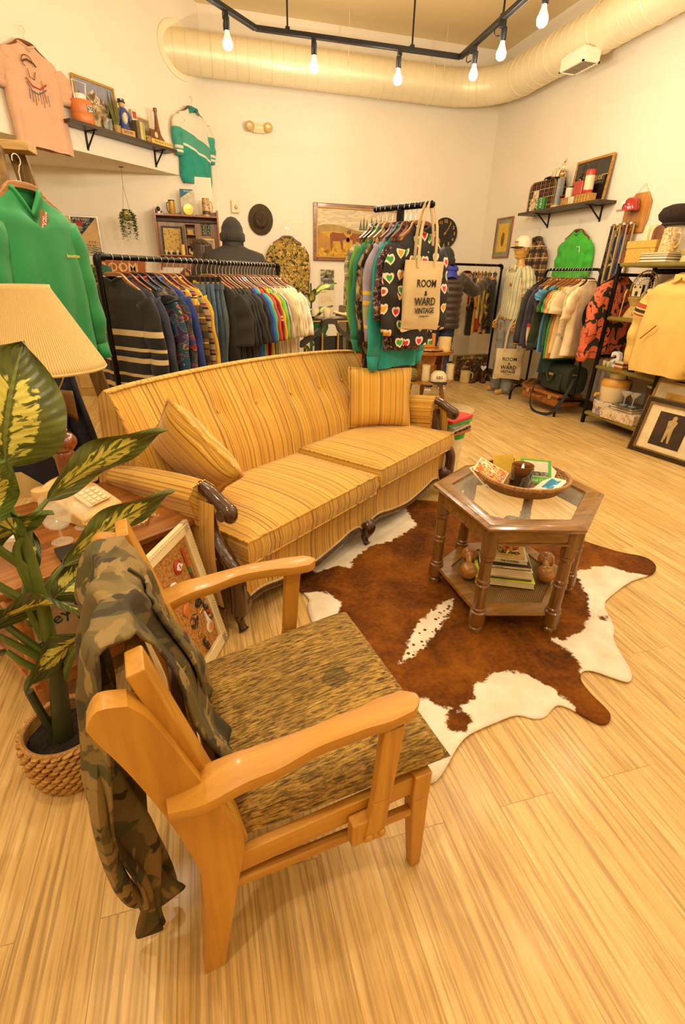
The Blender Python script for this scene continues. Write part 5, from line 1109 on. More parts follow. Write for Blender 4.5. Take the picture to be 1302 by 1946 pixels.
m.build('trailing_foliage', plain('#74882e', .6, var=.35, vs=40), hp_, smooth=0)

# ---------------------------------------------------------------- wall cabinet on the recess
OAKR = wood('#6d3c14', '#a2662a', 'Z', 6, .4, .2)
kc = thing('wall_cabinet', 'brown wooden hutch with scalloped top and cubbies on the recessed wall', 'cabinet', (0, 7.735, 0))
for x in (-.385, .385): MB().box((x, -.10, 1.80), (.022, .20, .70)).build('side_panel', OAKR, kc, bevel=.003)
MB().box((0, -.10, 2.075), (.77, .205, .02)).build('top_shelf', OAKR, kc, bevel=.003)
MB().box((0, -.10, 1.62), (.75, .20, .018)).build('shelf', OAKR, kc, bevel=.003)
MB().box((0, -.01, 1.80), (.75, .012, .62)).build('back_panel', wood('#7d4f20', '#a87434', 'Z', 5), kc)
MB().box((0, -.06, 2.04), (.75, .02, .05)).build('rail', plain('#4a2a10', .5), kc)
poly = [(-.375, 2.08)]+[(-.375+.75*k/40, 2.09+.055*abs(cos(pi*2*k/40))**1.5) for k in range(41)]+[(.375, 2.08)]
MB().prism(poly, 0, .014, RX90, (0, -.006, 0)).build('scalloped_crest', OAKR, kc)
m = MB()
for z in (1.985, 1.865, 1.745): m.box((.03, -.10, z), (.13, .16, .012))
for x in (-.035, .095): m.box((x, -.10, 1.81), (.012, .16, .36))
m.build('cubby', OAKR, kc, bevel=.002)
wc = thing('security_camera', 'small white round camera on the left of the hutch top', 'camera', (-.335, 7.62, 2.086)); MB().ball((0, 0, .055), (.035, .028, .035), 16, 10).tube([(0, 0, .03), (0, 0, .004)], [.012, .025], 12).build('camera_body', WHITE, wc); MB().ball((0, -.02, .055), (.024, .014, .026), 14, 8).build('lens', BLACK, wc)
def mug(name, label, loc, rz, R, Hh, mat, group=None, hmat=None, cat='mug', rim=None):
    t = thing(name, label, cat, loc, rz, group)
    MB().lathe([(R*.9, 0), (R, .006), (R, Hh), (R*.92, Hh), (R*.9, .01), (.002, .008)], 22, caps=False).build('cup_body', mat, t)
    MB().tube(spline([(R*.95, 0, Hh*.85), (R*1.5, 0, Hh*.8), (R*1.6, 0, Hh*.5), (R*1.3, 0, Hh*.2), (R*.95, 0, Hh*.18)], 5), R*.12, 8).build('handle', hmat or mat, t)
    if rim: MB().lathe([(R*1.03, Hh*.94), (R*1.03, Hh*1.02), (R*.9, Hh*1.02)], 22, caps=False).build('rim', rim, t)
    return t
mug('thermal_mug', 'gold insulated mug with black rim and handle on the hutch top', (-.17, 7.62, 2.086), pi, .038, .155, plain('#c9983c', .35, .3), hmat=BLACK, rim=BLACK)
ct = thing('magazine', 'blue and white snow magazine standing on the hutch top', 'magazine', (.03, 7.66, 2.086)); MB().box((0, 0, .145), (.17, .014, .29)).build('cover', blotch([(.3, '#e0d6bc'), (.5, '#b9b09a'), (.6, '#d8ccb0'), (.75, '#6f7f86')], 14, 4, interp='LINEAR', stretch=(1, 1, 2)), ct)
MB().prism([(-.085, .29), (.085, .29), (.03, .262), (-.085, .19)], 0, .001, RX90, (0, -.0075, 0)).build('blue_corner', plain('#2c6478', .6), ct); text_mb('SKIING', .03, Matrix.Translation((.01, -.009, .268)) @ Matrix.Rotation(pi/2, 4, 'X')).build('cover_words', plain('#b9cdd0', .6), ct, smooth=0)
gd = thing('gold_plate', 'round gold dish leaning on the snow magazine', 'dish', (.03, 7.60, 2.15)); MB().lathe([(.002, -.01), (.055, -.006), (.062, .004), (.05, .003), (.002, .0)], 26, M=Matrix.Rotation(pi/2*.9, 3, 'X')).build('dish_body', plain((.85, .62, .2), .25, .8, var=.1), gd)
stein('lidded_stein', 'tall beige beer stein at the right of the hutch top', (.255, 7.62, 2.086), 0, .05, .20, stein_paint(['#b58a48', '#cda867', '#8f6a34', '#d9bd84']), plain('#4a3318', .4))
fp_ = thing('framed_print', 'black framed yellowed newspaper inside the hutch', 'picture', (-.205, 7.69, 1.80)); frame_mb(.26, .32, .02, .016).build('black_frame', BLACK, fp_); MB().box((0, .002, 0), (.23, .006, .29)).build('newspaper', blotch([(.3, '#c49a4a'), (.5, '#d8b464'), (.62, '#9a7430')], 40, 4, interp='LINEAR'), fp_)
for i, (x, z) in enumerate(((.20, 1.885), (.265, 1.885))):
    t = thing('green_tumbler', ('left','right')[i]+' green palm patterned tumbler on the hutch peg wall', 'tumbler', (x, 7.68, z)); MB().lathe([(.018, 0), (.024, .12), (.022, .12), (.016, .005)], 18, caps=False).build('tumbler_body', blotch([(0, '#0f3a22'), (.5, '#14502c'), (.56, '#c9cdb0'), (.62, '#103c22')], 55, 2, rough=.2), t)
    MB().box((0, .015, -.004), (.06, .03, .006)).build('ledge', OAKR, t)
fp_ = thing('framed_print', 'gold framed pale seascape inside the hutch', 'picture', (.225, 7.69, 1.755)); frame_mb(.21, .16, .02, .016).build('gold_frame', plain('#c9a356', .4, .3), fp_); MB().box((0, .002, 0), (.18, .006, .13)).build('seascape', blotch([(.3, '#b9a98c'), (.55, '#9c9a92'), (.7, '#8a7a6a')], 12, 3, interp='LINEAR', stretch=(1, 1, 4)), fp_)
for nm, lb_, x, z, fn in (('small_box', 'small gold box in the top cubby of the hutch', .03, 1.872, lambda t: MB().box((0, 0, .028), (.075, .05, .056)).build('box_body', plain('#c9a04a', .5), t)), ('figurine', 'little clay figurine in the middle cubby of the hutch', .03, 1.752, lambda t: MB().lathe([(.022, 0), (.026, .01), (.018, .03), (.012, .042), (.018, .055), (.012, .07), (.002, .075)], 14).build('figurine_body', plain('#a8622c', .5), t)), ('round_clock', 'round gold trinket in the bottom cubby of the hutch', .03, 1.63, lambda t: MB().lathe([(.002, -.012), (.045, -.012), (.048, 0), (.042, .012), (.002, .012)], 20, (0, 0, .05), RX90).build('trinket_body', plain('#c9a45c', .4, .2), t))):
    fn(thing(nm, lb_, 'ornament', (x, 7.65, z)))
cv = thing('candle_pillar', 'short cream pillar candle in front of the newspaper frame', 'candle', (-.085, 7.60, 1.63)); MB().lathe([(.03, 0), (.03, .12), (.002, .122)], 18).build('wax', plain('#dcb768', .5), cv)
for i, x in enumerate((-.30, -.24, -.16)):
    t = thing('little_glass', ('left', 'middle', 'right')[i]+' little cut glass in front of the newspaper frame', 'glass', (x, 7.60, 1.63), 0, 'little glasses in the hutch'); MB().lathe([(.02, 0), (.012, .01), (.024, .05), (.022, .05), (.01, .014)], 14, caps=False).build('glass_bowl', thin_glass((.9, .8, .5), .5), t)

# ---------------------------------------------------------------- back wall pieces
def back(o): return frame4(o, (1, 0, 0), (0, 0, 1))
em = thing('emergency_light', 'white emergency light with two round lamps high on the back wall', 'emergency light', (1.045, 8.168, 3.18))
m = MB(); m.box((0, -.03, 0), (.15, .055, .11)).tube([(-.12, -.03, 0), (.12, -.03, 0)], .045, 14); m.build('light_body', plain('#e8d3a4', .5, var=.03), em, bevel=.01)
for s in (-1, 1): MB().lathe([(.055, 0), (.058, .02), (.05, .03), (.04, .022), (.002, .018)], 22, (s*.12, -.07, .005), RX90).build('lamp_head', plain('#cfae74', .35, .2), em)
al = thing('fire_strobe', 'white fire alarm strobe on the back wall above the man in the beanie', 'alarm', (.67, 8.168, 2.27)); MB().box((0, -.02, 0), (.10, .04, .155)).build('strobe_body', plain('#ead7ab', .5, var=.03), al, bevel=.006); MB().ball((.01, -.042, -.01), (.022, .018, .028), 14, 8).build('strobe_lens', plain('#c9b48a', .15, .4), al)
hb = thing('felt_hat', 'dark brown felt fedora hung flat on the back wall', 'hat', (1.02, 8.16, 2.125))
FELT = plain('#4a3a26', .95, var=.15, bump=.3, bs=120)
m = MB(); m.lathe([(.19, .006), (.195, .012), (.19, .018), (.12, .012), (.105, .02), (.10, .07), (.085, .105), (.05, .10), (.002, .085)], 40, M=RX90 @ Matrix.Diagonal((.9, 1.0, 1))); m.build('hat_body', FELT, hb, smooth=60)
MB().tube([(.05*cos(a)*(1 if sin(a) > 0 else .35), -.104, .015+.085*sin(a)*(.7 if sin(a) > 0 else 1)) for a in (2*pi*k/28 for k in range(28))], .011, 8, closed=True).build('crown_crease', FELT, hb, smooth=180)
MB().tube([(.092*cos(a), -.03, .102*sin(a)) for a in (2*pi*k/40 for k in range(40))], .012, 6, closed=True).build('hat_band', plain('#3a2a18', .8), hb)
CAMO_H = camo_mat(['#a8822f', '#c9a04a', '#5c471c', '#d6b25c', '#3a2c12', '#94813a'], 7, 1.8)
garment('camouflage_hoodie', 'woodland camouflage hoodie on a hanger on the back wall', 'hoodie', (1.385, 8.085, 2.02), 0, CAMO_H, L=.76, W=.235, sl='long', slL=.66, th=.05, hk='red', neck='v', collar=cloth('#a8823c'), hem_rib=True, seed=8)
GOLDF = wood('#5f3412', '#9a6424', 'X', 8, .3, .5)
pg = thing('framed_painting', 'gold framed landscape painting of two elk on the back wall', 'painting', (2.47, 8.15, 2.005))
frame_mb(1.36, .75, .055, .04).build('gold_frame', GOLDF, pg, bevel=.008); frame_mb(1.27, .66, .018, .05).build('inner_slip', plain('#b98a3c', .4, .3), pg, bevel=.004)
def paint(poly, col, k): MB().prism(poly, 0, .0008, RX90, (0, -.004-.0012*k, 0)).build('painted_shape', col if not isinstance(col, str) else plain(col, .6, var=.15, vs=9), pg)
MB().box((0, .003, 0), (1.25, .01, .64)).build('canvas', blotch([(.3, '#d9c49a'), (.45, '#c9b4a0'), (.55, '#e6d2a4'), (.7, '#b9a590')], 3, 4, interp='LINEAR', stretch=(1, 1, 5)), pg)
paint([(-.62, .02)]+[(-.62+1.24*k/20, .06+.045*sin(k*.35+.5)+.03*k/20) for k in range(21)]+[(.62, -.05), (-.62, -.05)], '#a88a4a', 0)
paint([(-.62, .0)]+[(-.62+1.24*k/20, -.01+.02*sin(k*.5)+.07*(k/20)) for k in range(21)]+[(.62, -.32), (-.62, -.32)], '#c99a2e', 1)
paint([(-.62, .02), (-.5, -.03), (-.38, -.10), (-.3, -.32), (-.62, -.32)], '#b5812a', 2)
paint([(-.62, -.2)]+[(-.62+1.24*k/30, -.21+.018*sin(k*1.3)) for k in range(31)]+[(.62, -.32), (-.62, -.32)], blotch([(.3, '#8a5f1e'), (.5, '#c9962e'), (.7, '#dcb24a')], 20, 4, interp='LINEAR'), 3)
for x, h_ in ((.05, .14), (.10, .19), (.15, .15), (.22, .2), (.3, .17), (.38, .21), (.47, .16)): paint([(x-.025, .05), (x, .05+h_), (x+.025, .05)], '#6a6a4a', 2)
for fl_, x0 in ((1, -.36), (-1, -.10)):
    e = [(-.02, .0), (.03, .055), (.12, .05), (.2, .06), (.24, .03), (.235, -.03), (.22, -.17), (.20, -.17), (.195, -.06), (.08, -.055), (.05, -.17), (.03, -.17), (.03, -.04), (-.01, -.03), (-.05, -.07), (-.08, -.06), (-.06, -.01)]
    paint([(x0+(.17 if fl_ > 0 else 0)+(-x_*fl_ if fl_ > 0 else x_), -.05+z) for x_, z in e], '#8a4a1a', 4)
    paint([(x0+(.20 if fl_ > 0 else -.03)+k*.006, -.0+.035*(k % 2)+.008*k) for k in range(5)]+[(x0+(.22 if fl_ > 0 else -.01), -.02)], '#5c3212', 5)
cl_ = thing('wall_calendar', 'white wall calendar with an eagle photo below the elk painting', 'calendar', (2.01, 8.162, 1.195)); MB().box((0, 0, 0), (.255, .008, .645)).build('calendar_paper', plain('#e8d6ae', .7, var=.03), cl_)
MB().box((0, -.005, .17), (.215, .003, .285)).build('photo', blotch([(.32, '#c4b49a'), (.46, '#8f8a80'), (.54, '#4a4638'), (.62, '#b5a98c')], 7, 4, interp='LINEAR', stretch=(1, 1, 2)), cl_)
MB().prism([(-.07, .2), (-.03, .23), (-.02, .28), (.0, .23), (.03, .215), (-.02, .195)], 0, .001, RX90, (0, -.007, 0)).build('bird_print', plain('#2a2418', .7), cl_)
text_mb('JANUARY', .022, Matrix.Translation((-.06, -.005, -.005)) @ Matrix.Rotation(pi/2, 4, 'X')).build('month_name', plain('#7a6a4a', .7), cl_, smooth=0)
text_mb('1  2  3  4  5  6  7\n8  9  10 11 12 13 14\n15 16 17 18 19 20 21\n22 23 24 25 26 27 28\n29 30 31', .023, Matrix.Translation((-.10, -.005, -.05)) @ Matrix.Rotation(pi/2, 4, 'X'), align='LEFT', xs=.9).xf(Matrix.Translation((0, 0, -.06))).build('day_numbers', plain('#b09a6c', .7), cl_, smooth=0)
ck = thing('wall_clock', 'round black wall clock with gold numerals on the back wall', 'clock', (3.92, 8.165, 2.07))
MB().lathe([(.215, 0), (.218, .02), (.208, .03), (.2, .022), (.002, .02)], 48, M=RX90).build('clock_face', plain('#2a2318', .45, var=.15), ck, smooth=40)
NUM = plain('#d8ac55', .4, .3, var=0)
for k in range(1, 13): a = pi/2-2*pi*k/12; text_mb(str(k), .062, Matrix.Translation((.165*cos(a), -.0235, .165*sin(a))) @ Matrix.Rotation(pi/2, 4, 'X'), bold=.0015).build('numeral', NUM, ck, smooth=0)
for a, L_, w_ in ((radians(57), .17, .010), (radians(55), .10, .018)): MB().bar((-.03*cos(a), -.028, -.03*sin(a)), (L_*cos(a), -.028, L_*sin(a)), .002, w_).build('clock_hand', NUM, ck)
MB().lathe([(.014, .026), (.014, .032), (.002, .033)], 14, M=RX90).build('hub', NUM, ck)

# ---------------------------------------------------------------- slanted bulkhead wall: shirts and shelf
BW = Vector((.37, 8.17, 0)); BD = Vector((-.682, -.732, 0)); BN = Vector((.732, -.682, 0)); BR_ = math.atan2(.732, .682)
def bw(s, off, z): p = BW+BD*s+BN*off; return (p.x, p.y, z)
pk_ = garment('western_shirt', 'pale pink short sleeve shirt with embroidered back on the slanted wall', 'shirt', bw(2.44, .06, 3.345), BR_, cloth('#d2a583', var=.06), L=.78, W=.29, sl='short', slL=.27, th=.055, neck='crew', hk='red', seed=12)
m = MB(); r_ = random.Random(3)
def emb(pts, col, r=.004): MB().tube([Vector((x, -.064-.003*k*0, z)) for k, (x, z) in enumerate(pts)], r, 4).build('embroidery', plain(col, .8), pk_)
emb([(-.06+.05*cos(a), -.25+.045*sin(a)) for a in (k*.3 for k in range(15))], '#6b4a2c'); emb([(-.11, -.26), (-.06, -.235), (.0, -.25), (.02, -.27)], '#5a4028', .007); emb([(-.07, -.30), (-.06, -.36), (-.02, -.37), (.0, -.31)], '#7a5a3a')
emb([(-.10, -.37), (-.05, -.42), (.02, -.43), (.09, -.38)], '#b0442c', .006); emb([(-.10, -.40), (-.06, -.46), (.0, -.47), (.08, -.42)], '#6a6a7a', .005); emb([(.05, -.36), (.06, -.47)], '#c9822c', .005)
for k in range(8): emb([(-.09+.025*k, -.45-.01*(k % 2)), (-.095+.026*k, -.52-.02*(k % 3))], ('#7a4a34', '#5a5a6a', '#a8562c')[k % 3], .003)
tj = garment('track_jacket', 'white and teal colour block zip jacket on the slanted wall', 'jacket', bw(.33, .06, 3.36), BR_, bands('#1f8f7e', [(-.41, 0, '#ddd6c0'), (-.55, -.41, '#4a9a84'), (-.575, -.55, '#ddd6c0')], (.25, 0, 1)), L=.80, W=.27, sl='long', slL=.42, th=.065, neck='collar', hk='red', collar=cloth('#1c7a6a'), hem_rib=True, seed=15, sleeve_mat=bands('#3c9a84', [(-.35, 0, '#ddd6c0'), (-.56, -.53, '#ddd6c0'), (-.60, -.575, '#ddd6c0')]))
SHW = wood('#2a1c10', '#50381e', 'X', 6, .5, .1)
def wall_shelf(label, M, L, dep, brk):
    t = thing('wall_shelf', label, 'shelf', (0, 0, 0)); t.matrix_world = M       # local x along, -y out of the wall
    MB().box((0, -dep/2, -.015), (L, dep, .03)).build('shelf_board', SHW, t, bevel=.003)
    for x in brk:
        b = MB(); b.bar((x, -.008, -.03), (x, -.008, -.19), .022, .01, (0, 1, 0)).bar((x, -.01, -.034), (x, -dep+.02, -.034), .022, .008).bar((x, -.012, -.17), (x, -dep*.72, -.036), .016, .010, (1, 0, 0)); b.build('bracket', BLACK_METAL, t, bevel=.002)
    return t
LS = Matrix.Translation(bw(1.51, 0, 2.745)) @ Matrix.Rotation(BR_, 4, 'Z')
wall_shelf('dark wall shelf of curios on the slanted wall', LS, 1.42, .2, (-.40, .53))
def ls(x, y, z=0): p = LS @ Vector((x, y, z)); return (p.x, p.y, p.z)
t = thing('framed_print', 'gold framed mountain picture at the back of the left wall shelf', 'picture', ls(-.23, -.055, .002), BR_); t.rotation_euler.x = radians(-3)
MB().xf(Matrix()); f_ = frame_mb(.50, .42, .022, .02); f_.xf(Matrix.Translation((0, 0, .21))); f_.build('gold_frame', plain('#b98a35', .4, .3), t, bevel=.003)
MB().box((0, .003, .21), (.46, .006, .38)).build('picture_sky', plain('#8a8a98', .5, var=.1), t)
MB().prism([(-.23, .12), (-.14, .22), (-.08, .30), (-.02, .345), (.04, .29), (.10, .27), (.18, .20), (.23, .15), (.23, .03), (-.23, .03)], 0, .001, RX90, (0, -.0005, 0)).build('mountain', blotch([(.3, '#5c4a38'), (.5, '#8a6c48'), (.56, '#d9cdb4'), (.64, '#6a5644')], 14, 4, interp='LINEAR'), t)
MB().prism([(-.23, .13), (-.1, .12), (.05, .10), (.23, .12), (.23, .02), (-.23, .02)], 0, .001, RX90, (0, -.002, 0)).build('meadow', plain('#6a6a3a', .6, var=.3), t)
for x in (-.2, .16, .2): MB().prism([(x-.035, .12), (x, .38 if x > 0 else .3), (x+.03, .12)], 0, .001, RX90, (0, -.003, 0)).build('pine', plain('#4a4a30', .6), t)
t = thing('water_jug', 'orange round water cooler with white lid on the left wall shelf', 'jug', ls(-.48, -.105, .001), BR_)
MB().lathe([(.095, 0), (.102, .01), (.105, .07), (.103, .074), (.106, .078), (.108, .17), (.10, .19), (.05, .195)], 28).build('jug_body', plain('#d0783a', .4, var=.04), t)
MB().lathe([(.05, .19), (.055, .2), (.055, .235), (.048, .245), (.003, .247)], 22).build('lid', WHITE, t); MB().tube([(-.06, -.0, .19), (-.075, -.02, .34), (.075, -.02, .34), (.06, 0, .19)], .006, 6).build('carry_handle', WHITE, t); MB().box((.02, -.105, .12), (.085, .006, .055)).build('emblem', blotch([(.4, '#5a564c'), (.5, '#cfc6b0'), (.6, '#3c4a5a')], 50, 2, rough=.3), t)
for i, (x, y, h_, col, lb_) in enumerate(((-.28, -.115, .20, ['#d9c9a0', '#a88a5a', '#5a5a4a'], 'pale mountain booklet standing on the left wall shelf'), (-.22, -.15, .11, ['#c9b58c', '#6a7a7a', '#8a5a3a'], 'small scenic card in front of the pale booklet'))):
    t = thing('booklet', lb_, 'booklet', ls(x, y, .001), BR_+.1); MB().box((0, 0, h_/2), (.17-.05*i, .01, h_)).build('cover', blotch([(.3, col[0]), (.5, col[1]), (.65, col[2])], 16, 3, interp='LINEAR'), t)
t = thing('grass_pot', 'small pot of tall artificial grass on the left wall shelf', 'plant', ls(-.09, -.13, .001), BR_); MB().lathe([(.035, 0), (.042, .07), (.036, .07), (.03, .01)], 18, caps=False).build('pot', plain('#b08a50', .7), t)
m = MB(); r_ = random.Random(2)
for i in range(60):
    a = r_.uniform(0, 6.28); q = r_.uniform(.02, .09); h_ = r_.uniform(.15, .25); p0 = Vector((.02*cos(a), .02*sin(a), .06)); p2 = Vector((q*cos(a), q*sin(a)*.6, .06+h_)); m.tube([p0, p0.lerp(p2, .5)+Vector((0, 0, .02)), p2], [.003, .0028, .0008], 4)
m.build('grass_blades', plain('#7a7a2a', .6, var=.3), t)
t = thing('sailor_decanter', 'ceramic figure in blue coat and black hat on the left wall shelf', 'figurine', ls(.02, -.12, .06), BR_-.3)
MB().lathe([(.055, 0), (.06, .02), (.05, .03), (.045, .06), (.062, .11), (.06, .15), (.045, .18), (.02, .195)], 22).build('coat', plain('#33448a', .3, coat=.5), t); MB().ball((0, -.005, .215), (.03, .03, .032), 14, 10).build('head', plain('#d2a57c', .4), t); MB().lathe([(.038, .232), (.045, .236), (.034, .245), (.036, .262), (.004, .268)], 18).build('hat', plain('#171c16', .3, coat=.4), t); MB().ball((.0, -.04, .10), (.032, .03, .06), 12, 8).build('shirt_front', plain('#d8c8a4', .4), t)
for s in (-1, 1): MB().tube([(s*.05, 0, .16), (s*.07, -.01, .12), (s*.055, -.03, .07)], [.02, .018, .014], 8).build('arm', plain('#33448a', .3, coat=.5), t)
t = thing('tin_box', 'gold label box reading OUR under the ceramic figure', 'box', ls(.03, -.12, .001), BR_-.15); MB().box((0, 0, .028), (.16, .11, .056)).build('box_body', plain('#b98a48', .5), t, bevel=.003); text_mb('NOURI', .034, Matrix.Translation((0, -.056, .03)) @ Matrix.Rotation(pi/2, 4, 'X')).build('box_words', plain('#4a341c', .6), t, smooth=0)
for i, (x, col, h_, lb_) in enumerate(((.17, '#6a5a34', .17, 'brown spined book standing upright on the left wall shelf'), (.215, '#d0b878', .165, 'cream spined book standing beside the brown one'), (.245, '#a8a25a', .16, 'olive yellow spined book right of the cream one'))):
    t = thing('book', lb_, 'book', ls(x, -.11, .001), BR_); MB().box((0, 0, h_/2), (.035, .12, h_)).build('cover', plain(col, .6), t, bevel=.002)
t = thing('spice_tin', 'red and white tin on top of the upright shelf books', 'tin', ls(.18, -.10, .172), BR_); MB().box((0, 0, .05), (.07, .05, .10)).build('tin_body', plain('#ddd0b0', .4), t, bevel=.006); MB().box((0, -.026, .05), (.05, .003, .06)).build('red_label', plain('#b5481e', .5), t)
t = thing('framed_print', 'small gold framed picture at the right of the left wall shelf', 'picture', ls(.35, -.05, .0), BR_); f_ = frame_mb(.2, .24, .012, .012); f_.xf(Matrix.Translation((0, 0, .12))); f_.build('gold_frame', plain('#c9a04a', .4, .3), t); MB().box((0, .002, .12), (.18, .004, .22)).build('picture_print', blotch([(.3, '#a89a80'), (.5, '#8a7a62'), (.7, '#c4b290')], 8, 3, interp='LINEAR'), t)
t = thing('fireplace_bellows', 'tall turned wooden pestle stand at the right end of the left wall shelf', 'ornament', ls(.52, -.10, .052), BR_); MB().lathe([(.075, 0), (.07, .012), (.04, .06), (.026, .14), (.018, .22), (.016, .27), (.024, .285), (.022, .31), (.003, .318)], 20).build('wood_body', wood('#5c3210', '#9a6226', 'Z', 8), t)
t = thing('wooden_plaque', 'brown plaque with pale emblem on the left wall shelf', 'plaque', ls(.42, -.15, .05), BR_); MB().box((0, 0, .045), (.13, .015, .09)).build('plaque_board', plain('#6a3f18', .5), t, bevel=.003); MB().ball((.02, -.009, .045), (.025, .004, .028), 12, 8).build('emblem', plain('#d9bd80', .5), t)
t = thing('long_booklet', 'yellow lettered book lying under the turned wood ornament', 'book', ls(.49, -.115, .001), BR_); MB().box((0, 0, .025), (.30, .13, .046)).build('cover', plain('#d9b85a', .6), t, bevel=.002); text_mb('THE BOOK OF TOYS', .028, Matrix.Translation((.02, -.066, .025)) @ Matrix.Rotation(pi/2, 4, 'X')).build('spine_words', plain('#8a5a1c', .6), t, smooth=0)
t = thing('cookie_tin', 'little round painted tin beside the brown plaque', 'tin', ls(.315, -.15, .001), BR_); MB().lathe([(.04, 0), (.042, .05), (.03, .06), (.002, .062)], 18).build('tin_body', blotch([(.4, '#b9843c'), (.5, '#5a4a2a'), (.6, '#c9a45c')], 50, 2), t)
# ================================================================ right wall
RW = frame4((4.61, 0, 0), (0, -1, 0), (0, 0, 1))
RZ = -pi/2                                                         # local x runs along the wall towards the viewer, -y out into the room
def rw(y, off, z): return (4.61-off, y, z)
t = thing('framed_print', 'oak framed yellow print with grey mat on the right wall by the corner', 'picture', rw(7.54, .012, 2.0), RZ)
frame_mb(.44, .54, .022, .022).build('oak_frame', wood('#6d3f14', '#a86c2a', 'Z', 8), t, bevel=.003); MB().box((0, .002, 0), (.40, .006, .50)).build('grey_mat', plain('#8f8a72', .7), t)
MB().box((0, -.002, 0), (.28, .004, .38)).build('yellow_print', plain('#d9ac3a', .6), t); MB().prism([(.045*cos(a)+.01, -.02+.095*sin(a)) for a in (2*pi*k/20 for k in range(20))], 0, .001, RX90, (0, -.0045, 0)).build('dark_sketch', plain('#7a5a34', .7, var=.3, vs=40), t)
RS = Matrix.Translation(rw(6.095, 0, 2.25)) @ Matrix.Rotation(RZ, 4, 'Z')
wall_shelf('dark wall shelf of caps and trophies on the right wall', RS, 1.52, .25, (-.40, .56))
def rs(y, off, z=0): return (4.61-off, y, 2.251+z)
t = thing('suitcase', 'dark tartan soft suitcase standing on the right wall shelf', 'suitcase', rs(6.47, .12), RZ)
poly = [(-.27, 0), (.27, 0), (.27, .26), (.25, .30), (.21, .32), (-.19, .32), (-.25, .29), (-.27, .24)]
m = MB(); m.prism(poly, -.075, .075, RX90); m.build('case_body', plaid('#1d1914', [(.09, 0, .008, '#8a3a20', .9), (.09, .045, .052, '#c9a45c', .8)]), t, bevel=.012)
MB().tube([Vector((x, -.078, z)) for x, z in poly], .006, 6, closed=True).tube([Vector((x, .078, z)) for x, z in poly], .006, 6, closed=True).build('gold_piping', plain('#a8843c', .5), t)
MB().tube(spline([(-.09, 0, .315), (-.08, 0, .36), (.08, 0, .36), (.09, 0, .315)], 4), .009, 8).build('handle', BLACK, t)
t = thing('baseball_cutout', 'cream cut-out of a player in front of the tartan suitcase', 'cutout', rs(6.60, .215), RZ); MB().prism([(-.05, 0), (.0, .0), (.0, .06), (.03, 0), (.08, 0), (.06, .10), (.10, .14), (.09, .22), (.0, .22), (-.02, .14), (-.06, .10)], -.006, .006, RX90).build('cutout_body', blotch([(.4, '#d9c79c'), (.52, '#b0442c'), (.56, '#d2bd90'), (.62, '#6a5a3a')], 22, 2), t)
for i, y in enumerate((6.47, 6.385)):
    t = thing('green_tumbler', ('left', 'right')[i]+' bright green glass tumbler on the right wall shelf', 'tumbler', rs(y, .20)); MB().lathe([(.034, 0), (.041, .13), (.038, .13), (.03, .006)], 20, caps=False).build('tumbler_body', plain('#1d7a26', .1, coat=.5), t)
    text_mb('A&W', .05, Matrix.Translation((-.041, 0, .07)) @ frame4((0, 0, 0), (0, -1, 0), (0, 0, 1)) @ Matrix.Rotation(pi/2, 4, 'Z')).build('printed_words', WHITE, t, smooth=0)
t = thing('ball_cap', 'white and red striped cap on top of the tartan suitcase', 'headwear', rs(6.28, .12, .323), RZ); 
def cap(t, mat, brim, r=.09, h=.11, front=-1):
    MB().lathe([(r, 0), (r*1.02, h*.25), (r*.9, h*.65), (r*.55, h*.93), (.004, h)], 22).build('crown', mat, t, smooth=80)
    m = MB(); m.grid(lambda u, v: Vector((r*.95*sin((u-.5)*2.4)*(1+.1*v), front*(r*.75*cos((u-.5)*2.4)+.085*v*cos((u-.5)*1.6)), .012-.012*v-.01*abs(u-.5))), 16, 5); m.build('brim', brim, t, smooth=180, solid=.005)
cap(t, bands('#dccdaa', [(0, .008, '#a8442c')], (1, 0, 0), period=.035), plain('#1c1814', .8))
t = thing('trophy', 'gold figure trophy with grey column on the right wall shelf', 'trophy', rs(6.12, .19), RZ)
MB().box((0, 0, .012), (.10, .10, .024)).build('base', plain('#c9ae7a', .4), t, bevel=.003); MB().box((0, 0, .16), (.06, .06, .275)).build('column', plain('#8f8f92', .35, coat=.3), t, bevel=.003)
GT = plain((.85, .62, .22), .2, 1.0, var=0); MB().lathe([(.03, .298), (.02, .31), (.03, .335), (.03, .345), (.012, .36), (.018, .375), (.01, .39)], 16).tube([(0, 0, .385), (.005, 0, .43), (0, 0, .455)], [.009, .014, .01], 8).ball((0, 0, .472), .013, 10, 8).tube([(0, 0, .45), (.03, 0, .47), (.035, 0, .50)], [.006, .005, .004], 6).tube([(0, 0, .45), (-.025, 0, .43), (-.03, 0, .45)], [.006, .005, .004], 6).build('gold_figure', GT, t)
for i, (x, col, lb_) in enumerate(((.1, '#d2bf8c', 'cream'), )):
    pass
t = thing('bar_mirror', 'framed black bar mirror lettered Budweiser leaning at the back of the right wall shelf', 'mirror', rs(5.77, .07), RZ); t.rotation_euler.x = radians(-4)
f_ = frame_mb(.60, .46, .026, .022); f_.xf(Matrix.Translation((0, 0, .23))); f_.build('oak_frame', wood('#8a5a1e', '#c4903c', 'X', 8), t, bevel=.003); MB().box((0, .002, .23), (.56, .006, .42)).build('black_glass', plain('#1f1c16', .12, coat=.5), t)
text_mb('Budweiser', .105, Matrix.Translation((-.01, -.0025, .25)) @ Matrix.Rotation(pi/2, 4, 'X') @ Matrix.Rotation(.05, 4, 'Z'), xs=.95).build('gold_lettering', plain('#d9bb78', .4), t, smooth=0)
m = MB(); m.box((-.22, -.002, .25), (.10, .002, .006)).box((.23, -.002, .27), (.09, .002, .006)); m.build('gold_rules', plain('#d9bb78', .4), t)
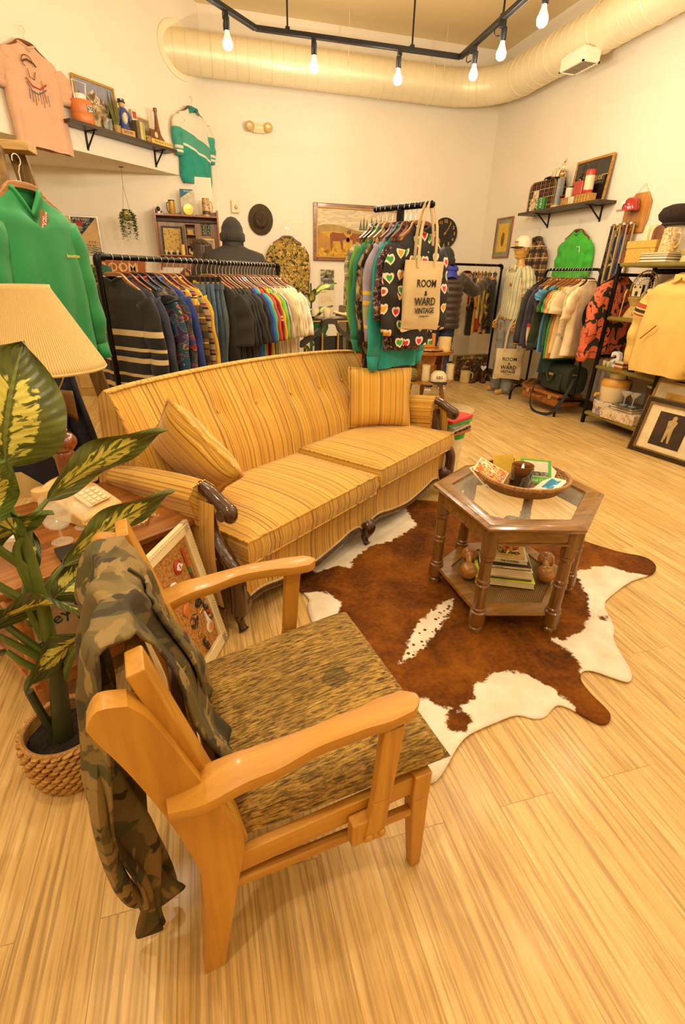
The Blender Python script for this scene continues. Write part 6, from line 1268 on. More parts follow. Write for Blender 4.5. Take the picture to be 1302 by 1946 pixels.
MB().prism([(-.01, .30), (.01, .30), (.03, .36), (.06, .40), (.02, .37), (.0, .41), (-.03, .37), (-.05, .40), (-.03, .34)], 0, .001, RX90, (0, -.002, 0)).build('eagle_emblem', plain('#3a2f20', .4), t)
for i, (y, off, w_, h_, lb_) in enumerate(((5.90, .19, .17, .075, 'left wooden block box on the right wall shelf'), (5.66, .17, .24, .085, 'right wooden crate box under the red thermos'))):
    t = thing('wooden_box', lb_, 'box', rs(y, off), RZ); MB().box((0, 0, h_/2), (w_, .11, h_)).build('box_body', wood('#a06c28', '#d0a050', 'X', 8, .5, .1), t, bevel=.003)
    m = MB()
    for k in range(5): m.box((-w_*.4+w_*.2*k, -.056, h_/2), (.004, .003, h_*.9))
    m.build('slat_lines', plain('#6a4416', .6), t)
mug('coffee_mug', 'white mug with round emblem on the left wooden box', rs(5.93, .185, .076), -.9, .045, .10, plain('#e0d0b2', .35))
t = thing('ball_cap', 'dark cap with red brim behind the white mug', 'headwear', rs(5.99, .10, .1), RZ); cap(t, plain('#1c1614', .8), plain('#b0281c', .7)); MB().box((0, 0, -.05), (.10, .10, .1)).build('cap_form', plain('#2a2016', .7), t)
t = thing('lunch_box', 'red tin lunch box with wire handle on the right wall shelf', 'lunch box', rs(5.77, .17, .086), RZ); MB().box((0, 0, .07), (.15, .08, .14)).build('tin_body', plain('#b3342a', .35, coat=.3), t, bevel=.012); MB().tube(spline([(-.05, 0, .14), (-.045, 0, .175), (.045, 0, .175), (.05, 0, .14)], 4), .004, 6).build('wire_handle', BLACK_METAL, t)
t = thing('thermos', 'red and cream thermos jug at the right of the right wall shelf', 'thermos', rs(5.62, .18, .086)); MB().lathe([(.052, .03), (.052, .17)], 22).build('cream_band', plain('#dccba0', .4), t); MB().lathe([(.05, 0), (.053, .005), (.053, .032), (.05, .034)], 22).lathe([(.053, .168), (.053, .215), (.048, .225), (.003, .226)], 22).build('red_ends', plain('#b83424', .35, coat=.3), t)
for i, y in enumerate((5.83, 5.79)):
    t = thing('shot_glass', ('left', 'right')[i]+' clear tumbler in front of the wooden boxes on the right wall shelf', 'glass', rs(y, .235)); MB().lathe([(.02, 0), (.026, .07), (.024, .07), (.018, .008)], 16, caps=False).build('glass_body', thin_glass((.95, .85, .6), .35), t)
# shirts on the wall under the shelf
PLF = plaid('#8a5a22', [(.11, 0, .035, '#1c1c22', .85), (.11, .06, .068, '#d8c79c', .8), (.11, .085, .09, '#1c1c22', .7)], 1.3)
garment('flannel_shirt', 'orange and navy plaid flannel shirt on the right wall behind the mannequin', 'shirt', rw(6.58, .06, 2.05), RZ, PLF, L=.82, W=.185, wd=.30, sl='long', slL=.62, th=.05, neck='collar', hk='dark', seed=21)
gt = garment('green_tshirt', 'bright green long sleeve t-shirt with white script on the right wall', 't-shirt', rw(5.80, .055, 2.085), RZ, cloth('#3fae2a'), L=.70, W=.235, sl='long', slL=.40, th=.05, hk='red', seed=22)
MB().tube([(.10, -.058, -.28), (.15, -.058, -.28), (.165, -.058, -.34)], .004, 5).build('white_script', WHITE, gt)
MB().box((0, .02, -.15), (.05, .002, .04)).build('neck_label', WHITE, gt)
# plaque with red helmet, ties
t = thing('wood_plaque', 'octagonal wooden plaque hung on a string high on the right wall', 'plaque', rw(4.99, .012, 2.11), RZ)
MB().prism([(-.14, -.20), (.14, -.20), (.17, -.08), (.17, .08), (.10, .17), (-.06, .17), (-.17, .06), (-.17, -.1)], -.012, .012, RX90).build('board', wood('#9a5f20', '#c88c3c', 'Z', 6, .35, .4), t, bevel=.006); MB().tube([(-.05, 0, .17), (.03, .002, .25), (.09, 0, .17)], .002, 4).build('string', plain('#a8843c', .8), t)
t = thing('batting_helmet', 'shiny red miniature batting helmet on the wooden plaque', 'helmet', rw(5.01, .085, 2.115), RZ); cap(t, plain('#a81a16', .15, coat=.8), plain('#c03a1e', .2, coat=.6), .085, .125)
MB().xf(Matrix()); text_mb('P', .085, Matrix.Translation((-.02, -.088, .06)) @ Matrix.Rotation(pi/2-.15, 4, 'X'), bold=.003).build('white_letter', WHITE, t, smooth=0)
t = thing('tie_rack', 'wooden tie rack with round white pegs on the right wall', 'rack', rw(5.10, .02, 1.99), RZ); MB().box((0, 0, 0), (.40, .02, .05)).build('rack_board', wood('#7a4a1c', '#b07c38', 'X'), t, bevel=.003)
for k in range(4): MB().tube([(-.145+.095*k, -.01, 0), (-.145+.095*k, -.055, .008)], .006, 8).ball((-.145+.095*k, -.06, .01), .014, 10, 8).build('peg', WHITE, t)
TIES = [('dark navy necktie with small gold flecks, first on the tie rack', blotch([(0, '#16161c'), (.55, '#1e1c24'), (.6, '#b5913c'), (.63, '#18181e')], 45, 2), .66), ('navy necktie with large gold leaf shapes, second on the tie rack', blotch([(0, '#191828'), (.52, '#1c1a2c'), (.55, '#a8823c'), (.62, '#c9a45c'), (.66, '#191828')], 14, 2), .72), ('blue and dark red patterned necktie, third on the tie rack', blotch([(0, '#14243c'), (.46, '#1f4a86'), (.52, '#3a2430'), (.58, '#8a2a24'), (.63, '#1a2a4a')], 16, 3), .70), ('brown and orange floral necktie, last on the tie rack', blotch([(0, '#5a3216'), (.46, '#8a4a1e'), (.52, '#3a2412'), (.57, '#b5762c'), (.63, '#6a3a18')], 30, 3), .62)]
for k, (lb_, mt_, L_) in enumerate(TIES):
    t = thing('necktie', lb_, 'necktie', rw(5.245-.095*k, .055, 1.995), RZ, 'neckties on the peg rack')
    m = MB(); m.prism([(-.022, .0), (.022, .0), (.046, -L_+.06), (0, -L_), (-.046, -L_+.06)], -.004, .002, RX90); m.build('wide_blade', mt_, t, bevel=.001)
    MB().prism([(.016, .0), (.034, .0), (.044, -L_*.86), (.03, -L_*.9), (.016, -L_*.86)], .004, .008, RX90, (.004, 0, 0)).build('narrow_blade', plain('#b9965a', .7), t)

# ---------------------------------------------------------------- arched rack on the right
r3 = thing('clothes_rack', 'black tube clothes rack on arched feet along the right wall', 'clothes rack', (4.12, 5.22, 0), pi/2)
TB = plain('#14110e', .35, .6, var=.1)
q = [(-.46, 0, .16), (-.46, 0, 1.48)]+[(-.46+.06*(1-cos(a)), 0, 1.49+.06*sin(a)) for a in (pi/2*k/5 for k in range(1, 6))]+[(.40+.06*sin(a), 0, 1.49+.06*cos(a)) for a in (pi/2*k/5 for k in range(0, 5))]+[(.46, 0, 1.48), (.46, 0, .16)]
MB().tube(q, .014, 12).build('frame_tube', TB, r3)
for x in (-.46, .46): MB().tube(spline([(x, .205, .0), (x, .20, .11), (x, .15, .165), (x, .07, .175), (x, -.07, .175), (x, -.15, .165), (x, -.20, .11), (x, -.215, 0)], 5), .015, 10).build('arched_foot', TB, r3)
MB().tube([(-.46, 0, .22), (.46, 0, .22)], .011, 10).tube([(-.46, .06, .175), (.46, .06, .175)], .009, 8).tube([(-.46, -.06, .175), (.46, -.06, .175)], .009, 8).build('low_bars', TB, r3)
G3 = 'clothes on the arched rack along the right wall'
def R3(y, nm, lb_, mat, cat, **k): return garment(nm, lb_, cat, (4.12, y, 1.55), pi+random.Random(int(y*100)).uniform(-.05, .05), mat, group=G3, seed=int(y*100), **k)
R3(5.60, 'jacket', 'black satin jacket with gold striped cuffs at the far end of the arched rack', plain('#221d18', .5, sheen=.3), 'jacket', L=.72, W=.26, sl='long', slL=.64, th=.05, hk='dark', cuff=bands('#1a1612', [(-.84, -.825, '#c99a3c'), (-.86, -.85, '#c99a3c')]))
R3(5.54, 'jacket', 'brown black jacket second from the far end of the arched rack', cloth('#2c241a'), 'jacket', L=.70, W=.26, sl='long', slL=.6, th=.04, hk='dark')
R3(5.48, 'jacket', 'slate blue windbreaker with lime hood lining on the arched rack', plain('#343c56', .6, bump=.2), 'jacket', L=.74, W=.26, sl='long', slL=.64, th=.045, hk='tan', collar=cloth('#5fae2c'))
R3(5.42, 'jacket', 'dark plum jacket on the arched rack', cloth('#33202c'), 'jacket', L=.78, W=.26, sl='long', slL=.66, th=.04, hk='tan')
R3(5.365, 'jacket', 'cream navy and red colour block jacket on the arched rack', bands('#c4aa78', [(-.9, -.62, '#c9b07c'), (-.62, -.58, '#b8281e'), (-.58, -.3, '#22202c')]), 'jacket', L=.74, W=.255, sl='long', slL=.62, th=.038, hk='tan')
R3(5.31, 'sweatshirt', 'dark forest green sweatshirt on the arched rack', cloth('#222c14'), 'sweatshirt', L=.72, W=.265, sl='long', slL=.66, th=.045, hk='red', cuff=cloth('#1c2412'), collar=cloth('#c4b088'))
R3(5.26, 'hanging_tshirt', 'dark brown t-shirt on the arched rack', cloth('#3a2a20'), 't-shirt', L=.66, W=.26, th=.03, hk='red')
R3(5.22, 'hanging_tshirt', 'light blue t-shirt on the arched rack', cloth('#4a86a8'), 't-shirt', L=.78, W=.27, th=.032, hk='tan', slL=.12)
R3(5.18, 'hanging_tshirt', 'mid green t-shirt on the arched rack', cloth('#2c5a28'), 't-shirt', L=.70, W=.265, th=.03, hk='red')
R3(5.14, 'long_dress', 'long dark teal dress at the middle of the arched rack', cloth('#1c3432'), 'dress', L=1.0, W=.255, th=.03, hk='tan')
R3(5.105, 'hanging_tshirt', 'bright green t-shirt peeking out on the arched rack', cloth('#3aa32c'), 't-shirt', L=.84, W=.25, th=.026, hk='red')
R3(5.07, 'hanging_tshirt', 'rust orange t-shirt on the arched rack', cloth('#b04a24'), 't-shirt', L=.66, W=.26, th=.028, hk='tan')
R3(5.03, 'hanging_tshirt', 'tan t-shirt with dark sleeve hem on the arched rack', cloth('#b5843c'), 't-shirt', L=.82, W=.265, th=.03, hk='red', sleeve_mat=bands('#b5843c', [(-.6, -.50, '#1c1814')]))
R3(4.99, 'hanging_tshirt', 'pale yellow t-shirt on the arched rack', cloth('#d9b878'), 't-shirt', L=.76, W=.265, th=.03, hk='tan')
R3(4.945, 'hanging_tshirt', 'ivory t-shirt with printed front on the arched rack', blotch([(.3, '#dcc79c'), (.56, '#d9c49a'), (.64, '#8a8a86')], 4, 3, interp='LINEAR'), 't-shirt', L=.80, W=.265, th=.032, hk='red')
wt = R3(4.885, 'hanging_tshirt', 'cream t-shirt with dark photo print at the near end of the arched rack', cloth('#e6cfa4'), 't-shirt', L=.76, W=.275, th=.045, hk='dark', slL=.29)
wt.rotation_euler.z = pi+.35
MB().prism([(.11*cos(a), .13*sin(a)) for a in (2*pi*k/24 for k in range(24))], 0, .002, RX90, (.03, .075, -.44)).build('photo_print', blotch([(.35, '#2a241c'), (.5, '#14110e'), (.58, '#8a8a8c'), (.66, '#b5763c')], 14, 3), wt)

# things under the arched rack
t = thing('duffel_bag', 'dark green canvas duffel bag with long strap under the arched rack', 'bag', (4.12, 5.02, .245), pi/2)
GRN = plain('#23281a', .8, bump=.3, bs=120)
m = MB(); m.grid(lambda u, v: Vector((lerp(-.27, .27, v)*(1), .13*math.copysign(abs(cos(2*pi*u))**.6, cos(2*pi*u)), .16+.155*math.copysign(abs(sin(2*pi*u))**.6, sin(2*pi*u)))), 28, 14, cu=True)
for s in (-1, 1): m.add([Vector((s*.27, .13*math.copysign(abs(cos(a))**.6, cos(a)), .16+.155*math.copysign(abs(sin(a))**.6, sin(a)))) for a in (2*pi*k/28 for k in range(28))], [tuple(range(28))])
m.build('bag_body', GRN, t, smooth=50, bevel=.012); MB().box((0, .135, .12), (.34, .03, .19)).build('front_pocket', GRN, t, bevel=.02)
MB().box((.0, .155, .20), (.07, .006, .025)).build('tan_label', plain('#b5803c', .6), t)
for s in (-1, 1): MB().tube(spline([(-.12, .14*s, .10), (-.10, .165*s, .24), (0, .175*s, .12 if s > 0 else .36), (.10, .165*s, .24), (.12, .14*s, .10)], 6), .014, 8, flat=.4).build('carry_handle', GRN, t)
MB().tube(spline([(-.27, .05, .20), (-.33, .14, .08), (-.28, .24, -.18), (-.08, .30, -.235), (.12, .27, -.19), (.25, .18, -.02), (.27, .05, .18)], 8), .018, 8, flat=.25).build('shoulder_strap', plain('#1d2018', .8), t)
for s in (-1, 1): MB().tube([(s*.275, .03, .23), (s*.285, .08, .23)], .012, 8).build('clip', BRASS, t)
t = thing('leather_suitcase', 'tan leather suitcase lying under the green duffel bag', 'suitcase', (4.13, 5.16, .19), pi/2+.05)
LEA = plain('#9a5a22', .45, var=.2, bump=.3, bs=80)
MB().box((0, 0, -.055), (.66, .36, .10)).build('case_bottom', LEA, t, bevel=.03, segs=3); MB().box((0, 0, .018), (.67, .37, .04)).build('case_lid', LEA, t, bevel=.016)
m = MB(); m.box((0, 0, -.004), (.675, .375, .006)); m.build('gold_rim', BRASS, t)
for x in (-.2, .2): MB().box((x, .19, .0), (.05, .012, .05)).build('latch', plain((.8, .72, .5), .2, 1, var=0), t, bevel=.003)
MB().tube(spline([(-.07, .19, -.02), (-.06, .23, -.03), (.06, .23, -.03), (.07, .19, -.02)], 4), .011, 8).build('handle', LEA, t)
def shoe(name, label, loc, rz, L, mat, sole, group=None, boot=0.0, cat='shoe'):
    t = thing(name, label, cat, loc, rz, group)                     # toe towards -y
    m = MB(); rings = []
    for k in range(15):
        q = k/14; y = lerp(L*.45, -L*.55, q); w_ = interp([(0, .028), (.15, .036), (.45, .036), (.75, .046), (.92, .036), (1, .012)], q); h_ = interp([(0, .06+boot), (.3, .07+boot), (.42, .075+boot*.6), (.55, .065), (.8, .045), (1, .02)], q)
        rings.append([Vector((w_*cos(a)*(1 if sin(a) < .3 else .8), y, max(.012, .016+h_*max(0, sin(a))))) for a in (2*pi*j/16 for j in range(16))])
    m.loft(rings); m.build('upper', mat, t, smooth=60)
    s_ = MB(); pl = [(interp([(0, .03), (.15, .038), (.45, .036), (.75, .049), (.92, .038), (1, .008)], q), lerp(L*.46, -L*.57, q)) for q in (k/14 for k in range(15))]
    s_.prism([(x, y) for x, y in pl]+[(-x, y) for x, y in pl[::-1]], 0, .018); s_.build('sole', sole, t)
    lc = MB()
    for k in range(4): y = -L*.02-k*L*.075; z = interp([(-.3, .062), (0, .082+boot*.3)], y/L); lc.tube([(-.022, y, z-.006), (0, y-.004, z), (.022, y, z-.006)], .003, 4)
    lc.build('laces', plain('#3a2a18', .8) if mat != WHITE else WHITE, t); return t
BRL = plain('#5a3014', .45, var=.25, vs=15); SOLE = plain('#2a1c10', .7)
shoe('leather_shoe', 'left tan lace-up shoe beside the leather suitcase', (4.14, 5.62, .19), -1.3, .27, plain('#7a4a1c', .5, var=.2), SOLE, 'tan shoes beside the suitcase')
shoe('leather_shoe', 'right tan lace-up shoe nearest to the leather suitcase', (4.14, 5.52, .19), -1.2, .27, plain('#7a4a1c', .5, var=.2), SOLE, 'tan shoes beside the suitcase')

# ---------------------------------------------------------------- shelf unit
su = thing('shelf_unit', 'open shelf unit with black posts and olive shelves on the right wall', 'shelf', (4.09, 4.09, 0))
OLV = plain('#80702c', .45, var=.08)
SZ_ = [1.605, 1.115, .63, .135]
for y in (-.40, .40):
    MB().box((0, y, .80), (.03, .035, 1.60)).build('front_post', BLACK_METAL, su, bevel=.003); MB().box((.44, y, .80), (.03, .035, 1.60)).build('rear_post', BLACK_METAL, su, bevel=.003)
    for z in (1.5, .72, .09): MB().box((.22, y, z), (.42, .02, .03)).build('side_bar', BLACK_METAL, su)
for z in SZ_: MB().box((.22, 0, z-.0175), (.46, .78 if z < 1.6 else .84, .035)).box((-.012, 0, z-.0175), (.006, .78 if z < 1.6 else .84, .02)).build('shelf', OLV, su, bevel=.004)
MB().box((.44, 0, 1.54), (.02, .8, .05)).box((.44, 0, .55), (.02, .8, .04)).build('rear_bar', BLACK_METAL, su)
def su_(dx, y, k): return (4.09+dx, y, SZ_[k]+.001)
def rbox(name, label, cat, loc, d, mat, rz=0, lid=None, group=None):
    t = thing(name, label, cat, loc, rz, group); MB().box((0, 0, d[2]*(.5 if not lid else .36)), (d[0], d[1], d[2]*(1 if not lid else .72))).build('box_body', mat, t, bevel=.004)
    if lid: MB().box((0, 0, d[2]*.83), (d[0]+.012, d[1]+.012, d[2]*.34)).build('box_lid', lid, t, bevel=.004)
    return t
MAPB = blotch([(.4, '#d0a344'), (.56, '#d9b25a'), (.6, '#6a6a5a'), (.615, '#d2a648'), (.68, '#a8562c'), (.69, '#d9b25a')], 16, 3)
rbox('gift_box', 'yellow printed gift box with lid on the top shelf of the shelf unit', 'box', su_(.20, 4.36, 0), (.26, .34, .19), MAPB, 0, MAPB)
for i, (x, y) in enumerate(((.16, 4.42), (.20, 4.36), (.15, 4.33))):
    t = thing('highball_glass', ('left', 'rear', 'right')[i]+' clear highball glass on the yellow gift box', 'glass', (4.09+x, y, 1.797)); MB().lathe([(.028, 0), (.031, .13), (.029, .13), (.026, .01)], 18, caps=False).build('glass_body', thin_glass((1, .88, .55), .4), t)
t = thing('arched_plaque', 'brown arched wooden plaque on the yellow gift box', 'plaque', (4.23, 4.255, 1.797), RZ+.2); MB().prism([(-.06, 0), (.06, 0)]+[(.06*cos(a), .07+.05*sin(a)) for a in (pi*k/12 for k in range(13))], -.01, .01, RX90).build('plaque_board', wood('#5a3012', '#8a5222', 'Z', 10), t, bevel=.003)
# head with beret
t = thing('display_head', 'white foam display head on the top shelf facing left', 'mannequin head', su_(.25, 4.22, 0), 0)
HDM = plain('#e2d2b0', .5, var=.03)
m = MB()
def headfn(u, v):
    a = 2*pi*u; z = .10+.30*v; r = interp([(0, .055), (.18, .052), (.3, .068), (.5, .088), (.75, .092), (.9, .07), (1, .01)], v); c, s = cos(a), sin(a); f = max(0, s)      # face towards +y
    x = r*.82*c; y = r*1.08*s+.0; 
    nose = .028*math.exp(-((v-.52)/.06)**2-(c/.22)**2) if s > 0 else 0; brow = -.010*math.exp(-((v-.62)/.03)**2)*(f**4); lip = .008*math.exp(-((v-.38)/.025)**2-(c/.4)**2)*(s > 0); chin = .012*math.exp(-((v-.28)/.05)**2-(c/.4)**2)*(s > 0)
    return Vector((x, y+nose+brow+lip+chin, z))
m.grid(headfn, 36, 30, cu=True); m.lathe([(.08, 0), (.075, .02), (.055, .06), (.055, .11)], 24); m.build('head_form', HDM, t, smooth=80)
t2 = thing('fur_beret', 'dark brown fur newsboy beret on the white display head', 'hat', su_(.25, 4.21, 0), 0)
MB().lathe([(.096, .315), (.112, .33), (.155, .36), (.168, .40), (.14, .45), (.08, .475), (.003, .48)], 32, (0, -.015, 0), Matrix.Rotation(-.0, 3, 'X') @ Matrix.Diagonal((.92, 1.08, 1))).build('hat_body', plain('#2c1c10', 1.0, var=.4, vs=40, bump=1.0, bs=140), t2, smooth=80)
MB().tube([(.098*cos(a), .115*sin(a)-.01, .318) for a in (2*pi*k/36 for k in range(36))], .014, 8, closed=True).build('hat_band', plain('#2a2018', .7), t2)
stein('stein_jar', 'tall beige painted stein on the top shelf stack of books', (4.20, 4.10, 1.69), -1.2, .062, .19, stein_paint(['#c4a468', '#d8bd84', '#9c7838', '#e0c890']), plain('#d0b378', .5))
for k, (col, h_, d_, lb_) in enumerate((('#1c1612', .024, .21, 'black spined book at the bottom of the top shelf stack'), ('#221a14', .024, .21, 'second black spined book on the top shelf stack'), ('#b5642c', .018, .19, 'orange book on the top shelf stack'), ('#dcc492', .014, .20, 'cream book topmost under the beige stein'))):
    book('book', d_+.09, d_, h_, plain(col, .5), lb_, (4.20, 4.12, SZ_[0]+.001+(0, .0245, .049, .0675)[k]), RZ+.02*k, 'books on the top of the shelf unit')
t = thing('mixing_bowl', 'cream pedestal bowl at the right end of the top shelf', 'bowl', su_(.12, 3.86, 0)); MB().lathe([(.05, 0), (.05, .01), (.045, .05), (.075, .09), (.08, .10), (.072, .1), (.04, .055), (.003, .05)], 24, caps=False).build('bowl_body', plain('#dcc08a', .35), t)
t = thing('striped_scarf', 'blue black and yellow striped fabric roll at the right end of the top shelf', 'scarf', su_(.26, 3.83, 0)); MB().lathe([(.05, 0), (.052, .38), (.02, .385), (.003, .386)], 20).build('fabric_roll', bands('#16140f', [(0, .012, '#2c8aa8'), (.02, .026, '#d9b43c')], (1, .4, .3), period=.045), t)
# second shelf
t = thing('rattan_chair', 'miniature rattan peacock chair on the second shelf', 'doll chair', su_(.16, 4.33, 1), RZ+.25)
RAT = basketry('#a8802f', '#dab767', 1.4)
m = MB(); m.lathe([(.095, 0), (.075, .05), (.05, .10), (.052, .11), (.085, .17), (.09, .18), (.085, .185), (.002, .185)], 28); m.build('woven_seat', RAT, t, smooth=60)
def pea(r, z0=.18): return [(r*cos(a)*1.0, .06+.02*sin(a), z0+.09+r*1.2*sin(a)) for a in (radians(k) for k in range(-35, 216, 8))]
m = MB(); m.tube(pea(.13), .007, 6).tube(pea(.11), .004, 6).tube(pea(.07), .003, 6)
for k in range(13): a = radians(-25+k*19); m.tube([(.03*cos(a), .06, .27+.03*sin(a)), (.128*cos(a), .06+.02*sin(a), .27+.155*sin(a))], .002, 4)
m.build('fan_back', plain('#c49a48', .6), t); 
for s in (-1, 1): MB().tube(spline([(s*.115, .05, .22), (s*.105, -.03, .25), (s*.09, -.075, .22), (s*.088, -.08, .18)], 4), .008, 6).tube([(s*.088, -.08, .18), (s*.095, -.075, .0)], .005, 6).build('arm', plain('#c49a48', .6), t)
t = thing('toy_radio', 'little cream and black radio sitting in the rattan doll chair', 'radio', (4.235, 4.335, 1.306), RZ+.35); MB().box((0, .012, .055), (.09, .05, .11)).build('case', BLACK, t, bevel=.003); MB().box((0, -.015, .055), (.085, .004, .105)).build('cream_front', plain('#d8c28c', .5), t)
for s in (-1, 1): MB().lathe([(.011, 0), (.009, .004), (.002, .005)], 12, (s*.025, -.016, .088), RX90).build('dial', BLACK, t)
MB().prism([(-.014, .0), (.014, 0)]+[(.014*cos(a), .03+.014*sin(a)) for a in (pi*k/8 for k in range(9))], 0, .002, RX90, (0, -.017, .008)).build('arched_window', BLACK, t)
t = thing('framed_photo', 'black framed ship photograph leaning on the second shelf', 'picture', su_(.32, 4.0, 1), RZ); t.rotation_euler.x = radians(-9); f_ = frame_mb(.46, .34, .022, .018); f_.xf(Matrix.Translation((0, 0, .17))); f_.build('black_frame', BLACK, t, bevel=.002); MB().box((0, .003, .17), (.42, .004, .30)).build('photo', blotch([(.3, '#a8863c'), (.5, '#8f7230'), (.6, '#c9a860'), (.7, '#5a4a22')], 6, 3, interp='LINEAR'), t)
t = thing('model_boat', 'small dark model boat with cream funnels on the second shelf', 'model boat', su_(.13, 4.09, 1), RZ)
MB().box((0, 0, .012), (.30, .10, .024)).build('white_base', plain('#dcc58c', .5), t, bevel=.003); MB().box((0, 0, .045), (.24, .05, .035)).build('hull', plain('#1c1812', .5), t, bevel=.008)
for k, x in enumerate((-.02, .07)): MB().lathe([(.012, .06), (.011, .12), (.003, .121)], 12, (x, 0, 0)).build('funnel', plain('#d9b45c', .5), t)
t = thing('toy_skull', 'small cream ball figure at the left end of the model boat', 'figurine', su_(.10, 4.245, 1)); MB().ball((0, 0, .045), (.038, .036, .034), 14, 10).lathe([(.03, 0), (.025, .02)], 12).build('figure_body', plain('#c9a66a', .5), t)
# third shelf
t = thing('letter_ornament', 'large white lowercase letter a on the third shelf', 'letter', su_(.10, 4.33, 2), RZ)
text_mb('a', .34, Matrix.Translation((0, 0, .098)) @ Matrix.Rotation(pi/2, 4, 'X'), depth=.022, bold=.004).build('letter_body', WHITE, t, smooth=30, bevel=.003)
for k, (y, col, h_, lb_) in enumerate(((4.255, '#8a3a1c', .18, 'rust spined book upright on the third shelf'), (4.225, '#7a7a3c', .19, 'olive spined book upright on the third shelf'), (4.185, '#1f1a14', .19, 'black and gold book upright on the third shelf'))):
    t = thing('book', lb_, 'book', su_(.22, y, 2), 0, 'upright books on the third shelf'); MB().box((0, 0, h_/2), (.15, .028, h_)).build('cover', plain(col, .5, var=.2), t, bevel=.002)
    MB().box((-.076, 0, h_*.6), (.003, .02, h_*.25)).build('spine_label', plain('#c9a04a', .5), t)
mug('white_pitcher', 'tall white ceramic pitcher on the third shelf', su_(.17, 4.10, 2), -1.3, .05, .20, WHITE, cat='pitcher')
mug('black_mug', 'black mug with red and white picture at the front of the third shelf', su_(.06, 4.055, 2), -1.0, .048, .10, plain('#17130f', .3, coat=.4))
t = thing('cassette_stack', 'stack of small white and red cassette boxes on the third shelf', 'boxes', su_(.06, 4.21, 2), RZ); 
for k, col in enumerate(('#c4562c', '#dcc79c', '#8a3a24', '#d9caa4')): MB().box((0, 0, .009+.018*k), (.11, .07, .017)).build('cassette_box', plain(col, .4), t, bevel=.001)
for i, (y, dx) in enumerate(((4.43, .05), (4.40, .10), (4.37, .045))):
    t = thing('shot_glass', ('left', 'rear', 'right')[i]+' small jewelled shot glass on the third shelf by the letter a', 'glass', su_(dx, y, 2)); MB().lathe([(.016, 0), (.02, .05), (.018, .05), (.014, .006)], 14, caps=False).build('glass_body', thin_glass((.9, .75, .4), .55), t)
t = thing('wooden_organizer', 'small wooden block holder at the right of the third shelf', 'box', su_(.08, 3.95, 2)); MB().box((0, 0, .05), (.10, .10, .10)).build('box_body', wood('#8a5a22', '#c08c40', 'Z'), t, bevel=.004)
t = thing('price_card', 'brown kraft card with handwriting leaning on the third shelf', 'card', su_(.30, 4.03, 2), RZ); t.rotation_euler.x = radians(-8); MB().box((0, 0, .13), (.20, .004, .22)).build('card_sheet', plain('#8a6028', .8), t)
m = MB()
for k in range(6): m.box((-.01*(k % 3), -.003, .21-.028*k), (.13-.02*(k % 2), .001, .005))
m.build('handwriting_lines', plain('#3a2810', .8), t)
# bottom shelf
t = thing('hat_box', 'round floral hat box on the bottom shelf', 'hat box', su_(.17, 4.32, 3)); FLO = blotch([(.3, '#cdb89a'), (.5, '#d8c6a8'), (.57, '#6a5a78'), (.63, '#b9a4a0'), (.7, '#4a4468')], 16, 4, interp='LINEAR')
MB().lathe([(.17, 0), (.172, .09)], 40).build('box_body', FLO, t); MB().lathe([(.178, .085), (.178, .13), (.17, .135), (.003, .136)], 40).build('box_lid', FLO, t)
t = thing('beverage_cooler', 'cream water cooler with yellow shoulder and spigot on the hat box', 'cooler', (4.255, 4.315, .273)); MB().lathe([(.125, 0), (.135, .02), (.145, .13), (.148, .17)], 30).build('cooler_body', plain('#e3cfa2', .4, var=.03), t)
MB().lathe([(.152, .165), (.152, .20), (.13, .235), (.08, .245)], 30).build('yellow_shoulder', plain('#cf9836', .4), t); MB().lathe([(.078, .24), (.082, .25), (.082, .295), (.07, .305), (.003, .306)], 26).build('lid', plain('#dccba2', .4), t)
MB().tube([(-.135, .06, .07), (-.17, .075, .07), (-.172, .076, .045)], .016, 10).build('spigot', plain('#cf9836', .4), t); MB().tube(spline([(.05, -.14, .20), (.0, -.19, .12), (-.02, -.175, .08)], 4), .010, 8).build('handle', plain('#4a3418', .5), t)
GIFT = blotch([(0, '#dcc8a4'), (.52, '#d8c29a'), (.55, '#b5603c'), (.59, '#dcc8a4'), (.63, '#4a5a3a'), (.66, '#dcc8a4')], 34, 1, stretch=(1, 1.4, .6))
rbox('gift_box', 'white gift box with small red and green print on the bottom shelf', 'box', su_(.09, 4.03, 3), (.22, .40, .10), GIFT, .1)
for k, (col, lb_) in enumerate((('#1c1814', 'black book with gold band lying on the white printed gift box'), ('#7a3a1c', 'red brown book under the black book on the gift box'))):
    book('book', .26, .17, .022, plain(col, .5), lb_, (4.20, 4.04, SZ_[3]+.103+(.0225 if k == 0 else 0)), RZ+.1, 'books on the bottom shelf')
t = thing('silver_tray', 'round bluish silver tray on the bottom shelf books', 'tray', (4.20, 4.02, SZ_[3]+.149)); MB().lathe([(.003, 0), (.13, .0), (.15, .012), (.145, .014), (.12, .006), (.003, .005)], 32).build('tray_body', plain('#8f98a4', .2, .8), t)
for i, (x, y) in enumerate(((4.17, 4.07), (4.19, 3.98))):
    t = thing('martini_glass', ('left', 'right')[i]+' martini glass on the silver tray', 'glass', (x, y, SZ_[3]+.156)); MB().lathe([(.035, 0), (.034, .004), (.005, .008), (.005, .07), (.008, .075), (.055, .135), (.053, .135), (.006, .08)], 22, caps=False).build('glass_body', thin_glass((1, .92, .75), .3), t)
t = thing('wood_canister', 'tall wood grain canister bin at the rear of the bottom shelf', 'bin', su_(.30, 3.90, 3)); MB().lathe([(.10, 0), (.11, .36)], 26).build('canister_body', wood('#3f2610', '#6e4820', 'Z', 6), t); MB().lathe([(.112, .355), (.113, .375), (.10, .378), (.003, .378)], 26).build('cream_lid', plain('#d0b078', .5), t)
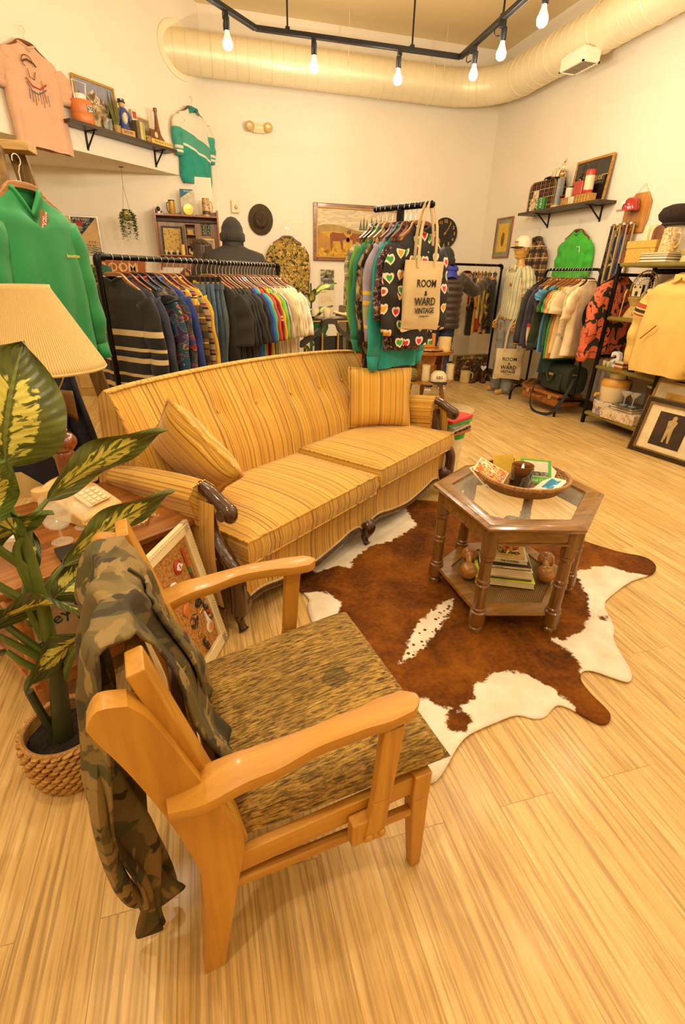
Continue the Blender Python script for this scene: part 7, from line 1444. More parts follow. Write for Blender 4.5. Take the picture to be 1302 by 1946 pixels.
# coral camouflage jacket hung on the left end, cream jacket on the right post
CORAL = blotch([(0, '#2c2214'), (.45, '#2c2214'), (.455, '#d2653f'), (.60, '#7a3a24'), (.63, '#d2653f')], 9, 1, dist=.5, stretch=(1, 1, 1), seed=2.0)
garment('camouflage_jacket', 'coral and black spotted camouflage jacket hanging at the left end of the shelf unit', 'jacket', (4.24, 4.61, 1.60), .12, CORAL, L=.80, W=.25, sl='long', slL=.74, th=.09, neck='collar', hk='dark', cuff=CORAL, seed=31)
cj = garment('track_jacket', 'cream zip jacket with red and black sleeve stripes on the right shelf unit post', 'jacket', (4.0, 3.62, 1.60), RZ+.12, cloth('#dcb660', var=.06), L=.80, W=.28, sl='long', slL=.66, th=.12, neck='collar', hk='tan', seed=33, sleeve_mat=bands('#dcb660', [(-.44, -.405, '#a8401e'), (-.475, -.45, '#2a2014'), (-.505, -.49, '#a8401e')], (.25, 0, 1)), hem_rib=True)
MB().bar((-.16, -.145, -.62), (-.04, -.145, -.50), .014, .004).build('pocket_zip', plain('#9a3a1c', .6), cj)
# pictures leaning in front
t = thing('framed_print', 'gold edged framed print with pale mat leaning behind the smaller picture', 'picture', (4.05, 3.34, 0), RZ+.18); t.rotation_euler.x = radians(-10); f_ = frame_mb(.66, .64, .022, .022); f_.xf(Matrix.Translation((0, 0, .32))); f_.build('gold_frame', plain('#a8803a', .4, .3), t, bevel=.003); MB().box((0, .003, .32), (.62, .004, .60)).build('pale_mat', plain('#d8c296', .7), t); MB().box((0.0, -.001, .36), (.40, .003, .36)).build('print', blotch([(.35, '#d0a048'), (.55, '#c4923c'), (.66, '#7a3a1c')], 5, 2, interp='LINEAR'), t)
t = thing('framed_print', 'dark carved frame with cream mat and dark portrait print in front', 'picture', (3.93, 3.28, 0), RZ+.18); t.rotation_euler.x = radians(-12); f_ = frame_mb(.62, .50, .045, .026); f_.xf(Matrix.Translation((0, 0, .25))); f_.build('carved_frame', plain('#3a2a12', .35, .2, var=.3, vs=40), t, bevel=.006); f_ = frame_mb(.545, .425, .014, .032); f_.xf(Matrix.Translation((0, 0, .25))); f_.build('gold_slip', plain('#8a6a30', .4, .4), t); f_ = frame_mb(.64, .52, .012, .03); f_.xf(Matrix.Translation((0, 0, .25))); f_.build('beaded_edge', plain('#6a4e22', .4, .3, var=.4, vs=90), t)
MB().box((0, .003, .25), (.53, .004, .41)).build('cream_mat', plain('#dcc79c', .7), t); MB().box((-.02, -.001, .25), (.28, .003, .30)).build('dark_print', blotch([(.3, '#241a10'), (.55, '#3a2814'), (.7, '#4a301a')], 6, 3, interp='LINEAR'), t)
MB().prism([(-.03, .14), (-.015, .14), (.0, .22), (.02, .14), (.035, .14), (.03, .28), (.045, .33), (.025, .345), (.03, .37), (.01, .385), (-.01, .37), (-.01, .345), (-.04, .33), (-.03, .27)], 0, .001, RX90, (-.02, -.003, 0)).build('pale_figure', plain('#ad915c', .7, var=.2, vs=30), t)
# ================================================================ people
SKIN_T = plain('#b5763f', .55, var=.08, vs=20)
def body_mesh(par, V, E, root=0, mat=None, name='body'):
    me = bpy.data.meshes.new(name); me.from_pydata([v[:3] for v in V], E, []); ob = bpy.data.objects.new(name, me); COL.objects.link(ob); ob.parent = par
    md = ob.modifiers.new('skin', 'SKIN'); md.use_smooth_shade = True; md.branch_smoothing = .4
    for i, v in enumerate(V):
        s = me.skin_vertices[0].data[i]; s.radius = (v[3], v[4] if len(v) > 4 else v[3]); s.use_root = (i == root)
    sb_ = ob.modifiers.new('sub', 'SUBSURF'); sb_.levels = 1; sb_.render_levels = 2; me.materials.append(mat or SKIN_T); return ob
def hand_chain(V, E, wi, wrist, d, up, side, curl=.5):
    """palm and five bent fingers grown from wrist vertex index wi along direction d; side points to the thumb"""
    w = Vector(wrist); d = Vector(d).normalized(); up = Vector(up).normalized(); s_ = Vector(side).normalized()
    V.append((*(w+d*.05), .026, .018)); p = len(V)-1; E.append((wi, p)); V.append((*(w+d*.085), .03, .015)); q = len(V)-1; E.append((p, q))
    for k, (o, L) in enumerate(((.03, .068), (.010, .078), (-.010, .072), (-.029, .056))):
        a = w+d*.095+s_*o; b = a+d*L*.5-up*L*.18*curl; c = b+d*L*.25*(1-curl)-up*L*.45*curl
        i0 = len(V); V.append((*a, .0095)); V.append((*b, .0085)); V.append((*c, .007)); E += [(q, i0), (i0, i0+1), (i0+1, i0+2)]
    a = w+d*.045+s_*.04; b = a+d*.03+s_*.012-up*.012; c = b+d*.025-up*.016*curl; i0 = len(V); V.append((*a, .011)); V.append((*b, .010)); V.append((*c, .0075)); E += [(p, i0), (i0, i0+1), (i0+1, i0+2)]
def person_body(par, H=1.78, elbR=(.30, .02, 1.15), hanR=(.30, -.1, .92), elbL=(-.30, .02, 1.15), hanL=(-.30, -.1, .92), step=.05, stout=1.0, headturn=0.0):
    k = H/1.78; hd = Vector((sin(headturn)*.02, -.02, 0))
    V = [(0, 0, .95*k, .14*stout, .11*stout), (0, .01, 1.12*k, .13*stout, .10*stout), (0, .01, 1.30*k, .15*stout, .11*stout), (0, .01, 1.44*k, .12, .085), (0, .0, 1.51*k, .058), (0, -.01, 1.56*k, .056), (0, -.015, 1.62*k, .078, .09), (0, -.015, 1.69*k, .082, .098), (0, -.01, 1.755*k, .055, .065)]
    E = [(i, i+1) for i in range(8)]
    def ch(p0, pts):
        a = p0
        for q in pts: V.append(q); E.append((a, len(V)-1)); a = len(V)-1
        return a
    ch(7, [(sin(headturn)*.06, -.105, 1.645*k, .016), (sin(headturn)*.07, -.118, 1.635*k, .013)])      # nose
    for s in (-1, 1): ch(7, [(s*.083, .005, 1.66*k, .02, .012), (s*.092, .012, 1.665*k, .014, .008)])   # ears
    for s, el, ha in ((1, elbR, hanR), (-1, elbL, hanL)):
        sh = Vector((s*.19*stout**.5, .01, 1.435*k)); el = Vector(el); ha = Vector(ha)
        w = ch(3, [(*sh, .06), (*sh.lerp(el, .5), .05), (*el, .04), (*el.lerp(ha, .4), .04), (*ha, .027, .022)])
        d = (ha-el).normalized(); up = Vector((0, 0, 1)); up = (up-d*up.dot(d)); up = up.normalized() if up.length > .1 else Vector((0, -1, 0)); hand_chain(V, E, w, ha, d, up, d.cross(up)*(1 if s < 0 else -1))
    for s in (-1, 1):
        y = s*step; ch(0, [(s*.095, 0, .88*k, .095), (s*.105, y*.3-.01, .68*k, .08), (s*.105, y*.5-.02, .49*k, .056), (s*.11, y*.8+.015, .32*k, .054), (s*.11, y+.01, .09*k, .036), (s*.115, y-.06, .045, .035, .028), (s*.12, y-.16, .03, .036, .02)])
    return body_mesh(par, V, E)
def coat(par, name, mat, H, z0, z1, w_, dp, puff=0, sh=.24, nq=9, flare=1.0):
    m = MB(); rings = []
    nz = 46
    for i in range(nz+1):
        q = i/nz; z = lerp(z0, z1, q); ww = interp([(0, w_*flare), (.35, w_*.97), (.75, w_*1.02), (.88, sh), (.96, .11), (1, .085)], q); dd = interp([(0, dp), (.4, dp*.95), (.8, dp*.95), (.9, dp*.72), (1, .075)], q)
        if puff: b = abs(sin(q*pi*nq))**.55; ww += puff*b*(q < .93); dd += puff*b*(q < .97)
        rings.append([Vector((ww*math.copysign(abs(cos(a))**.75, cos(a)), dd*math.copysign(abs(sin(a))**.8, sin(a))+.005*sin(z*20+a*3), z)) for a in (2*pi*j/32 for j in range(32))])
    m.loft(rings); return m.build(name, mat, par, smooth=180)
def sleeve(par, name, mat, pts, r0, r1, puff=0, n=34, nq=8):
    P = spline([Vector(p) for p in pts], 12); rs = [lerp(r0, r1, k/(len(P)-1))+(puff*abs(sin(k/(len(P)-1)*pi*nq))**.6 if puff else .004*sin(k*.9)) for k in range(len(P))]
    return MB().tube(P, rs, 16).build(name, mat, par, smooth=180)
def trousers(par, mat, k=1.0, step=.05, r=1.0):
    m = MB()
    for s in (-1, 1):
        y = s*step; P = spline([(s*.085, 0, .98*k), (s*.095, 0, .84*k), (s*.105, y*.3, .66*k), (s*.105, y*.5-.01, .48*k), (s*.11, y*.9+.01, .25*k), (s*.112, y+.005, .05)], 6); rr = [interp([(0, .115), (.15, .112), (.4, .09), (.6, .078), (.8, .072), (1, .075)], j/(len(P)-1))*r+.004*sin(j*1.9+s) for j in range(len(P))]; m.tube(P, rr, 16)
    return m.build('trousers', mat, par, smooth=180)
def beanie(par, mat, H, r=.105, fold=True, back=0):
    k = H/1.78; m = MB(); m.lathe([(r*.98, 1.63*k), (r*1.06, 1.66*k), (r*1.07, 1.70*k), (r*1.0, 1.705*k), (r*.98, 1.74*k), (r*.75, 1.79*k), (r*.4, 1.825*k), (r*.1, 1.835*k)], 28, (0, -.012, 0), Matrix.Diagonal((.93, 1.08, 1))); MB().lathe([(r*1.04, 1.625*k), (r*1.15, 1.635*k), (r*1.15, 1.69*k), (r*1.05, 1.70*k)], 28, (0, -.012, 0), Matrix.Diagonal((.93, 1.08, 1)), caps=False).build('beanie_cuff', mat, par, smooth=70); return m.build('beanie', mat, par, smooth=70)
KNIT = bands('#2c261b', [(0, .004, '#191510')], (.7, .7, 0), period=.012)
p1 = thing('person', 'person seen from behind in dark jacket and ribbed beanie by the hutch', 'person', (.43, 5.78, 0), pi-.05)
person_body(p1, 1.88, elbR=(.36, -.05, 1.22), hanR=(.22, -.28, 1.10), elbL=(-.36, -.05, 1.22), hanL=(-.22, -.28, 1.10), stout=1.25)
JK = plain('#2a2118', .75, var=.15, bump=.2, bs=160)
coat(p1, 'work_jacket', JK, 1.88, .72, 1.72, .34, .20, sh=.31)
m = MB(); m.tube([(x, .17-.25*x*x, 1.43-.12*abs(x)) for x in (-.24+.48*k/20 for k in range(21))], .005, 5); m.build('yoke_seam', plain('#1a140e', .8), p1)
for s in (-1, 1): sleeve(p1, 'jacket_sleeve', JK, [(s*.22, .02, 1.50), (s*.34, .02, 1.42), (s*.40, -.05, 1.22), (s*.26, -.28, 1.10)], .11, .065)
MB().lathe([(.10, 1.62), (.108, 1.64), (.104, 1.72), (.095, 1.725)], 24, (0, 0, 0), Matrix.Diagonal((1, 1.05, 1)), caps=False).build('collar', JK, p1, solid=.006)
trousers(p1, cloth('#221d18'), 1.05, .03, 1.2); beanie(p1, KNIT, 1.88, .118)
for s in (-1, 1): MB().box((s*.115, -.07, .035), (.10, .28, .07)).build('shoe', BLACK, p1, bevel=.025)
p2 = thing('person', 'person with long brown hair standing beside the man in the beanie', 'person', (.12, 6.30, 0), pi+.35)
person_body(p2, 1.76, hanR=(.2, -.2, .95), hanL=(-.2, -.2, .95))
HAIR = wood('#1c0f06', '#4a2a12', 'Z', 14, .35, .3)
def hairfn(u, v):
    a = 2*pi*u; z = lerp(1.735, 1.30, max(0, (v-.35)/.65)) if v > .35 else 1.63+.13*cos(v/.35*pi/2); r = .108*sin(min(1, v/.35)*pi/2)+.002 if v < .35 else interp([(.35, .11), (.6, .115), (.85, .12), (1, .10)], v); bk = .5+.5*sin(a)
    rr = r*(1-.0*bk); y = rr*sin(a)*1.1
    if v > .45: y = max(y, .02+.03*cos(a)**2)
    return Vector((rr*cos(a)+.004*sin(a*17), y+.004*sin(a*13), z))
m = MB(); m.grid(hairfn, 48, 26, cu=True); m.build('long_hair', HAIR, p2, smooth=180)
coat(p2, 'sweater', cloth('#5a2a20'), 1.76, .82, 1.54, .21, .13, sh=.19)
for s in (-1, 1): sleeve(p2, 'sweater_sleeve', cloth('#5a2a20'), [(s*.16, 0, 1.42), (s*.25, .0, 1.33), (s*.30, .02, 1.15), (s*.22, -.17, .96)], .07, .05)
trousers(p2, cloth('#2a3040'), .97)
p3 = thing('person', 'person in brown puffer jacket with blue hood and dark beanie reaching for jerseys', 'person', (3.17, 6.45, 0), pi-.25)
# facing away: the local -x side is on the viewer's right
EL = (-.42, -.10, 1.29); HA = (-.70, -.40, 1.42)
person_body(p3, 1.74, elbR=(.28, -.08, 1.16), hanR=(.20, -.3, 1.1), elbL=EL, hanL=HA, step=.06, stout=1.05)
PUFF = plain('#35261a', .42, var=.12, sheen=.2)
coat(p3, 'puffer_jacket', PUFF, 1.74, .82, 1.52, .235, .155, puff=.022, sh=.225, nq=9)
sleeve(p3, 'puffer_sleeve', PUFF, [(-.17, .01, 1.43), (-.27, .0, 1.375), EL, (-.55, -.24, 1.34), (-.67, -.37, 1.405)], .088, .062, puff=.007, nq=7)
sleeve(p3, 'puffer_sleeve', PUFF, [(.17, .01, 1.43), (.26, .0, 1.34), (.29, -.08, 1.16), (.21, -.27, 1.1)], .088, .062, puff=.007, nq=7)
BLUH = plain('#33389a', .75, var=.12, bump=.2)
m = MB(); m.grid(lambda u, v: Vector((.165*cos(2*pi*u)*(1-.25*v), .03+.13*sin(2*pi*u)*(1-.2*v)+.03*(1-v), 1.41+.15*v+.03*sin(2*pi*u)*(1-v)+.012*sin(u*25))), 32, 8, cu=True); m.tube([(.125*cos(a), .02+.115*sin(a), 1.545+.012*sin(a*2)) for a in (2*pi*k/24 for k in range(24))], .034, 10, closed=True); m.build('hood', BLUH, p3, smooth=180)
beanie(p3, KNIT, 1.74, .104); JEAN = blotch([(.3, '#1c2030'), (.5, '#2a3048'), (.7, '#3c435a')], 6, 5, interp='LINEAR')
trousers(p3, JEAN, .94, .06)
m = MB()
for s in (-1, 1): m.box((s*.085, .113, .85), (.11, .012, .12))
m.build('back_pockets', JEAN, p3, bevel=.004)
for s in (-1, 1): shoe_ = MB(); shoe_.box((s*.115, s*.06-.06, .04), (.095, .28, .06)); shoe_.build('sneaker', plain('#c4a070', .6), p3, bevel=.025); MB().box((s*.115, s*.06-.06, .012), (.10, .29, .024)).build('sole', WHITE, p3, bevel=.006)

# ---------------------------------------------------------------- mannequin
mq = thing('mannequin', 'full length tan mannequin in striped shirt and jeans by the arched rack', 'mannequin', (4.0, 6.06, 0), radians(-95))
MQ = plain('#c08f45', .35, var=.04, coat=.2)
def facehead(par, mat, c, sc=1.0):
    m = MB()
    def fn(u, v):
        a = 2*pi*u; s, cc = sin(a), cos(a); z = .24*v; r = interp([(0, .045), (.12, .062), (.3, .078), (.55, .088), (.78, .082), (.93, .05), (1, .006)], v); f = max(0, -s)
        x = r*.86*cc; y = r*1.1*s
        y -= (.026*math.exp(-((v-.42)/.07)**2-(cc/.18)**2)+.008*math.exp(-((v-.25)/.03)**2-(cc/.4)**2)+.014*math.exp(-((v-.1)/.07)**2-(cc/.4)**2)+.008*math.exp(-((v-.62)/.05)**2-(cc/.7)**2))*(s < 0)
        y += .010*math.exp(-((v-.53)/.04)**2)*(math.exp(-((cc-.42)/.18)**2)+math.exp(-((cc+.42)/.18)**2))*(s < 0)
        return Vector((x, y, z))*sc+Vector(c)
    m.grid(fn, 44, 36, cu=True)
    for s in (-1, 1): m.ball((c[0]+s*.08*sc, c[1]+.012, c[2]+.115*sc), (.012, .022, .034), 10, 8)
    return m.build('head', mat, par, smooth=80)
facehead(mq, MQ, (0, -.01, 1.665))
V = [(0, 0, 1.0, .13, .10), (0, .01, 1.2, .12, .09), (0, .01, 1.42, .14, .10), (0, .01, 1.53, .10, .075), (0, .0, 1.62, .052), (0, -.005, 1.70, .05)]; E = [(i, i+1) for i in range(5)]
for s in (-1, 1):
    a = 3
    for q in ((s*.19, .01, 1.515, .052), (s*.235, .03, 1.38, .045), (s*.265, .05, 1.24, .037), (s*.27, .0, 1.10, .035), (s*.265, -.06, .97, .024)): V.append(q); E.append((a, len(V)-1)); a = len(V)-1
    hand_chain(V, E, a, (s*.265, -.06, .97), (0, -.25, -1), (s*.2, -1, .2), (0, -1, 0), .3)
    a = 0
    for q in ((s*.09, 0, .93, .095), (s*.10, -.02, .55, .06), (s*.11, .02, .3, .05), (s*.115, .03, .10, .034), (s*.12, -.05, .045, .035, .028), (s*.125, -.15, .03, .034, .018)): V.append(q); E.append((a, len(V)-1)); a = len(V)-1
body_mesh(mq, V, E, mat=MQ, name='mannequin_body')
STRP = bands('#d2bd8c', [(0, .014, '#7f9a86'), (.03, .036, '#b5a878')], (1, .35, 0), period=.048)
coat(mq, 'striped_shirt', STRP, 1.8, .97, 1.59, .205, .135, sh=.20, flare=1.08)
for s in (-1, 1): sleeve(mq, 'shirt_sleeve', bands('#d2bd8c', [(0, .014, '#7f9a86')], (.3, 1, .1), period=.045), [(s*.14, .01, 1.52), (s*.21, .015, 1.47), (s*.25, .04, 1.34), (s*.262, .05, 1.25)], .08, .088)
MB().grid(lambda u, v: Vector((lerp(-.09, .09, u), -.085-.035*cos((u-.5)*3)-.01*v, 1.60-.06*v*abs(u-.5)*2-.015*v)), 14, 4).build('collar', STRP, mq, smooth=180, solid=.004)
MB().lathe([(.02, 0), (.018, .006), (.003, .007)], 16, (.09, -.137, 1.38), RX90).build('round_pin', plain('#a8502c', .4), mq)
m = MB()
for k in range(7): m.lathe([(.006, 0), (.003, .003)], 8, (0, -.138, 1.05+.075*k), RX90)
m.build('buttons', WHITE, mq)
LJ = blotch([(.3, '#5a5a5c'), (.5, '#86827a'), (.7, '#a39a88')], 4, 4, interp='LINEAR'); trousers(mq, LJ, 1.04, .02, 1.12)
MB().tube([(.165*cos(a), .125*sin(a), .985) for a in (2*pi*k/28 for k in range(28))], .012, 8, closed=True, flat=1.6).build('belt', plain('#8a7a4a', .6), mq); MB().box((.07, -.13, .975), (.05, .012, .03)).build('belt_buckle', BRASS, mq); MB().box((-.05, -.118, .88), (.03, .006, .09)).build('price_tag', plain('#9a5a22', .7), mq)
mc = thing('trucker_cap', 'white trucker cap with dark brim worn by the mannequin', 'headwear', (4.0, 6.06, 1.795), radians(-95)); cap(mc, plain('#e2d2b2', .7, var=.03), plain('#1c1812', .7), .098, .135); text_mb('SNAP-ON', .022, Matrix.Translation((0, -.1005, .06)) @ Matrix.Rotation(pi/2-.1, 4, 'X')).build('printed_words', plain('#a8402c', .7), mc, smooth=0)
tb = tote('cream canvas tote printed with shop name hanging from the mannequin', (3.92, 5.84, .98), radians(-25), .36, W=.36, Hh=.38)
MB().lathe([(.15, 0), (.15, .008), (.01, .012)], 30, (0, 0, 0)).build('stand_base', thin_glass((.9, .85, .7), .4), mq)
# ---------------------------------------------------------------- jersey rack in the corner
jr = thing('clothes_rack', 'black pipe rack of jerseys in the far corner', 'clothes rack', (3.35, 7.30, 0), 0)
MB().tube([(0, 0, 1.62), (1.16, 0, 1.62)], .017, 12).build('rail', PIPE, jr)
for x, d in ((0, 1), (1.16, -1)):
    MB().tube([(x, 0, .06), (x, 0, 1.61)], .017, 12).build('post', PIPE, jr); elbow((x, 0, 1.62), (d, 0, 0), (0, 0, -1)).build('elbow', PIPE, jr)
    MB().tube([(x, -.22, .075), (x, .22, .075)], .017, 10).build('foot', PIPE, jr)
    for y in (-.2, .2): MB().tube([(x-.012, y, .03), (x+.012, y, .03)], .03, 14).build('caster', BLACK, jr)
JG = 'jerseys on the corner pipe rack'
def J(x, nm, lb_, mat, cat, da=0, **k): return garment(nm, lb_, cat, (x, 7.30, 1.62), radians(62)+da, mat, group=JG, seed=int(x*100), **k)
jz = J(3.94, 'basketball_jersey', 'white sleeveless jersey with red number on the corner rack', cloth('#d8c09a'), 'jersey', da=-.75, L=.86, W=.25, sl='none', th=.045, neck='v', hk='dark', collar=cloth('#b84a2a'))
text_mb('5', .30, Matrix.Translation((.06, -.062, -.52)) @ Matrix.Rotation(pi/2, 4, 'X'), bold=.006, xs=.9).build('jersey_number', plain('#b02a1a', .8), jz, smooth=0)
text_mb('5', .30, Matrix.Translation((.068, -.0605, -.528)) @ Matrix.Rotation(pi/2, 4, 'X'), bold=.011, xs=.9).build('number_outline', BLACK, jz, smooth=0)
J(4.07, 'jersey', 'navy jersey with gold panels on the corner rack', bands('#1a1c2c', [(-.62, -.42, '#c9953c')], (.5, 0, 1)), 'jersey', L=.86, W=.25, sl='short', slL=.3, th=.035, hk='tan')
J(4.13, 'jersey', 'golden yellow jersey on the corner rack by the reaching hand', cloth('#d9a02c'), 'jersey', L=.84, W=.25, sl='short', slL=.36, th=.04, hk='red')
J(4.19, 'jacket', 'cream long sleeve jacket with red hem on the corner rack', bands('#dcbf7c', [(-.95, -.72, '#b8281a')]), 'jacket', L=.80, W=.25, sl='long', slL=.68, th=.035, hk='red')
J(4.25, 'jacket', 'pale gold jacket on the corner rack', cloth('#c4a048'), 'jacket', L=.82, W=.245, sl='long', slL=.60, th=.035, hk='dark')
J(4.32, 'camouflage_jacket', 'olive camouflage jacket on the corner rack', camo_mat(['#5a4a20', '#a8843c', '#241c10', '#c4a050'], 8, 1.0), 'jacket', L=.84, W=.25, sl='long', slL=.62, th=.04, hk='tan')
J(4.41, 'jacket', 'dark brown jacket at the right end of the corner rack', cloth('#2c2114'), 'jacket', L=.84, W=.25, sl='long', slL=.64, th=.045, hk='red')
J(3.72, 'jacket', 'black jacket at the left of the corner rack behind the puffer jacket', cloth('#1c1814'), 'jacket', L=.66, W=.22, sl='long', slL=.5, th=.03, hk='dark')
# floor pieces in the corner
t = thing('game_box', 'wide electric football game box standing on the floor under the corner rack', 'box', (4.02, 7.02, 0), .18); MB().box((0, 0, .19), (.62, .08, .38)).build('box_body', plain('#8a7030', .7), t, bevel=.003); MB().box((0, -.041, .19), (.60, .003, .36)).build('box_picture', blotch([(.3, '#3a2a14'), (.44, '#6a5228'), (.5, '#2a2010'), (.56, '#8a2c1a'), (.6, '#b59a60'), (.66, '#4a3a1c')], 14, 3), t)
text_mb('ELECTRIC FOOTBALL', .045, Matrix.Translation((0, -.044, .335)) @ Matrix.Rotation(pi/2, 4, 'X')).build('box_words', plain('#c9a85a', .7), t, smooth=0)
mug('beer_mug', 'cream ceramic mug with green emblem on the floor by the game box', (3.86, 6.83, 0), -.2, .075, .17, plain('#d9bf7c', .4))
shoe('leather_boot', 'left brown leather lace-up boot on the floor by the corner rack', (4.04, 6.85, 0), -.9, .30, BRL, SOLE, 'brown boots on the floor', boot=.07, cat='boot')
shoe('leather_boot', 'right brown leather boot with white heart tag by the corner rack', (4.17, 6.86, 0), -.35, .30, BRL, SOLE, 'brown boots on the floor', boot=.09, cat='boot')
t = thing('heart_tag', 'white heart shaped tag on the right brown boot', 'tag', (4.17, 6.85, .20), -.3); MB().prism([(0, -.04), (.045, .01), (.04, .035), (.02, .04), (0, .022), (-.02, .04), (-.04, .035), (-.045, .01)], -.003, .003, RX90).build('tag_card', WHITE, t)
shoe('sneaker', 'black sneaker on the floor right of the brown boots', (4.30, 6.90, 0), -.5, .27, BLACK, plain('#b59a6a', .6), None)

# ---------------------------------------------------------------- round two tier table
rt = thing('tiered_table', 'two tier round wooden table on turned legs beside the garment stand', 'table', (2.60, 5.55, 0))
OAKT = wood('#7a4515', '#b27628', 'X', 6, .3, .4)
for z, r in ((.655, .30), (.335, .335)): MB().lathe([(r-.02, z-.022), (r, z-.016), (r, z-.004), (r-.012, z), (.003, z)], 48).build('round_top', OAKT, rt, smooth=40)
MB().lathe([(.292, .655), (.295, .668), (.285, .672), (.28, .656)], 48, caps=False).build('gallery_rim', OAKT, rt)
for k in range(3): a = 2.2+2*pi*k/3; MB().prism([(-.11, .335), (.11, .335), (.085, .48), (.11, .64), (-.11, .64), (-.085, .48)], -.01, .01, RX90, (0, 0, 0)).xf(Matrix.Translation((.16*cos(a), .16*sin(a), 0)) @ Matrix.Rotation(a+pi/2, 4, 'Z')).build('upright_panel', OAKT, rt)
for k in range(3):
    a = -.85+2*pi*k/3; tp_ = Vector((.20*cos(a), .20*sin(a), .318)); bt_ = Vector((.27*cos(a), .27*sin(a), 0)); P = [tp_.lerp(bt_, j/14) for j in range(15)]; MB().tube(P, [.026, .022, .028, .02, .028, .022, .03, .029, .027, .025, .022, .02, .018, .024, .016], 12).build('turned_leg', OAKT, rt)
gj = mug('ginger_jar', 'cream ceramic jar painted with flowers on the round table top', (2.76, 5.44, .656), 3, .07, .16, plain('#dcbf80', .3, coat=.4))
bpy.data.objects.remove(gj.children[1])
rbox('orange_box', 'flat orange gift box standing on the round table top', 'box', (2.58, 5.50, .70), (.14, .06, .15), plain('#c47a28', .6))
t = thing('serving_board', 'small round raised wooden board on the round table top', 'board', (2.56, 5.42, .656)); MB().lathe([(.15, .028), (.16, .034), (.155, .042), (.003, .042)], 36).build('round_board', OAKT, t)
for k in range(4): MB().lathe([(.014, 0), (.018, .012), (.012, .028)], 10, (.12*cos(k*pi/2+.7), .12*sin(k*pi/2+.7), 0)).build('little_foot', OAKT, t)
t = thing('napkin_ring_stand', 'small turned wood cup at the right edge of the round table top', 'cup', (2.85, 5.52, .656)); MB().lathe([(.035, 0), (.025, .02), (.03, .045), (.04, .06), (.045, .085), (.04, .085), (.02, .05)], 18).build('wood_cup', OAKT, t)
t = thing('trucker_cap', 'white cap with dark brim and black print on the lower tier of the round table', 'headwear', (2.66, 5.32, .337), -.3); cap(t, plain('#ddc9a2', .7), plain('#1c1a16', .7), .10, .125); text_mb('EBS', .05, Matrix.Translation((-.0, -.103, .06)) @ Matrix.Rotation(pi/2-.1, 4, 'X')).build('printed_words', BLACK, t, smooth=0)
for i, (x, y, lb_) in enumerate(((2.50, 5.33, 'clear vase glass left of the white cap on the round table'), (2.82, 5.36, 'patterned clear tumbler right of the white cap'))):
    t = thing('tall_glass', lb_, 'glass', (x, y, .337)); MB().lathe([(.04, 0), (.05, .02), (.045, .15), (.05, .19), (.048, .19), (.042, .15), (.045, .02)], 22, caps=False).build('glass_body', thin_glass((.95, .82, .5), .4), t)
t = thing('patterned_pouch', 'olive patterned pouch at the left of the lower tier', 'pouch', (2.36, 5.38, .337)); MB().ball((0, 0, .075), (.07, .06, .075), 16, 10).build('pouch_body', blotch([(0, '#5a5a2a'), (.5, '#8a7a3a'), (.6, '#3a3a1c')], 50, 2), t)
rbox('yellow_card_box', 'open yellow box behind the white cap on the lower tier', 'box', (2.68, 5.62, .337), (.30, .12, .15), plain('#d2a63c', .6), .2)
r2 = MB(); r2.lathe([(.003, .006), (.50, .008), (.53, .004), (.53, 0)], 64, (0, 0, 0), Matrix.Diagonal((1, .78, 1)))
t = tag(r2.build('round_rug', blotch([(.3, '#d8c090'), (.53, '#d9c294'), (.57, '#7a4a20'), (.66, '#a8733a')], 3.5, 4, interp='CONSTANT', stretch=(.5, 2, 1), bump=.4), loc=(2.63, 5.35, .001), smooth=40), 'small round cowhide patterned rug under the tiered table', 'rug')
# stool with folded shirts, hat and bin by the sofa arm
t = thing('white_bin', 'white tapered bin with green rim behind the right sofa arm', 'bin', (1.78, 3.30, 0)); MB().lathe([(.10, 0), (.125, .36), (.12, .36), (.095, .01)], 30, caps=False).build('bin_body', plain('#dccdac', .4), t); MB().lathe([(.128, .34), (.13, .385), (.12, .39), (.003, .39)], 30).build('green_lid', plain('#1f9a3c', .4), t)
FT = [('#b5622c', .018, 'rust folded shirt at the bottom of the folded stack'), ('#1c1a18', .02, 'black and white dotted folded shirt in the folded stack'), ('#c9b08a', .02, 'beige folded shirt in the folded stack'), ('#8f8a80', .018, 'grey folded shirt under the green one'), ('#3fb04a', .022, 'bright green folded shirt under the red one'), ('#c4281e', .026, 'red folded t-shirt with faded print on top of the folded stack')]
zz = .391
for i, (col, h_, lb_) in enumerate(FT):
    t = thing('folded_tshirt', lb_, 't-shirt', (1.74+.004*(i % 3), 3.235+.004*((i*2) % 3), zz), .5+.06*(i % 4), 'folded shirts on the white bin')
    m = MB(); m.grid(lambda u, v: Vector(((u-.5)*.30+.004*sin(v*9), lerp(-.115, .115, .5+.5*math.copysign(abs(cos(pi*v))**.7, -cos(pi*v))), h_/2+h_/2*sin(pi*v)*1.0+.002*sin(u*13)*1)), 16, 20); m.box((0, 0, h_*.45), (.295, .222, h_*.8)); m.build('folded_cloth', cloth(col) if i != 1 else blotch([(0, '#1a1816'), (.57, '#1a1816'), (.6, '#d0c09a')], 70, 1), t, smooth=50); zz += h_
t = thing('felt_hat', 'olive brown felt hat lying on the folded shirts behind the sofa arm', 'hat', (1.64, 3.34, zz), .3); MB().lathe([(.155, .006), (.16, .012), (.10, .014), (.092, .03), (.085, .09), (.05, .105), (.003, .10)], 32).build('hat_body', plain('#7a6434', .9, var=.1), t, smooth=70)
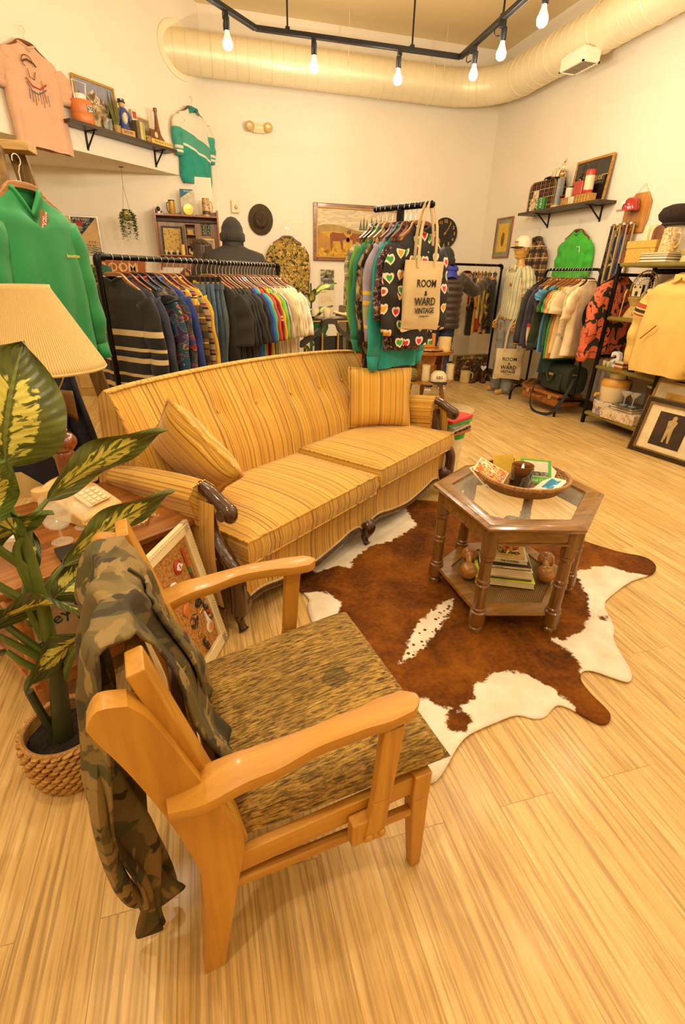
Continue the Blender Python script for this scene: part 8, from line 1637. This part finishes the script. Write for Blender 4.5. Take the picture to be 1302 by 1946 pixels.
# ---------------------------------------------------------------- valet stand, glass table, tall plant, bookcase
vs = thing('suit_valet', 'black suit valet stand with brass rods behind the sofa', 'valet stand', (1.22, 4.86, 0), .22)
m = MB(); pts = spline([(-.30, 0, .84), (-.20, 0, .90), (-.11, 0, .96), (-.07, 0, 1.03), (0, 0, 1.045), (.07, 0, 1.03), (.11, 0, .96), (.20, 0, .90), (.30, 0, .84)], 5)
m.loft([[p+Vector((0, -.025, -.035)), p+Vector((0, .025, -.03)), p+Vector((0, .02, .02)), p+Vector((0, -.02, .015))] for p in pts]); m.build('shoulder_form', plain('#191511', .3, coat=.4), vs, smooth=50)
MB().prism([(-.17, .20), (.17, .20), (.15, .90), (-.15, .90)], -.008, .008, RX90).build('black_panel', plain('#15120f', .7), vs)
for x in (-.085, .085): MB().tube([(x, -.025, .10), (x, -.025, .93)], .012, 10).build('brass_rod', BRASS, vs); MB().box((x, -.035, .72), (.022, .02, .05)).build('rod_clip', CHROME, vs)
MB().box((0, 0, .05), (.38, .26, .03)).build('base', plain('#191511', .4), vs, bevel=.005)
gt_ = thing('console_table', 'narrow black topped table on green glass legs behind the suit valet', 'table', (1.42, 5.62, 0), .12)
MB().box((0, 0, 1.0), (.62, .30, .025)).build('black_top', plain('#15120f', .25, coat=.4), gt_, bevel=.004); MB().box((0, -.152, .985), (.62, .01, .012)).build('gold_edge', BRASS, gt_)
GG = plain('#1f5a3a', .1, coat=.6)
for x in (-.26, .26):
    for y in (-.11, .11): MB().tube([(x, y, 0), (x, y, .99)], .014, 10).build('green_leg', GG, gt_)
t = thing('green_bowl', 'green glass bowl hanging in the frame of the black topped table', 'bowl', (1.26, 5.56, .80)); MB().lathe([(.02, 0), (.09, .03), (.12, .11), (.125, .17), (.12, .17), (.08, .04)], 26).build('glass_body', GG, t)
for i, x in enumerate((1.23, 1.36)):
    mug('printed_mug', ('left', 'right')[i]+' white mug with blue picture on the black topped table', (x, 5.52, 1.013), pi, .04, .10, plain('#dcc9a0', .4))
t = thing('wrestling_mask', 'cream goggle shaped ornament lying on the black topped table', 'ornament', (1.58, 5.58, 1.013), .12); MB().tube([(.13*cos(a), .07*sin(a)*.8, .03+.025*abs(cos(a))) for a in (2*pi*k/28 for k in range(28))], .015, 8, closed=True).tube([(0, -.055, .03), (0, .055, .03)], .016, 8).build('cream_rim', plain('#d2b67c', .5), t)
for s in (-1, 1): MB().lathe([(.05, .02), (.045, .035), (.003, .036)], 18, (s*.065, 0, 0), Matrix.Diagonal((1, .8, 1))).build('dark_eye', BLACK, t)
tp2 = thing('potted_plant', 'tall variegated plant on a thin stem behind the far end of the long rack', 'plant', (1.19, 5.55, 0))
MB().lathe([(.10, 0), (.13, .24), (.12, .24), (.1, .02)], 26, caps=False).build('pot', plain('#8a6a3c', .7), tp2); MB().lathe([(.12, .2), (.003, .21)], 20).build('soil', plain('#2a2016', .9), tp2)
MB().tube(spline([(0, 0, .2), (.01, 0, .7), (-.0, 0, 1.35)], 5), .009, 8).build('stem', plain('#2a2416', .6), tp2)
r_ = random.Random(9)
for i in range(11):
    a = -.9+i*2.0; z = .48+.075*i; b = Vector((.01, 0, z)); tip = Vector((.24*cos(a)+.06, .24*sin(a)*.6, z+.14-.02*(i % 3))); leaf_mesh(b, tip, .10, Vector((-sin(a), cos(a), .5)), .03, mat=LM[i % 4], parent=tp2, nu=8, nv=14)
bc = thing('bookcase', 'low dark wood shelf unit behind the garment stand', 'shelf', (2.12, 6.45, 0), 0)
BKW = wood('#4a2c12', '#7d5022', 'X', 6, .4, .2)
for x in (-.32, .32): MB().box((x, 0, .54), (.025, .34, 1.08)).build('side_panel', BKW, bc)
for z in (.06, .40, .74, 1.075): MB().box((0, 0, z), (.64, .34, .025)).build('shelf', BKW, bc)
MB().box((0, .165, .55), (.64, .012, 1.05)).build('back_panel', plain('#6a4a22', .6), bc)
t = thing('framed_photo', 'small upright printed picture on the dark wood shelf unit', 'picture', (1.87, 6.40, 1.09), .1); MB().box((0, 0, .13), (.16, .02, .26)).build('picture_board', blotch([(.3, '#8a5a2c'), (.5, '#c4a06a'), (.6, '#4a4a5a'), (.7, '#a8502c')], 14, 3, interp='LINEAR'), t)
for i, (x, h_, col) in enumerate(((1.98, .10, '#a8602c'), (2.10, .07, '#c9b58a'), (2.25, .12, '#2a4a3c'))): rbox('small_box', ('rust', 'cream', 'dark green')[i]+' small box inside the dark wood shelf unit', 'box', (x, 6.36, .413), (.10, .10, h_), plain(col, .6))
